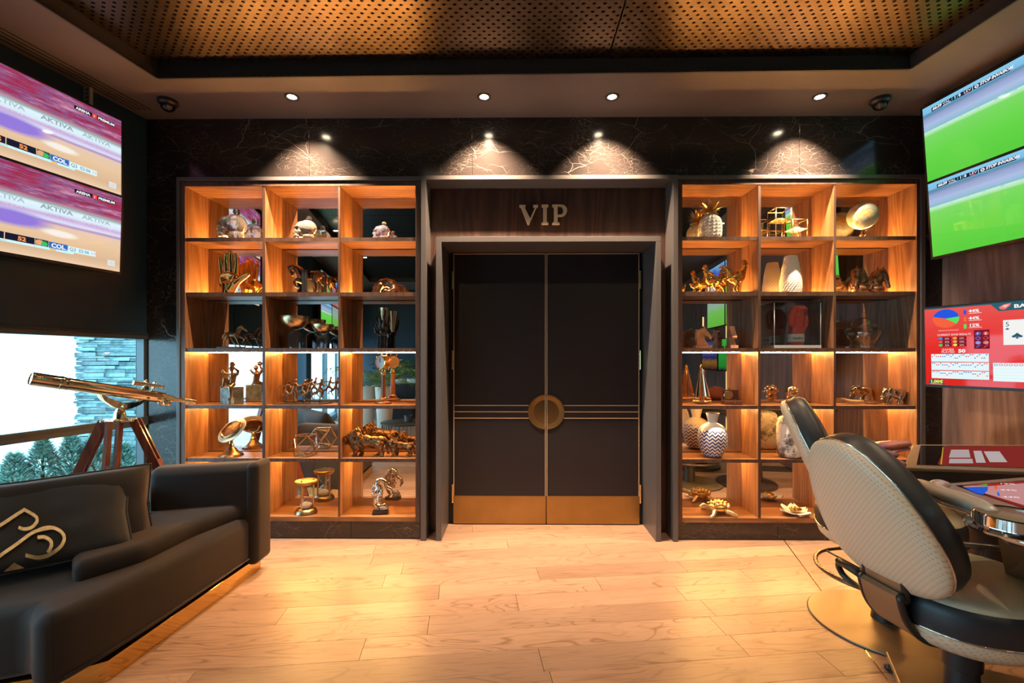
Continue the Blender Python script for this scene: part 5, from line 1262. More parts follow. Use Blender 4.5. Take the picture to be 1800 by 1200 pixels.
# --- bowls on glass domes
M_smoke = mat('smoked_glass', (.30, .29, .31), .02, 0, .6, **{'Transmission Weight': .9, 'IOR': 1.45})
M_bowl = mat('bowl_brass', (.72, .52, .30), .27, 1.)
def bowl(cx, rim, R, bot, rc, top, label, Y):
    f = Fig('bowl_vase', label, 'vase', cx, 3, Y, group='brass bowls on glass domes'); b = f.by
    pr = [(R*math.sin(t), rim+(bot-rim)*math.cos(t)) for t in [i*PI/2/12 for i in range(1, 13)]]
    f.lathe('bowl', [(0, bot)]+pr+[(R, rim), (R*.965, rim)]+[(r*.955, y-1.1) for r, y in reversed(pr[:-1])]+[(0, bot-1.2)], M_bowl, cx, seg=44)
    f.lathe('glass_dome', [(rc, b), (rc, top+rc*.75)]+[(rc*math.cos(t), top+rc*.75-rc*.75*math.sin(t)) for t in [i*PI/2/7 for i in range(1, 7)]]+[(1.2, top)]+[(.9, top+1)]+[(rc*.92*math.cos(t), top+rc*.75-rc*.68*math.sin(t)) for t in [i*PI/2/7 for i in range(6, 0, -1)]]+[(rc*.92, top+rc*.75), (rc*.92, b)], M_smoke, cx, seg=40, cap=False)
    f.lathe('stem', [(2.4, top-.2), (2.4, bot-1)], M_brass, cx, seg=16)
bowl(519, 556, 23.5, 579, 11.6, 580, 'larger brass bowl on a smoked glass dome', BY+.10)
bowl(568, 570, 18, 586.5, 11, 588, 'smaller brass bowl on a smoked glass dome', BY+.11)

# --- black hand holding a cup
f = Fig('hand_vase', 'black hand vase gripping a brass cup, third row beside the brass bowls', 'vase', 674, 3); b = f.by
f.lathe('cup', [(3.5, 580), (8.8, 541), (8.2, 541), (3, 577)], M_bowl, 675, 1, seg=32, cap=False)
f.org('hand', [('l', [(672, b, 0, 8), (672, 603, 0, 7.2), (672.5, 592, 0, 7)]), ('e', (673, 582, -2), (8.5, 5.5, 11)), ('l', [(668, 576, -5, 3), (666, 567, -7, 2.3), (664, 558, -7, 1.8), (663.5, 556, -7, 1.5)]), ('l', [(671.5, 574, -6, 3.1), (670.5, 561, -10, 2.3), (669.5, 549, -10.5, 1.8), (669.5, 547, -10.5, 1.5)]),
    ('l', [(676, 574, -6, 3.1), (678, 560, -10, 2.3), (680, 548, -9.5, 1.7), (680, 546.5, -9, 1.4)]), ('l', [(680, 577, -3, 3), (684, 566, -4, 2.2), (685, 557, -4, 1.7)]), ('l', [(667.5, 587, -5, 3.3), (662.5, 583.5, -7, 2.5), (661.5, 577, -8, 2.1), (664, 570.5, -9, 1.7)])], mat('black_gloss', (.012, .011, .012), .2), .5, 2)

# --- seated thrower
M_stone = noisy('grey_green_stone', (.10, .13, .13), (.27, .33, .33), 22., .55, bump=.15)
f = Fig('athlete_sculpture', 'bronze seated athlete raising a ball on a stone block', 'sculpture', 408, 4, BY+.105); b = f.by
f.boxp('stone_block', 395, 421, b, 680, -13, 13, M_stone, bev=.0008, rz=-28)
f.org('athlete', [('e', (410, 675, -4), (6.5, 5.5, 5)), ('l', [(410, 673, -4, 5.2), (411.5, 665, -4, 5.4), (412, 659.5, -4, 6.2)]), ('c', (405, 658.5, -5), (418.5, 657.5, -3), 3, 3), ('c', (411, 656, -4), (410, 651.5, -4), 2.3, 2.2), ('e', (409.5, 647.5, -4), (3.9, 4.4, 5)),
    ('l', [(405, 658.5, -5, 2.8), (399.5, 656, -8, 2.1), (397, 651, -9, 1.6), (396, 653.5, -9, 1.6)]), ('l', [(418.5, 657.5, -3, 2.9), (421, 651.5, -4, 2.3), (416, 646, -8, 1.7), (415, 643.5, -8.5, 1.9)]),
    ('l', [(407, 675, -6, 4.2), (402.5, 665.5, -12, 3.1), (401, 672, -12, 2.4), (399.5, 678.5, -12, 1.7), (396.5, 679.5, -13, 1.6)]), ('l', [(412, 676, -7, 4.3), (414.5, 679, -16, 3.3), (415.5, 689, -17, 2.5), (416, 698, -17, 1.6), (413.5, 700.5, -19, 1.7)])], M_bronze, .5, 1)
f.org('ball', [('e', (414, 639.8, -9), (4.6, 4.6, 4.6))], M_bronze, .5, 1)

# --- running figures
f = Fig('runners_sculpture', 'bronze row of five running figures on thin rods', 'sculpture', 533, 4, BY+.11); b = f.by
bm = B(); prism(bm, [tuple(f.p(x, b, d)[:2]) for x, d in ((487, -15), (569, -15), (580, 12), (498, 12))], f.Z, f.Z+.005); f.bm('base_plate', bm, M_dark)
random.seed(5)
for i, (x, y, dd) in enumerate(((505, 676, -4), (520, 673, -8), (534, 675, -3), (548, 672, -9), (563, 673, -4))):
    g = random.choice((1, -1))*(1 if i % 2 else -1)
    q = lambda a, c, d=0: (x+a, y+c, dd+d)
    f.org('runner', [('e', q(4, -5), (2.2, 2.2, 2.7)), ('c', q(3, -2), q(2, 0), 1.2, 1.4), ('l', [(*q(2.5, 1), 2.6), (*q(.5, 7), 2.3), (*q(-.5, 11), 2.5)]), ('l', [(*q(2.5, 0, -2.5), 1.4), (*q(-4, 3, -3.5), 1.1), (*q(-9, 2, -3.5), .9), (*q(-12, 7 if i == 0 else 4, -3.5), .8)]), ('l', [(*q(2.5, 0, 2.5), 1.4), (*q(7, 5, 3), 1.1), (*q(11, 4, 3), .9)]),
        ('l', [(*q(-.5, 11, -1.5), 2.3), (*q(5, 16, -1.5), 1.9), (*q(4, 23, -1.5), 1.2), (*q(7 if i % 2 else 2, 28, -1.5), .9), (*q(9 if i % 2 else 4, 28.6, -1.5), .9)]), ('l', [(*q(-.5, 11, 1.5), 2.3), (*q(-5, 18, 1.5), 1.7), (*q(-12, 20, 1.5), 1.1), (*q(-14, 24, 1.5), .9)])], M_bronze, .38, 1)
    bm = B(); a = f.p(*q(0, 14)); tube(bm, [(a.x, a.y, f.Z+.004), tuple(a)], .7*f.m, 6); f.bm('rod', bm, M_dark)

# --- ship's telegraph clock
M_mah = wood('polished_mahogany', (.16, .05, .015), (.30, .10, .03), (.40, .15, .05), 'z', .2)
f = Fig('ship_clock', 'wood and brass ship telegraph clock with spoked dial on a turned column', 'clock', 673, 4, BY+.115); b = f.by
f.lathe('base', [(14, b), (14.2, b-1), (14, b-3), (12, b-4), (8.5, b-5.5), (8, b-8), (6.5, b-9)], M_mah, 674, seg=32)
f.lathe('collar', [(6.6, b-9), (6.8, b-10), (6, b-11.5), (5.2, b-12)], M_brass, 674, seg=28)
f.lathe('column', [(5, b-12), (4.6, b-22), (3.7, b-46), (3.7, b-52)], M_mah, 674, seg=12)
f.lathe('top_collar', [(4, b-51), (4.6, b-52), (4.6, b-55), (3.4, b-57), (3.4, b-60)], M_brass, 674, seg=24)
c = f.p(673.5, 636); rot = Matrix.Rotation(math.radians(-28), 4, 'Z') @ Matrix.Rotation(PI/2, 4, 'X')
def discs(prof, m, name, seg=36):
    bm = B(); vs = lathe(bm, [(r*f.m, z*f.m) for r, z in prof], 0, 0, seg); bmesh.ops.transform(bm, matrix=Matrix.Translation(c) @ rot, verts=bm.verts); return f.bm(name, bm, m, auto=.6)
discs([(10.5, -7), (11.3, -6), (11.3, 6), (12, 6.3), (12, 7.6), (10.6, 8), (10.3, 7)], M_gold, 'drum')
dial = discs([(10.3, 7.05), (0, 7.1)], mat('dial_face', (.62, .66, .70), .3), 'dial')
for k in range(12):
    a = PI*k/6; M = Matrix.Translation(c) @ rot @ Matrix.Rotation(a, 4, 'Z')
    bm = B(); box(bm, (-.45*f.m, 7.6*f.m, 7.15*f.m), (.45*f.m, 9.6*f.m, 7.3*f.m)); bmesh.ops.transform(bm, matrix=M, verts=bm.verts); f.bm('hour_mark', bm, M_black, dial)
for a, l, w_ in ((0, 8.5, .5), (.12, 5.5, .8)):
    bm = B(); box(bm, (-w_*f.m, -1*f.m, 7.4*f.m), (w_*f.m, l*f.m, 7.6*f.m)); bmesh.ops.transform(bm, matrix=Matrix.Translation(c) @ rot @ Matrix.Rotation(a, 4, 'Z'), verts=bm.verts); f.bm('hand', bm, M_black, dial)
for k in range(8):
    a = PI*k/4+.25; M = Matrix.Translation(c) @ rot
    p0, p1 = M @ V((math.cos(a)*11.5*f.m, math.sin(a)*11.5*f.m, 0)), M @ V((math.cos(a)*18*f.m, math.sin(a)*18*f.m, 0))
    bm = B(); tube(bm, [p0, p0.lerp(p1, .35), p0.lerp(p1, .75), p1], [.7*f.m, .6*f.m, 1.2*f.m, .7*f.m], 8); f.bm('spoke', bm, M_gold, smooth=True)

# --- tilted dial on a stand
f = Fig('compass', 'brass and cream tilting compass dial on a round foot', 'compass', 406, 5, BY+.10); b = f.by
f.lathe('foot', [(19.5, b), (20, b-1.5), (18.5, b-4), (16, b-5), (12, b-8), (6.5, b-15), (4.5, b-17)], M_bronze, 406, seg=36)
f.lathe('stem', [(4, b-17), (5.5, b-19), (3.2, b-22), (3, b-27), (4.4, b-28.5), (2.6, b-31)], M_brass, 406, seg=24)
f.tube('yoke', [(394, b-40, 0), (398, b-34, 0), (406, b-31, 0), (414, b-35, 0), (418, b-44, 0)], 1.5, M_brass, k=4)
c = f.p(407.5, 755.5); rot = Matrix.Rotation(math.radians(-22), 4, 'Y') @ Matrix.Rotation(math.radians(42), 4, 'X')
def disc2(prof, m, name, parent=None):
    bm = B(); vs = lathe(bm, [(r*f.m, z*f.m) for r, z in prof], 0, 0, 44); bmesh.ops.transform(bm, matrix=Matrix.Translation(c) @ rot, verts=bm.verts); return f.bm(name, bm, m, parent, auto=.5)
disc2([(18, -4), (26, -1.2), (26, 0), (19, .6)], mat('cream_rim', (.80, .70, .50), .25, .4), 'rim')
disc2([(18.5, -4.5), (19.6, .5), (19.3, 3.5), (17, 4.6), (15.6, 3)], M_bronze, 'bezel')
dl_ = disc2([(15.8, 2.8), (0, 2.9)], mat('compass_face', (.90, .84, .72), .7, 0, .2), 'dial')
for k in range(16):
    a = PI*k/8; bm = B(); l = 5 if k % 4 == 0 else 2.5; box(bm, (-.3*f.m, (13.8-l)*f.m, 2.95*f.m), (.3*f.m, 13.8*f.m, 3.1*f.m)); bmesh.ops.transform(bm, matrix=Matrix.Translation(c) @ rot @ Matrix.Rotation(a, 4, 'Z'), verts=bm.verts); f.bm('dial_mark', bm, M_bronze_d, dl_)
bm = B(); box(bm, (-.7*f.m, -8*f.m, 3.3*f.m), (.7*f.m, 8*f.m, 3.7*f.m)); bmesh.ops.transform(bm, matrix=Matrix.Translation(c) @ rot @ Matrix.Rotation(.7, 4, 'Z'), verts=bm.verts); f.bm('needle', bm, M_bronze_d, dl_)

# --- glass polyhedron in brass wire
f = Fig('terrarium', 'brass wire and glass polyhedron terrarium, fifth row', 'terrarium', 536, 5, BY+.095); b = f.by
R = 25.5; cub = [V(v) for v in ((1, 1, 0), (1, -1, 0), (-1, 1, 0), (-1, -1, 0), (1, 0, 1), (1, 0, -1), (-1, 0, 1), (-1, 0, -1), (0, 1, 1), (0, 1, -1), (0, -1, 1), (0, -1, -1))]
Mr = Matrix.Rotation(math.radians(32), 3, 'Z') @ Matrix.Rotation(math.radians(0), 3, 'X')
pts = [Mr @ v/1.4142*R*f.m for v in cub]; zmin = min(p.z for p in pts); cc_ = f.p(537, b); cc_ = V((cc_.x, cc_.y, f.Z-zmin+.003))
pts = [p+cc_ for p in pts]
for i in range(12):
    for j in range(i+1, 12):
        if abs((cub[i]-cub[j]).length-1.4142) < .01:
            bm = B(); tube(bm, [pts[i], pts[j]], .75*f.m, 6); f.bm('wire', bm, M_brass)
bm = B(); vs = [bm.verts.new(cc_+(p-cc_)*.985) for p in pts]; bmesh.ops.convex_hull(bm, input=vs)
top = [fc for fc in bm.faces if fc.calc_center_median().z > cc_.z+R*f.m*.65]
bmesh.ops.delete(bm, geom=top, context='FACES_ONLY'); f.bm('glass', bm, M_tglass)

# --- lions
M_lion = noisy('lion_bronze', (.10, .052, .026), (.34, .19, .095), 45., .33, .9, bump=.3, bscale=120.)
def lion(f, k, X, Yb, m, big=True):
    """k px scale, drawn for the large lion standing at x 612..676, feet at the shelf"""
    q = lambda x, y, d=0: (X+(x-640)*k, Yb+(y-802)*k, d*k)
    it = [('e', q(658, 776), (15*k, 8.5*k, 9.5*k), 5), ('e', q(642, 775), (13*k, 9*k, 11*k)), ('e', q(668, 776), (8.5*k, 8.5*k, 10*k)), ('e', q(629, 776), (11*k, 11*k, 15*k)), ('e', q(622, 770), (12*k, 11.5*k, 15*k), 15), ('e', q(615, 768, -2), (7*k, 6.5*k, 8*k)), ('e', q(607.5, 772, -3), (4.6*k, 4.4*k, 4*k)), ('c', q(613, 764, -3), q(605, 769.5, -3), 2.6*k, 2.2*k), ('e', q(610, 778.5, -3), (4*k, 4*k, 2.6*k)), ('c', q(611, 764.5, -7), q(615, 763, -8), 1.4*k, 1.2*k),
        ('l', [(*q(629, 784, -5), 6.5*k), (*q(626, 792, -6), 4*k), (*q(625, 799, -6), 3.2*k), (*q(621.5, 801, -6), 3.2*k)]), ('l', [(*q(634, 784, 5), 6.5*k), (*q(634, 792, 5), 4*k), (*q(634, 799, 5), 3.2*k), (*q(630.5, 801, 5), 3.2*k)]),
        ('l', [(*q(668, 780, -5), 8*k), (*q(669.5, 789, -5), 4.4*k), (*q(673.5, 794, -5), 3*k), (*q(672, 799.5, -5), 2.8*k), (*q(668.5, 801, -5), 3.1*k)]), ('l', [(*q(664, 780, 5), 7.5*k), (*q(661.5, 789, 5), 4.2*k), (*q(664.5, 794, 5), 2.9*k), (*q(662, 799.5, 5), 2.6*k), (*q(658, 801, 5), 3*k)]),
        ('l', [(*q(674, 770), 2.6*k), (*q(679, 774), 2*k), (*q(678, 784), 1.7*k), (*q(680, 791), 1.7*k), (*q(681, 795), 2.9*k)])]
    random.seed(int(X)); 
    for i in range(95):   # locks of the mane
        a = random.uniform(0, 2*PI); r = random.uniform(.45, 1.1); x = 626+r*13*math.cos(a); y = 771+r*16.5*math.sin(a)
        if x < 616 and 761 < y < 779: continue
        d_ = random.choice((-1, 1))*random.uniform(5, 12)*max(.2, 1-(r-.5)); it.append(('c', q(x, y, d_), q(x+random.uniform(2, 6), y+random.uniform(2, 7), d_*.9), 1.9*k, .8*k))
    f.org('lion', it, m, .42 if big else .34, 1, jit=.35)
f = Fig('lion_figurine', 'large bronze lion walking left', 'figurine', 640, 5, BY+.085, group='lion figurines'); lion(f, 1.0, 641, f.by, M_lion)
f = Fig('lion_figurine', 'small bronze lion walking behind the large one', 'figurine', 702, 5, BY+.10, group='lion figurines'); lion(f, .66, 702, f.by, M_lion, False)

# --- golden leaf
f = Fig('leaf_sculpture', 'gold maple leaf on a black oval block, bottom left niche', 'sculpture', 450, 6, BY+.09); b = f.by
f.lathe('block', [(9.2, b), (9.2, b-15), (8.8, b-16)], mat('black_stone', (.012, .011, .011), .2), 450.5, seg=32, flat=.6)
f.tube('stalk', [(450.5, b-16, 0), (450.5, b-22, 0), (451.5, b-30, 0)], 1.1, M_gold_r)
lf = [(0, 0), (3, -1), (7, -4), (6.2, 1), (9.8, 4), (8, 6), (9.6, 11), (5.6, 10), (5, 13), (3.2, 11.5), (1.6, 18), (1.9, 23), (0, 31), (-1.9, 23), (-1.6, 18), (-3.2, 11.5), (-5, 13), (-5.6, 10), (-9.6, 11), (-8, 6), (-9.8, 4), (-6.2, 1), (-7, -4), (-3, -1)]
bm = B(); fr_ = [bm.verts.new(f.p(451+x*.72, b-22-y*.92, -1+abs(x)*.25)) for x, y in lf]; bk_ = [bm.verts.new(v.co+V((0, 1.4*f.m, 0))) for v in fr_]; n = len(lf); cf = bm.verts.new(f.p(451, b-29, -2.4)); cb = bm.verts.new(f.p(451, b-29, 1))
for i in range(n):
    j = (i+1) % n; bm.faces.new((fr_[i], fr_[j], cf)); bm.faces.new((bk_[j], bk_[i], cb)); bm.faces.new((fr_[j], fr_[i], bk_[i], bk_[j]))
bmesh.ops.recalc_face_normals(bm, faces=bm.faces); f.bm('leaf', bm, M_gold_r)
f.org('acorn', [('e', (454.5, b-24, -3), (2.4, 2.4, 3.6), 25), ('c', (453, b-26, -2), (451, b-29, 0), .8, .6)], M_gold_r, .35, 1)

# --- hourglass
f = Fig('hourglass', 'brass hourglass with white sand on three posts', 'hourglass', 538, 6, BY+.085); b = f.by
M_agb = mat('antique_brass', (.34, .23, .13), .3, 1.)
f.lathe('foot', [(18.5, b), (18.8, b-2), (17.5, b-6), (15, b-9), (12, b-10)], M_agb, 538, seg=40)
f.lathe('top', [(14, b-50), (17, b-52), (18.6, b-55), (18.6, b-57), (17.8, b-58), (0, b-58)], M_brass_b, 538, seg=40)
for k in range(3):
    a = 2*PI*k/3-1.75; x, d_ = 538+12.2*math.cos(a), 12.2*math.sin(a)
    f.lathe('post', [(1.5, b-8), (1.5, b-52)], M_brass, x, d_, seg=12); f.lathe('post_cap', [(1.6, b-58), (1.6, b-59), (.8, b-59.8)], M_brass, x, d_, seg=12)
gp = [(9, b-10.5), (10.4, b-13), (10, b-19), (6.5, b-26), (2, b-29.5), (1.2, b-31), (2, b-32.5), (6.5, b-36), (10, b-43), (10.4, b-48), (9, b-51)]
f.lathe('glass_bulb', gp, M_tglass, 538, seg=32, sm=True, cap=False)
f.lathe('sand', [(8.8, b-11), (9.8, b-13), (9.6, b-16), (6, b-18.5), (0, b-21)], mat('white_sand', (.80, .72, .62), .8), 538, seg=28)

# --- silver face
f = Fig('face_sculpture', 'silver half-face ribbon sculpture on a black plinth', 'sculpture', 669, 6, BY+.075); b = f.by
f.boxp('plinth', 656, 682, b, b-6, -9, 9, M_black, bev=.0008, rz=10)
f.org('face', [('l', [(672, b-8, 0, 4), (679, b-10, 0, 4.4), (676, b-14, 0, 4), (668, b-12, 0, 4.2), (662, b-14, 0, 4.2), (659, b-20, 0, 4), (661, b-28, 0, 4.6), (658, b-36, -2, 4.6)]), ('e', (666, b-38, -3), (8.5, 6, 15), 8), ('c', (671, b-42, -8), (672.5, b-36, -9.5), 2, 2.6), ('e', (670, b-30, -6), (5, 4, 2.2)), ('e', (669, b-27, -6), (4.4, 4, 1.8)), ('e', (668, b-23, -5), (4.6, 4.5, 3)),
    ('l', [(662, b-48, 0, 4), (663, b-56, 1, 3.8), (668, b-59, 2, 3.2), (675, b-56, 3, 3.2), (678, b-52, 3, 2.6)]), ('l', [(676, b-54, 4, 3), (678, b-46, 4, 3.4), (686, b-41, 5, 3), (688, b-33, 5, 2.6), (685, b-28, 5, 2)]), ('l', [(657, b-36, 2, 3), (656, b-44, 2, 3), (660, b-52, 2, 3)])], M_silver, .42, 1,
    dents=[((668, b-43, -9), 4, (0, 3.5, 0)), ((674, b-43, -7), 3.4, (0, 3, 0)), ((664, b-33, -9), 4, (0, 2, 0))], jit=.45)

# ================= right bookcase
# --- glass pineapple
f = Fig('pineapple_jar', 'diamond-cut glass pineapple with brass leaves, top niche beside the portal', 'jar', 1248.5, 1); b = f.by
M_pine = mat('cut_glass', (1., .96, .90), .12, 0, .5, **{'Transmission Weight': .45, 'IOR': 1.35})
bm = B(); c = f.p(1248.5, b); seg, rows_ = 34, 16; ring = []
for j in range(rows_+1):
    t = j/rows_; y = t*46; r = 18.6*(1-abs(2*t-.86)**3.2*.42)*(1 if t > .04 else .9)
    ring.append([bm.verts.new((c.x+(r+(1.1 if (i+j) % 2 else -.7))*f.m*math.cos(2*PI*(i+.5*(j % 2))/seg), c.y+(r+(1.1 if (i+j) % 2 else -.7))*f.m*math.sin(2*PI*(i+.5*(j % 2))/seg), f.Z+y*f.m)) for i in range(seg)])
for A, Bq in zip(ring, ring[1:]):
    for i in range(seg): bm.faces.new((A[i], A[(i+1) % seg], Bq[(i+1) % seg], Bq[i]))
bm.faces.new(list(reversed(ring[0]))); bm.faces.new(ring[-1]); f.bm('glass_body', bm, M_pine)
f.lathe('lid', [(13, b-45.5), (13.5, b-47), (10, b-48.5), (5, b-49.5), (4, b-51)], M_brass, 1248.5, seg=30)
random.seed(2)
M_plf = mat('brass_leaf', (.62, .44, .20), .3, 1.)
for ringn, (n, tilt_, ln, r0) in enumerate(((9, .95, 15, 5), (8, .60, 19, 4), (6, .33, 21, 2.5), (4, .12, 21, 1))):
    for k in range(n):
        a = 2*PI*(k+.5*ringn)/n+random.uniform(-.15, .15); dv = V((math.cos(a), math.sin(a), 0)); tv_ = V((-dv.y, dv.x, 0))
        bm = B(); rows = []
        for i in range(5):
            t = i/4; an = tilt_*(.5+t*.9); pos = f.p(1248.5, b-48-ringn*2.2)+dv*(r0+ln*t*math.sin(an))*f.m+V((0, 0, ln*t*math.cos(an*.8)))*f.m; w_ = 3.3*f.m*(1-t**2.4)*(.7+.6*t)+.0002
            rows.append([bm.verts.new(pos-tv_*w_), bm.verts.new(pos+(dv*math.cos(an)-V((0, 0, math.sin(an))))*.8*f.m*(1-t)), bm.verts.new(pos+tv_*w_), bm.verts.new(pos-(dv*math.cos(an)-V((0, 0, math.sin(an))))*.5*f.m)])
        for r0_, r1_ in zip(rows, rows[1:]):
            for q_ in range(4): bm.faces.new((r0_[q_], r0_[(q_+1) % 4], r1_[(q_+1) % 4], r1_[q_]))
        bmesh.ops.recalc_face_normals(bm, faces=bm.faces); f.bm('leaf', bm, M_plf)

# --- wire candle holder
f = Fig('candle_holder', 'gold wire cube candle holder with two glass cups', 'candle holder', 1381, 1, BY+.11); b = f.by
M_wire = mat('gold_wire', (.90, .66, .30), .22, 1.)
def cage(x0, x1, top, floor_, d0, d1, cx):
    for x in (x0, x1):
        for d_ in (d0, d1): f.tube('wire', [(x, b, d_), (x, top, d_)], .85, M_wire, seg=6)
    for y in (top, floor_):
        f.tube('wire_loop', [(x0, y, d0), (x1, y, d0), (x1, y, d1), (x0, y, d1)], .85, M_wire, closed=True, seg=6)
    f.boxp('tray', x0, x1, floor_+.4, floor_-.4, d0, d1, M_wire)
    dm = (d0+d1)/2
    f.lathe('glass_cup', [(7.4, floor_-.6), (7.8, floor_-14), (7.2, floor_-14), (6.8, floor_-2)], M_tglass, cx, dm, seg=26, cap=False)
    f.lathe('candle', [(6.2, floor_-.6), (6.2, floor_-4), (0, floor_-4.4)], mat('wax', (.85, .75, .6), .5), cx, dm, seg=22)
cage(1356, 1382, 369.5, 389, -14, 12, 1369); cage(1384, 1409, 390, 405, -16, 9, 1396.5)

# --- globe
f = Fig('globe', 'desk globe with cream oceans on a bronze stand, top right niche', 'globe', 1516, 1, BY+.13); b = f.by
M_globe = mat('globe_map', (.62, .60, .48), .18); nt, bb, L = parts_of(M_globe); tc = nd(nt, 'ShaderNodeTexCoord'); n1 = nd(nt, 'ShaderNodeTexNoise', i_Scale=11., i_Detail=5.); L(tc.outputs['Object'], n1.inputs['Vector'])
r_ = ramp(nt, [(.50, (.52, .56, .48)), (.535, (.30, .42, .42)), (.545, (.66, .36, .14)), (.60, (.78, .56, .26)), (.68, (.45, .40, .18))], 'LINEAR'); L(n1.outputs['Fac'], r_.inputs[0]); L(r_.outputs[0], bb.inputs['Base Color']); bb.inputs['Coat Weight'].default_value = .6
gc = f.p(1516.5, 379.5); Rg = 23.5*f.m; axg = V((-.38, -.1, .92)).normalized()
bm = B(); bmesh.ops.create_uvsphere(bm, u_segments=40, v_segments=24, radius=Rg, matrix=Matrix.Translation(gc)); f.bm('sphere', bm, M_globe, smooth=True)
vv = axg.cross(V((0, 1, 0))).normalized()
bm = B(); tube(bm, [gc+(axg*math.cos(t)+vv*math.sin(t))*Rg*1.09 for t in [PI*(.96+.30*i/14-.0) for i in range(15)]]+[], .9*f.m, 8); 
tube(bm, [gc+(axg*math.cos(t)-vv*math.sin(t))*Rg*1.09 for t in [PI*(1.0-.30*i/14) for i in range(15)]], .9*f.m, 8)
f.bm('meridian', bm, M_bronze, smooth=True)
bm = B(); capsule(bm, gc+axg*Rg*.98, gc+axg*Rg*1.13, 1.1*f.m, .7*f.m); f.bm('pole_pin', bm, M_bronze, smooth=True)
f.lathe('stand', [(12, b), (12, b-2), (8, b-4), (3, b-6), (2.4, b-9), (4.6, b-11), (2.6, b-14), (2.2, b-20)], M_bronze, 1516.5, seg=32)

# --- rooster and hen
M_roost = noisy('gilt_rooster', (.35, .19, .05), (.90, .58, .18), 50., .26, 1., bump=.35, bscale=110.)
f = Fig('rooster_sculpture', 'gilded rooster, hen and chick on one long base, second row beside the portal', 'sculpture', 1266, 2, BY+.12); b = f.by
f.boxp('base', 1204, 1322, b, b-3, -11, 11, M_roost, bev=.001)
def bird(x, s_, sc_, dd, tail, name):
    q = lambda a, c_, d=0: (x+a*s_*sc_, b-3-c_*sc_, dd+d*sc_)
    it = [('e', q(0, 27), (15*sc_, 9*sc_, 10*sc_), -12*s_), ('e', q(7, 29), (9*sc_, 8*sc_, 10*sc_)), ('l', [(*q(9, 32), 7.5*sc_), (*q(13, 40), 5.2*sc_), (*q(15, 47), 3.9*sc_), (*q(15, 51), 3.6*sc_)]), ('e', q(16, 52), (4*sc_, 3.6*sc_, 4*sc_)), ('c', q(19, 52), q(23, 50.5), 1.6*sc_, .5*sc_), ('c', q(18, 48), q(18.5, 45), 1.5*sc_, 1.7*sc_)]
    for a, c_ in ((12, 57), (14.5, 58.5), (17, 58), (19, 56)): it.append(('c', q(a+1, 54), q(a, c_), 1.3*sc_, .8*sc_))
    for sd in (-3.5, 3.5): it += [('l', [(*q(0, 20, sd), 4.6*sc_), (*q(2+sd, 12, sd), 2.4*sc_), (*q(-1+sd*1.4, 6, sd), 1.4*sc_), (*q(1+sd*1.6, 1, sd), 1.4*sc_)]), ('c', q(-1+sd*1.6, .8, sd), q(6+sd*1.6, .8, sd), 1.2*sc_, .8*sc_)]
    for sd in (-8, 8): it.append(('e', q(-2, 28, sd), (11*sc_, 2.6*sc_, 6*sc_), -18*s_))
    for k, (a1, c1, a2, c2, a3, c3) in enumerate(tail): it.append(('l', [(*q(-11, 30, (k-2)*1.1), 3.6*sc_), (*q(a1, c1, (k-2)*2), 2.6*sc_), (*q(a2, c2, (k-2)*2.4), 2.1*sc_), (*q(a3, c3, (k-2)*2.6), 1*sc_)]))
    f.org(name, it, M_roost, .62, 1, jit=.5)
tl_ = [(-18, 42, -26, 44, -32, 34), (-17, 38, -26, 38, -34, 26), (-18, 34, -26, 30, -33, 18), (-16, 30, -24, 24, -29, 12), (-16, 44, -22, 48, -29, 44)]
bird(1293, 1, .97, -2, tl_, 'rooster'); bird(1254, -1, .84, 3, [(-18, 38, -24, 38, -29, 32), (-17, 34, -24, 32, -29, 25), (-16, 30, -22, 26, -27, 20)], 'hen'); bird(1220, 1, .44, -2, [(-15, 32, -19, 33, -22, 31), (-15, 29, -19, 28, -22, 26)], 'chick')

# --- honeycomb vase
f = Fig('vase', 'white vase with a honeycomb relief, second row of the right bookcase', 'vase', 1390, 2, BY+.125); b = f.by
M_hon = mat('white_relief', (.80, .74, .66), .42)
bm = B(); c = f.p(1390, b); seg, nr = 44, 40; ring = []
for j in range(nr+1):
    t = j/nr; r = (16.4+.9*math.sin(PI*min(1, t*1.9)))*(1-max(0, t-.25)**1.7*.68); row = j//2
    rr = []
    for i in range(seg):
        ph = ((i/2.+.5*(row % 2)) % 1.0); cell = math.sin(PI*ph)*(1. if j % 2 else .35)
        q_ = (r+.75*cell-.3)*f.m; a = 2*PI*i/seg; rr.append(bm.verts.new((c.x+q_*math.cos(a), c.y+q_*math.sin(a), f.Z+t*66*f.m)))
    ring.append(rr)
for A, Bq in zip(ring, ring[1:]):
    for i in range(seg): bm.faces.new((A[i], A[(i+1) % seg], Bq[(i+1) % seg], Bq[i]))
bm.faces.new(list(reversed(ring[0])))
inn = [bm.verts.new((c.x+(v.co.x-c.x)*.88, c.y+(v.co.y-c.y)*.88, v.co.z)) for v in ring[-1]]; dn = [bm.verts.new((v.co.x, v.co.y, v.co.z-14*f.m)) for v in inn]
for i in range(seg): j = (i+1) % seg; bm.faces.new((ring[-1][i], ring[-1][j], inn[j], inn[i])); bm.faces.new((inn[i], inn[j], dn[j], dn[i]))
bm.faces.new(dn); f.bm('body', bm, M_hon)

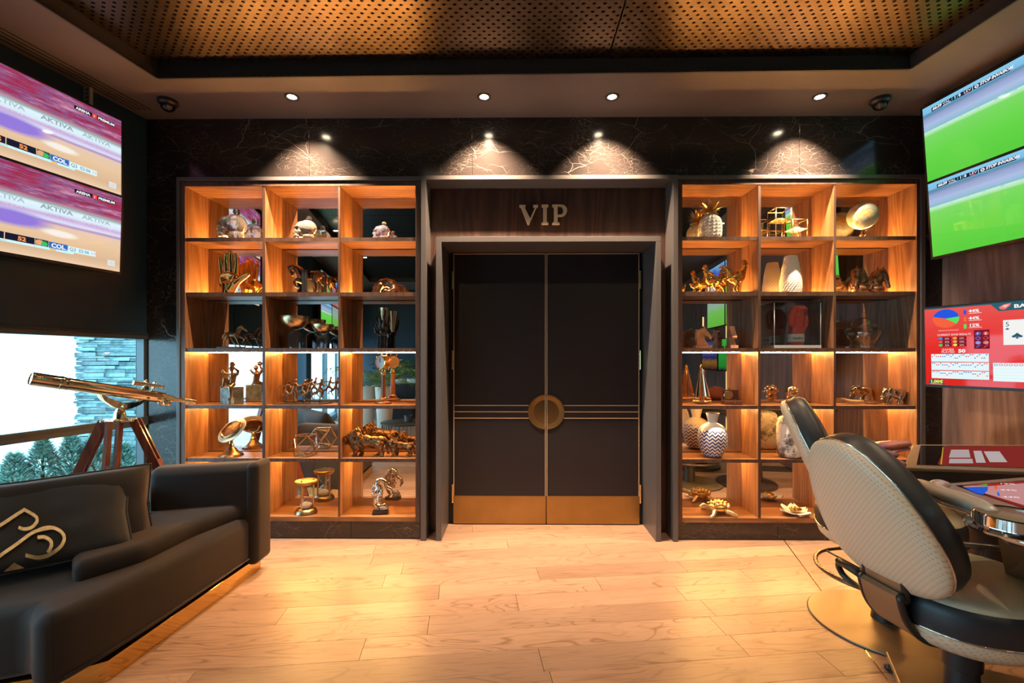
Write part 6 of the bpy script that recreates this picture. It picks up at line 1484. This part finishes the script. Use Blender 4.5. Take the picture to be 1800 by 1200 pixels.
# --- horse head busts
M_bust = noisy('bust_bronze', (.075, .038, .024), (.30, .165, .10), 38., .34, .85, bump=.3, bscale=100.)
def bust(X, s_, label):
    f = Fig('horse_bust', label, 'bust', X, 2, BY+.12, group='horse head busts'); b = f.by
    q = lambda a, c_, d=0: (X+a*s_, b-c_, d)
    it = [('e', q(2, 8), (14, 11, 9)), ('e', q(4, 16), (13, 10, 12)), ('l', [(*q(2, 22), 11), (*q(-4, 34), 8.5), (*q(-8, 38), 7)]), ('l', [(*q(-8, 38, -2), 7), (*q(-11, 28, -6), 4.9), (*q(-12.5, 17, -8), 3.3), (*q(-13.5, 12, -8.5), 3.5)]), ('e', q(-7, 32, -3), (6, 5.5, 7)), ('c', q(-11.5, 36, -6), q(-12, 34, -7), 1.8, 1.4), ('c', q(-7, 43, -4), q(-9, 48, -5), 2, .7), ('c', q(-4, 44, 3), q(-4, 49, 3), 2, .7)]
    random.seed(int(X))
    for i in range(26):
        t = random.random(); x0, y0 = -3+16*t, 44-26*t; sd = random.choice((-1, 1))*random.uniform(3, 8.5); it.append(('l', [(*q(x0, y0+random.uniform(-3, 3), sd), 2), (*q(x0+3, y0-5, sd*1.15), 1.8), (*q(x0+1, y0-11, sd*1.1), 1)]))
    f.org('head', it, M_bust, .62, 1)
bust(1511, 1, 'bronze horse head bust facing left with its mane combed back'); bust(1541, -1, 'bronze horse head bust facing right with its mane combed back')

# --- wooden horse heads
M_hw = noisy('veined_rust_stone', (.42, .19, .10), (.60, .33, .20), 14., .16)
def woodhorse(X, label, yaw, sgn=1):
    f = Fig('horse_carving', label, 'sculpture', X, 3, BY+.12, group='carved horse heads'); b = f.by
    prof = [(-12, 5), (-12, 26), (-10.5, 31), (-6, 34), (0, 35.5), (1.5, 39), (3, 38.5), (3.6, 35), (7, 31), (12.5, 24.5), (15.5, 19), (14.5, 16.8), (11.5, 16), (9.5, 20), (5, 21.5), (0, 22.5), (.5, 18), (4, 12), (9, 6.5), (9, 5)]
    M_ = Matrix.Rotation(yaw, 4, 'Z'); o_ = f.p(X, b)
    bm = B(); n = len(prof)
    for dep, kk in ((-5, 1.), ): pass
    lay = [(-4.2, .94), (-2.6, 1.), (2.6, 1.), (4.2, .94)]
    rows = []
    cx_, cy_ = 0, 20
    for dy, kk in lay: rows.append([bm.verts.new(o_+M_ @ V(((cx_+(x*sgn-cx_)*kk)*f.m, dy*f.m, (cy_+(y-cy_)*kk)*f.m))) for x, y in prof])
    for A, Bq in zip(rows, rows[1:]):
        for i in range(n): bm.faces.new((A[i], A[(i+1) % n], Bq[(i+1) % n], Bq[i]))
    bm.faces.new(rows[0]); bm.faces.new(rows[-1]); bmesh.ops.recalc_face_normals(bm, faces=bm.faces); f.bm('head', bm, M_hw, auto=.5)
    bm = B(); box(bm, (-14.5*f.m, -6*f.m, 0), (14.5*f.m, 6*f.m, 5.2*f.m), .0012); bmesh.ops.transform(bm, matrix=Matrix.Translation(o_) @ M_, verts=bm.verts); f.bm('base', bm, M_hw)
    bm = B()
    for sy in (-4.4, 4.4): ball(bm, o_+M_ @ V((4.5*sgn*f.m, sy*f.m, 29.5*f.m)), .9*f.m, 1)
    f.bm('eye', bm, mat('eye_dark', (.05, .02, .01), .2), smooth=True)
    for k in range(5):
        bm = B(); y = 31-k*4.6; capsule(bm, o_+M_ @ V(((-11.6+(.8 if k == 0 else 0))*sgn*f.m, 0, y*f.m)), o_+M_ @ V((-9.5*sgn*f.m, 0, (y-2)*f.m)), 2.2*f.m, 1.6*f.m); f.bm('mane_lock', bm, M_hw, smooth=True)
woodhorse(1235, 'carved rust-coloured horse head seen in profile on a block', 0.0); woodhorse(1286, 'carved rust-coloured horse head turned to face forward', math.radians(-96))

# --- boxing glove in a case
f = Fig('glove_case', 'red signed boxing glove in a clear acrylic case', 'display case', 1389, 3, BY+.125); b = f.by
M_acr = thin_glass('acrylic', (.93, .96, .97), 0, 2.2)
x0, x1, yt = 1348, 1428, 535.
f.boxp('case_base', x0-.5, x1+.5, b, b-5, -23, 23, mat('acrylic_base', (.45, .52, .56), .12, .3), bev=.001)
for nm, a in (('front', (x0, x1, -22.6, -21.8)), ('back', (x0, x1, 21.8, 22.6)), ('left', (x0, x0+.8, -21.8, 21.8)), ('right', (x1-.8, x1, -21.8, 21.8))): f.boxp('case_pane', a[0], a[1], b-5, yt, a[2], a[3], M_acr)
f.boxp('case_lid', x0, x1, yt, yt-.9, -22.6, 22.6, M_acr)
for x in (x0+.4, x1-.4):
    for d_ in (-22.2, 22.2): f.tube('case_edge', [(x, b-5, d_), (x, yt, d_)], .6, mat('edge_glass', (.75, .85, .88), .1, .2), seg=6)
M_glv = noisy('red_glove_leather', (.66, .075, .05), (.74, .10, .07), 5., .3)
g = f.org('glove', [('e', (1401, 556, -2), (16.5, 13, 20)), ('e', (1402, 566, -3), (15.5, 13.5, 16)), ('e', (1400, 545, -8), (14, 8, 9)), ('l', [(1388, 568, -7, 7), (1386, 556, -10, 6.4), (1388, 546, -11, 5.4), (1392, 541, -11, 4.4)]), ('l', [(1401, 576, 0, 13), (1399, 586, 0, 11.5), (1399, 600, 0, 12)])], M_glv, .8, 3, dents=[((1393, 552, -16), 5, (1, 2.5, 0))])
bm = B(); c = f.p(1399, 594); vs = lathe(bm, [(12.4*f.m, c.z-6.8*f.m), (12.8*f.m, c.z-6.4*f.m), (12.8*f.m, c.z+6.4*f.m), (12.4*f.m, c.z+6.8*f.m)], c.x, c.y, 28, cap=False); f.bm('cuff_label', bm, mat('label_white', (.72, .68, .62), .5), smooth=True)
M = frame_m(V((c.x-5.2*f.m, c.y-13.1*f.m, c.z-2.6*f.m)), V((-1, 0, 0)), V((0, 0, 1)))
lettering('EVERLAST', 5.0*f.m, M, M_black, f.root, .0003, 'CENTER', xs=.78, bold=.00015)
# signature stroke over the glove
M_ink = mat('ink', (.02, .008, .008), .4)
for pth_ in ([(1404, 545), (1411, 548), (1416, 552), (1408, 550), (1403, 552), (1412, 556)], [(1405, 546), (1404.5, 556), (1403, 566), (1402.5, 575)]):
    f.tube('signature', [(x, y, -17.2+abs(x-1401)*.22+abs(y-560)*.06) for x, y in pth_], .5, M_ink, k=4, seg=5)

# --- lidded glass jar
f = Fig('glass_jar', 'round lidded glass jar with a knob, third row of the right bookcase', 'jar', 1518, 3, BY+.125); b = f.by
M_jar = mat('jar_glass', (.96, .90, .88), .0, 0, .5, **{'Transmission Weight': 1., 'IOR': 1.25})
M_jar = thin_glass('jar_thin_glass', (.93, .90, .88), 0.02, 3.2)
f.lathe('body', [(15, b), (16.5, b-1.5), (14.5, b-4), (18, b-10), (25, b-22), (27.2, b-29), (25, b-33), (18.5, b-36.5), (17.8, b-38.5), (18.6, b-39)], M_jar, 1518, seg=44, sm=True, cap=False)
f.lathe('inner_wall', [(0, b-4.5), (13.5, b-5), (17, b-10), (24, b-22), (26, b-29), (24, b-32), (17.6, b-36.5)], M_jar, 1518, seg=44, sm=True, cap=False)
f.lathe('lid', [(19.5, b-39), (20, b-40.5), (17, b-43), (17.2, b-46), (13, b-50.5), (6, b-53), (2.6, b-54), (2.2, b-56), (4.4, b-58.5), (4.6, b-60.5), (2.5, b-63), (0, b-63.5)], M_jar, 1518, seg=40, sm=True)

# --- metal sail boat
f = Fig('sailboat', 'polished metal sailboat with tall triangular sails, fourth row beside the portal', 'sculpture', 1235, 4, BY+.10); b = f.by
M_sail = mat('sail_metal', (.86, .64, .42), .09, 1.)
def sail(pts_, bulge, name):
    bm = B(); N = 10; a, b_, c_ = [f.p(*q_) for q_ in pts_]; rows = []
    for i in range(N+1):
        t = i/N; L0, R0_ = a.lerp(b_, t), a.lerp(c_, t)
        rows.append([bm.verts.new(L0.lerp(R0_, j/8)+V((0, -bulge*f.m*math.sin(PI*j/8)*t, 0))) for j in range(9)])
    for r0_, r1_ in zip(rows, rows[1:]):
        for j in range(8):
            try: bm.faces.new((r0_[j], r0_[j+1], r1_[j+1], r1_[j]))
            except ValueError: pass
    ex_ = bmesh.ops.extrude_face_region(bm, geom=list(bm.faces)); bmesh.ops.translate(bm, vec=(0, .9*f.m, 0), verts=[v for v in ex_['geom'] if isinstance(v, bmesh.types.BMVert)])
    bmesh.ops.remove_doubles(bm, verts=bm.verts, dist=1e-6); bmesh.ops.recalc_face_normals(bm, faces=bm.faces); f.bm(name, bm, M_sail, smooth=True)
sail([(1231.5, 640, 0), (1219, 703, -3), (1233.5, 703, 2)], 5, 'main_sail'); sail([(1233.5, 641, 0), (1235.5, 702, 2), (1249.5, 702, -3)], 4, 'jib')
f.tube('mast', [(1232.6, b-4, 1), (1232.6, 640, 1)], .8, M_gold, seg=8)
f.org('hull', [('l', [(1220, b-4, 0, 2.2), (1228, b-3.2, 0, 3.2), (1240, b-3.2, 0, 3.2), (1251, b-4.6, 0, 1.8)])], mat('hull_copper', (.75, .40, .22), .2, .9), .45, 2)
# --- compass box
f = Fig('compass_box', 'small dark wooden box, lid open on a round glass compass', 'box', 1284, 4, BY+.10); b = f.by
M_rose = wood('rosewood', (.045, .014, .014), (.09, .03, .028), (.13, .045, .04), 'x', .3)
f.boxp('case', 1269, 1298, b, b-6.4, -15, 3, M_rose, bev=.001)
lid = f.boxp('lid', 1271, 1299, b-6.6, b-25, 3, 7, M_rose, bev=.001)
c = f.p(1281.5, b-15.5, 2.6)
for prof_, m_, nm in (([(7.6, -.4), (8.2, .4), (7.4, 1), (7, .3)], M_brass, 'compass_ring'), ([(7, .25), (0, .3)], mat('compass_glass', (.30, .27, .25), .06, .4), 'compass_dial')):
    bm = B(); vs = lathe(bm, [(r*f.m, z*f.m) for r, z in prof_], 0, 0, 32); bmesh.ops.transform(bm, matrix=Matrix.Translation(c) @ Matrix.Rotation(PI/2, 4, 'X'), verts=bm.verts); f.bm(nm, bm, m_, lid, auto=.6)
f.boxp('clasp', 1283, 1287, b-24.5, b-28, 4, 6, M_brass, lid); f.boxp('catch', 1282, 1287, b-2.5, b-5, -15.6, -15, M_brass)
for x in (1276, 1294): f.boxp('hinge', x-1.5, x+1.5, b-5.6, b-8, 2.4, 3.4, M_brass)

# --- silver and gold ornament behind the far chair
f = Fig('animal_bust', 'silver-gilt curly animal head ornament above the far chair', 'ornament', 1391, 4, BY+.115); b = f.by
it = [('e', (1391, b-8, 0), (10, 8, 8)), ('e', (1391, b-19, 0), (9.5, 8, 9)), ('e', (1387, b-24, -5), (6, 6, 6)), ('c', (1384, b-22, -7), (1381.5, b-18, -9), 3.6, 3)]
random.seed(9)
for i in range(40):
    a = random.uniform(0, PI); r = random.uniform(6, 11); x, y = 1392+r*math.cos(a), b-16-r*1.15*math.sin(a); it.append(('e', (x, y, random.uniform(-7, 6)), (2.4, 2.4, 2.4)))
f.org('head', it, mat('silver_gilt', (.86, .66, .50), .12, 1.), .55, 1)

# --- elephant and horn
f = Fig('elephant_figurine', 'polished silver elephant figurine, lower right niche', 'figurine', 1571, 4, BY+.09); b = f.by
k = .92
q = lambda x, y, d=0: (1571+(x-1571)*1., b+(y-709)*1., d)
f.org('elephant', [('e', q(1575, 690), (12.5, 8.5, 9)), ('e', q(1583, 691), (7.5, 8, 9)), ('e', q(1565, 690), (8, 7.5, 8)), ('e', q(1558.5, 688), (6.2, 5.6, 6.6)), ('l', [(*q(1554, 689), 3.6), (*q(1551.5, 694), 2.6), (*q(1552, 699), 2), (*q(1549, 701), 1.6)]), ('e', q(1562, 686, -6.5), (5.4, 1.4, 5.6), 15), ('e', q(1562, 686, 6.5), (5.4, 1.4, 5.6), 15), ('c', q(1555, 693, -3), q(1550.5, 696, -4), 1, .5), ('c', q(1555, 693, 3), q(1550.5, 696, 4), 1, .5),
    ('l', [(*q(1562, 695, -4), 4.2), (*q(1558, 702, -4), 2.8), (*q(1556, 708, -4), 2.9)]), ('l', [(*q(1566, 695, 4), 4.2), (*q(1568, 702, 4), 2.8), (*q(1568, 708, 4), 2.9)]), ('l', [(*q(1581, 695, -4), 4.4), (*q(1577.5, 702, -4), 2.8), (*q(1576.5, 708, -4), 2.9)]), ('l', [(*q(1585, 695, 4), 4.4), (*q(1588, 702, 4), 2.7), (*q(1590, 708, 4), 2.9)]), ('l', [(*q(1590, 688), 1), (*q(1592, 695), .8), (*q(1591, 699), 1.1)])], M_silver, .5, 1)
f = Fig('carving_set', 'carved bone handle and silver blade lying flat beside the elephant', 'ornament', 1512, 4, BY+.10); b = f.by
f.org('handle', [('l', [(1480, b-9, 0, 2.2), (1490, b-5, 0, 3.6), (1503, b-3.6, -2, 3.2), (1514, b-4.5, -3, 2.8)])], mat('bone', (.62, .42, .24), .35), .5, 2)
f.org('blade', [('l', [(1514, b-4, -3, 2.4), (1522, b-2.2, -3, 2), (1534, b-2, -3, 2.2), (1547, b-1.6, -3, 1.2)])], M_silver, .5, 2)

# --- chevron vase
f = Fig('vase', 'white-necked vase with navy chevrons, fifth row beside the portal', 'vase', 1252, 5, BY+.095); b = f.by
M_chev = mat('chevron_glaze', (.8, .76, .72), .3); nt, bb, L = parts_of(M_chev); tc = nd(nt, 'ShaderNodeTexCoord'); sp = nd(nt, 'ShaderNodeSeparateXYZ'); L(tc.outputs['Object'], sp.inputs[0])
at = nd(nt, 'ShaderNodeMath', operation='ARCTAN2'); L(sp.outputs['Y'], at.inputs[0]); L(sp.outputs['X'], at.inputs[1])
zg = nd(nt, 'ShaderNodeMath', operation='MULTIPLY'); zg.inputs[1].default_value = 16/(2*PI); L(at.outputs[0], zg.inputs[0])
pp = nd(nt, 'ShaderNodeMath', operation='PINGPONG'); pp.inputs[1].default_value = .5; L(zg.outputs[0], pp.inputs[0])
zm = nd(nt, 'ShaderNodeMath', operation='MULTIPLY'); zm.inputs[1].default_value = 1/(6.1*f.m); L(sp.outputs['Z'], zm.inputs[0])
ad = nd(nt, 'ShaderNodeMath', operation='MULTIPLY_ADD'); ad.inputs[1].default_value = 1.5; L(pp.outputs[0], ad.inputs[0]); L(zm.outputs[0], ad.inputs[2])
fr_ = nd(nt, 'ShaderNodeMath', operation='FRACT'); L(ad.outputs[0], fr_.inputs[0])
gt = nd(nt, 'ShaderNodeMath', operation='GREATER_THAN'); gt.inputs[1].default_value = .5; L(fr_.outputs[0], gt.inputs[0])
mx = nd(nt, 'ShaderNodeMix', data_type='RGBA'); L(gt.outputs[0], mx.inputs[0]); mx.inputs[6].default_value = (.80, .76, .72, 1); mx.inputs[7].default_value = (.020, .028, .16, 1); L(mx.outputs[2], bb.inputs['Base Color'])
prof = [(14, b), (18, b-6), (22.8, b-17), (24.6, b-28), (24.2, b-38), (22, b-47)]
f.lathe('body', prof, M_chev, 1252.5, seg=48, sm=True)
f.lathe('neck', [(22, b-47), (19.5, b-51.5), (13, b-56.5), (8, b-58.8), (7.4, b-60), (9.6, b-70), (11, b-75.5), (10, b-76), (6.5, b-61)], M_white, 1252.5, seg=48, auto=.7, cap=False)
# --- spotted vase
f = Fig('vase', 'tall rounded white vase with dark speckled patch, behind the far chair', 'vase', 1388, 5, BY+.085); b = f.by
M_spot = noisy('speckled_glaze', (.85, .82, .78), (.80, .74, .66), 60., .5, bump=.25, bscale=160.); nt, bb, L = parts_of(M_spot)
tc = nd(nt, 'ShaderNodeTexCoord'); n1 = nd(nt, 'ShaderNodeTexNoise', i_Scale=9., i_Detail=6., i_Roughness=.75); L(tc.outputs['Object'], n1.inputs['Vector']); r_ = ramp(nt, [(.40, (.06, .05, .05)), (.47, (.50, .46, .42)), (.52, (.82, .78, .72))]); L(n1.outputs['Fac'], r_.inputs[0]); L(r_.outputs[0], bb.inputs['Base Color'])
f.lathe('body', [(15, b), (19, b-3), (20.6, b-14), (20.4, b-56), (19, b-64), (15.5, b-69), (12, b-70.5), (11.5, b-69), (14, b-64)], M_spot, 1388, seg=40, sm=True, cap=False)
# --- turtle
f = Fig('turtle_figurine', 'gilded turtle with a knobbed shell on the bottom shelf', 'figurine', 1258, 6, BY+.08); b = f.by
it = [('e', (1262, b-12, 0), (19, 15, 9)), ('e', (1263, b-15, 0), (16, 13, 8))]
random.seed(4)
for i in range(-2, 3):
    for j in range(-2, 3):
        x, d_ = 1263+i*6.4+(j % 2)*3, j*5.2; h = 1-((x-1263)/19)**2-(d_/15)**2
        if h > .05: it.append(('e', (x, b-13-8.5*math.sqrt(h), d_), (3.4, 3, 2.6)))
f.org('shell', it, M_gold_r, .55, 1)
f.org('limbs', [('l', [(1250, b-9, -3, 5), (1240, b-14, -5, 4), (1234, b-16, -6, 4.4), (1229, b-14.5, -7, 3)]), ('l', [(1252, b-8, -10, 4.2), (1248, b-5, -16, 3.6), (1245, b-2, -19, 2.8), (1241, b-1.5, -21, 2.4)]), ('l', [(1274, b-7, -10, 4), (1282, b-4.5, -14, 3.2), (1287, b-2.4, -16, 2.8)]), ('l', [(1252, b-8, 10, 4.2), (1246, b-4, 15, 3.4), (1242, b-1.8, 18, 2.4)]), ('l', [(1274, b-7, 10, 4), (1282, b-3, 14, 3), (1286, b-2, 16, 2.5)]), ('l', [(1279, b-6, 0, 2.4), (1286, b-3, 0, 1)])], noisy('pale_gilt', (.70, .52, .30), (.92, .78, .55), 30., .28, .9), .5, 1)
# --- ceramic flower
f = Fig('flower_dish', 'white ceramic flower with gold heart and a silver bud on the bottom shelf', 'ornament', 1395, 6, BY+.07); b = f.by
def petal(ang_, ln, wd, up_, m, name, c0):
    bm = B(); dv = V((math.cos(ang_), math.sin(ang_), 0)); tv_ = V((-dv.y, dv.x, 0)); rows = []
    for i in range(8):
        t = i/7; w_ = wd*math.sin(PI*min(1, t*.86+.10))**.8; row = []
        for j in range(7):
            s_ = j/3-1; row.append(bm.verts.new(c0+(dv*(ln*t)+tv_*(w_*s_)+V((0, 0, up_*t*t+3.2*s_*s_*t+1)))*f.m))
        rows.append(row)
    for r0_, r1_ in zip(rows, rows[1:]):
        for j in range(6): bm.faces.new((r0_[j], r0_[j+1], r1_[j+1], r1_[j]))
    ex_ = bmesh.ops.extrude_face_region(bm, geom=list(bm.faces)); bmesh.ops.translate(bm, vec=(0, 0, .8*f.m), verts=[v for v in ex_['geom'] if isinstance(v, bmesh.types.BMVert)]); bmesh.ops.recalc_face_normals(bm, faces=bm.faces)
    for v in bm.verts: v.co.z = max(v.co.z, f.Z)
    f.bm(name, bm, m, smooth=True)
c0 = f.p(1397, b, 0); M_pet = mat('white_porcelain', (.88, .84, .78), .25)
for a_, l_, w_, u_ in ((3.3, 27, 11, 6), (2.3, 22, 10, 8), (1.2, 20, 10, 9), (.25, 26, 10, 5), (-.75, 24, 10, 3)): petal(a_, l_, w_, u_, M_pet, 'petal', c0)
f.org('heart', [('e', (1398, b-8, 0), (10, 8, 5)), ('e', (1393, b-10, -3), (4.5, 4, 4)), ('e', (1402, b-9, -2), (5, 4, 4)), ('c', (1390, b-9, 0), (1407, b-8, 0), 3, 3)], M_gold_r, .5, 1)
petal(-2.2, 19, 7, 2, M_silver, 'bud', f.p(1402, b, -9))
# ---------------------------------------------------------------- outside the strip window
gr = struct('ground', bx((-14, -12, -.35), (-2.9, 16, -.25)), noisy('pale_paving', (.50, .50, .48), (.58, .58, .56), 2., .8))
M_stn = noisy('ledge_stone', (.06, .12, .13), (.22, .33, .34), 7., .7, bump=.9, bscale=42.)
nt, bb, L = parts_of(M_stn); oi = nd(nt, 'ShaderNodeObjectInfo'); hs = nd(nt, 'ShaderNodeHueSaturation'); mr = nd(nt, 'ShaderNodeMapRange'); mr.inputs[3].default_value = .6; mr.inputs[4].default_value = 1.35
src = bb.inputs['Base Color'].links[0].from_socket; L(oi.outputs['Random'], mr.inputs[0]); L(mr.outputs[0], hs.inputs['Value']); L(src, hs.inputs['Color']); L(hs.outputs[0], bb.inputs['Base Color'])
YW = 5.2
xa, xb = P(140, 600, YW).x, P(300, 600, YW).x
sw = struct('wall_stone', bx((xa+.01, YW+.06, -.3), (xb, YW+.3, 3.2)), mat('stone_core', (.06, .08, .085), .9))
random.seed(21)
z = -.28; base_meshes = {}
while z < 2.6:
    h = random.choice((.022, .03, .036, .048)); x = xa+random.uniform(-.012, .012)
    while x < xb-.02:
        ln = random.choice((.16, .24, .34, .46)); x1 = min(x+ln, xb)
        if 0.1 < z < 2.0:
            key = (h, ln)
            if key not in base_meshes:
                bm = B(); box(bm, (-ln/2+.002, -.06, .0015), (ln/2-.002, .06, h-.001), .005); me = bpy.data.meshes.new('stone'); bm.to_mesh(me); bm.free(); me.materials.append(M_stn); base_meshes[key] = me
            o = bpy.data.objects.new('stone', base_meshes[key]); C.objects.link(o); o.parent = sw; o.location = (x+ln/2, YW+random.uniform(-.012, .022), z); o.rotation_euler = (random.uniform(-.12, .12), 0, random.uniform(-.05, .05))
        x = x+ln
    z += h
# low kerb and small conifers behind the glass
struct('kerb', bx((-9, 5.0, -.3), (P(262, 600, 5.0).x, 5.15, .10)), noisy('concrete', (.30, .34, .34), (.38, .42, .42), 4., .8))
M_con = noisy('conifer_green', (.10, .22, .18), (.28, .44, .36), 12., .7)
def conifer(px, Y, top, wpx, label):
    c = P(px, 700, Y); z1 = P(px, top, Y).z; r = wpx*Y/F/2; t = thing('shrub', label, 'shrub', (c.x, Y, -.25), group='conifers outside the window')
    bm = B(); tube(bm, [(c.x, Y, -.25), (c.x, Y, z1-.1)], [.03, .008], 6); obj('stem', bm, mat('bark', (.10, .07, .05), .9), t)
    bm = B(); n = 2400
    for i in range(n):
        u = random.random()**.7; zz = -.2+(z1+.2)*u; rr = r*(1-u**1.6)*random.uniform(.45, 1)+.01; a = random.uniform(0, 2*PI)
        p = V((c.x+rr*math.cos(a), Y+rr*math.sin(a), zz)); d = V((math.cos(a), math.sin(a), random.uniform(.2, 1.1))).normalized()*random.uniform(.03, .085); s = d.cross(V((0, 0, 1))).normalized()*random.uniform(.003, .008)
        v = [bm.verts.new(q) for q in (p-s, p+s, p+d*.6+s*1.4, p+d, p+d*.6-s*1.4)]; bm.faces.new(v)
    obj('foliage', bm, M_con, t, kind='stuff')
random.seed(8)
for px, Y, top, wp, lab in ((25, 4.3, 800, 90, 'low conifer outside the window, furthest from the bookcase'), (75, 4.5, 774, 95, 'feathery conifer outside the window, second from the left'), (125, 4.6, 768, 80, 'tallest conifer outside the window behind the tripod leg'), (165, 4.7, 772, 80, 'conifer outside the window beside the stone wall'), (215, 4.85, 782, 70, 'conifer outside the window against the stone wall')):
    conifer(px, Y, top, wp, lab)

# ---------------------------------------------------------------- lounge behind the viewpoint, seen in the mirrors
def MP(px, py, Yt): p = P(px, py, Yt); return V((p.x, 2*(BY+MD)-Yt, p.z))
M_plant = noisy('pale_planter', (.50, .44, .38), (.62, .56, .49), 60., .8, bump=.3, bscale=120.)
M_palm = noisy('palm_green', (.05, .12, .02), (.16, .26, .06), 8., .5)
def palm(px, Yt, h, rt, label, seed):
    random.seed(seed); c = MP(px, 700, Yt); t = thing('potted_palm', label, 'plant', (c.x, c.y, 0), group='potted palms behind the viewpoint')
    bm = B(); lathe(bm, [(rt*.68, 0), (rt*.72, .01), (rt, h-.01), (rt, h), (rt*.9, h), (rt*.88, h-.06), (0, h-.06)], c.x, c.y, 28); obj('planter', bm, M_plant, t, auto=.6)
    for k in range(13):
        a = random.uniform(0, 2*PI); ln = random.uniform(.55, .95); el = random.uniform(.7, 1.35); dv = V((math.cos(a), math.sin(a), 0)); pts = []
        for i in range(9):
            s = i/8; an = el-s*s*1.5; prev = pts[-1] if pts else V((c.x, c.y, h-.05))+dv*.03; pts.append(prev+(dv*math.cos(an)+V((0, 0, math.sin(an))))*(ln/8 if pts else 0))
        bm = B(); tube(bm, pts, [.007*(1-i/10) for i in range(9)], 5)
        for i in range(2, 9):
            for sgn in (1, -1):
                p = pts[i]; tg = (pts[i]-pts[i-1]).normalized(); sd = tg.cross(V((0, 0, 1))).normalized()*sgn; l = .26*math.sin(PI*(.15+.8*i/9)); e = p+sd*l*.8+tg*l*.6-V((0, 0, l*.35)); w_ = tg*.013
                m_ = (p+e)/2+V((0, 0, .015)); v = [bm.verts.new(q) for q in (p-w_*.4, m_-w_, e, m_+w_, p+w_*.4)]; bm.faces.new(v)
        obj('frond', bm, M_palm, t)
palm(676, 8.3, .84, .17, 'potted palm in a tapered pale planter by the window wall', 1); palm(644, 8.6, .84, .17, 'potted palm in a tapered pale planter nearest the window wall', 2)
palm(704, 10.6, .90, .19, 'potted palm in a tapered pale planter further back', 3); palm(730, 10.4, .90, .19, 'potted palm in a tapered pale planter furthest from the window', 4)
c = MP(706, 700, 9.5); t = thing('armchair', 'dark velvet armchair behind the viewpoint, between the planters', 'armchair', (c.x, c.y, 0))
def ax_box(nm, a, b_, bev): obj(nm, bx((c.x+a[0], c.y+a[1], a[2]), (c.x+b_[0], c.y+b_[1], b_[2]), bev), M_velvet, t)
ax_box('seat', (-.34, -.34, .10), (.34, .36, .43), .05); ax_box('backrest', (-.36, -.46, .10), (.36, -.30, .82), .06); ax_box('arm', (-.44, -.42, .08), (-.33, .34, .60), .05); ax_box('arm', (.33, -.42, .08), (.44, .34, .60), .05)
for sx in (-.36, .36):
    for sy in (-.36, .28): obj('leg', bx((c.x+sx-.02, c.y+sy-.02, 0), (c.x+sx+.02, c.y+sy+.02, .1)), M_brass, t)
c = MP(712, 760, 6.7); t = thing('side_table', 'round black wire drum table behind the viewpoint', 'table', (c.x, c.y, 0))
bm = B(); lathe(bm, [(.34, .40), (.35, .405), (.35, .42), (.34, .425), (0, .425)], c.x, c.y, 40); obj('table_top', bm, M_black, t, auto=.5)
bm = B()
for k in range(36): a = 2*PI*k/36; tube(bm, [(c.x+.33*math.cos(a), c.y+.33*math.sin(a), .0), (c.x+.33*math.cos(a), c.y+.33*math.sin(a), .41)], .004, 5)
obj('wire_rods', bm, M_black, t, kind='stuff')
bm = B(); tube(bm, [(c.x+.33*math.cos(2*PI*k/40), c.y+.33*math.sin(2*PI*k/40), .006) for k in range(40)], .006, 6, True); obj('foot_hoop', bm, M_black, t)
cu = thing('cup', 'dark cup standing on the wire drum table', 'cup', (c.x+.05, c.y, .4252)); bm = B(); lathe(bm, [(.05, .4252), (.055, .43), (.06, .52), (.055, .52), (.05, .44), (0, .44)], c.x+.05, c.y, 28); obj('body', bm, mat('cup_blue', (.02, .03, .05), .4), cu, auto=.5)
# sheer curtain at the far end of the window wall
bm = B(); rows = []
for i in range(60):
    y = -3.9+i*.022; x = XL(y)+.12+.03*math.sin(i*1.3); rows.append([bm.verts.new((x, y, .03)), bm.verts.new((x, y, 1.70))])
for A, Bq in zip(rows, rows[1:]): bm.faces.new((A[0], Bq[0], Bq[1], A[1]))
M_cur = mat('sheer_curtain', (.85, .88, .88), .8, **{'Transmission Weight': .5}); cur = obj('curtain', bm, M_cur, None, smooth=True); tag(cur, 'white sheer curtain on the window wall behind the viewpoint', 'curtain')
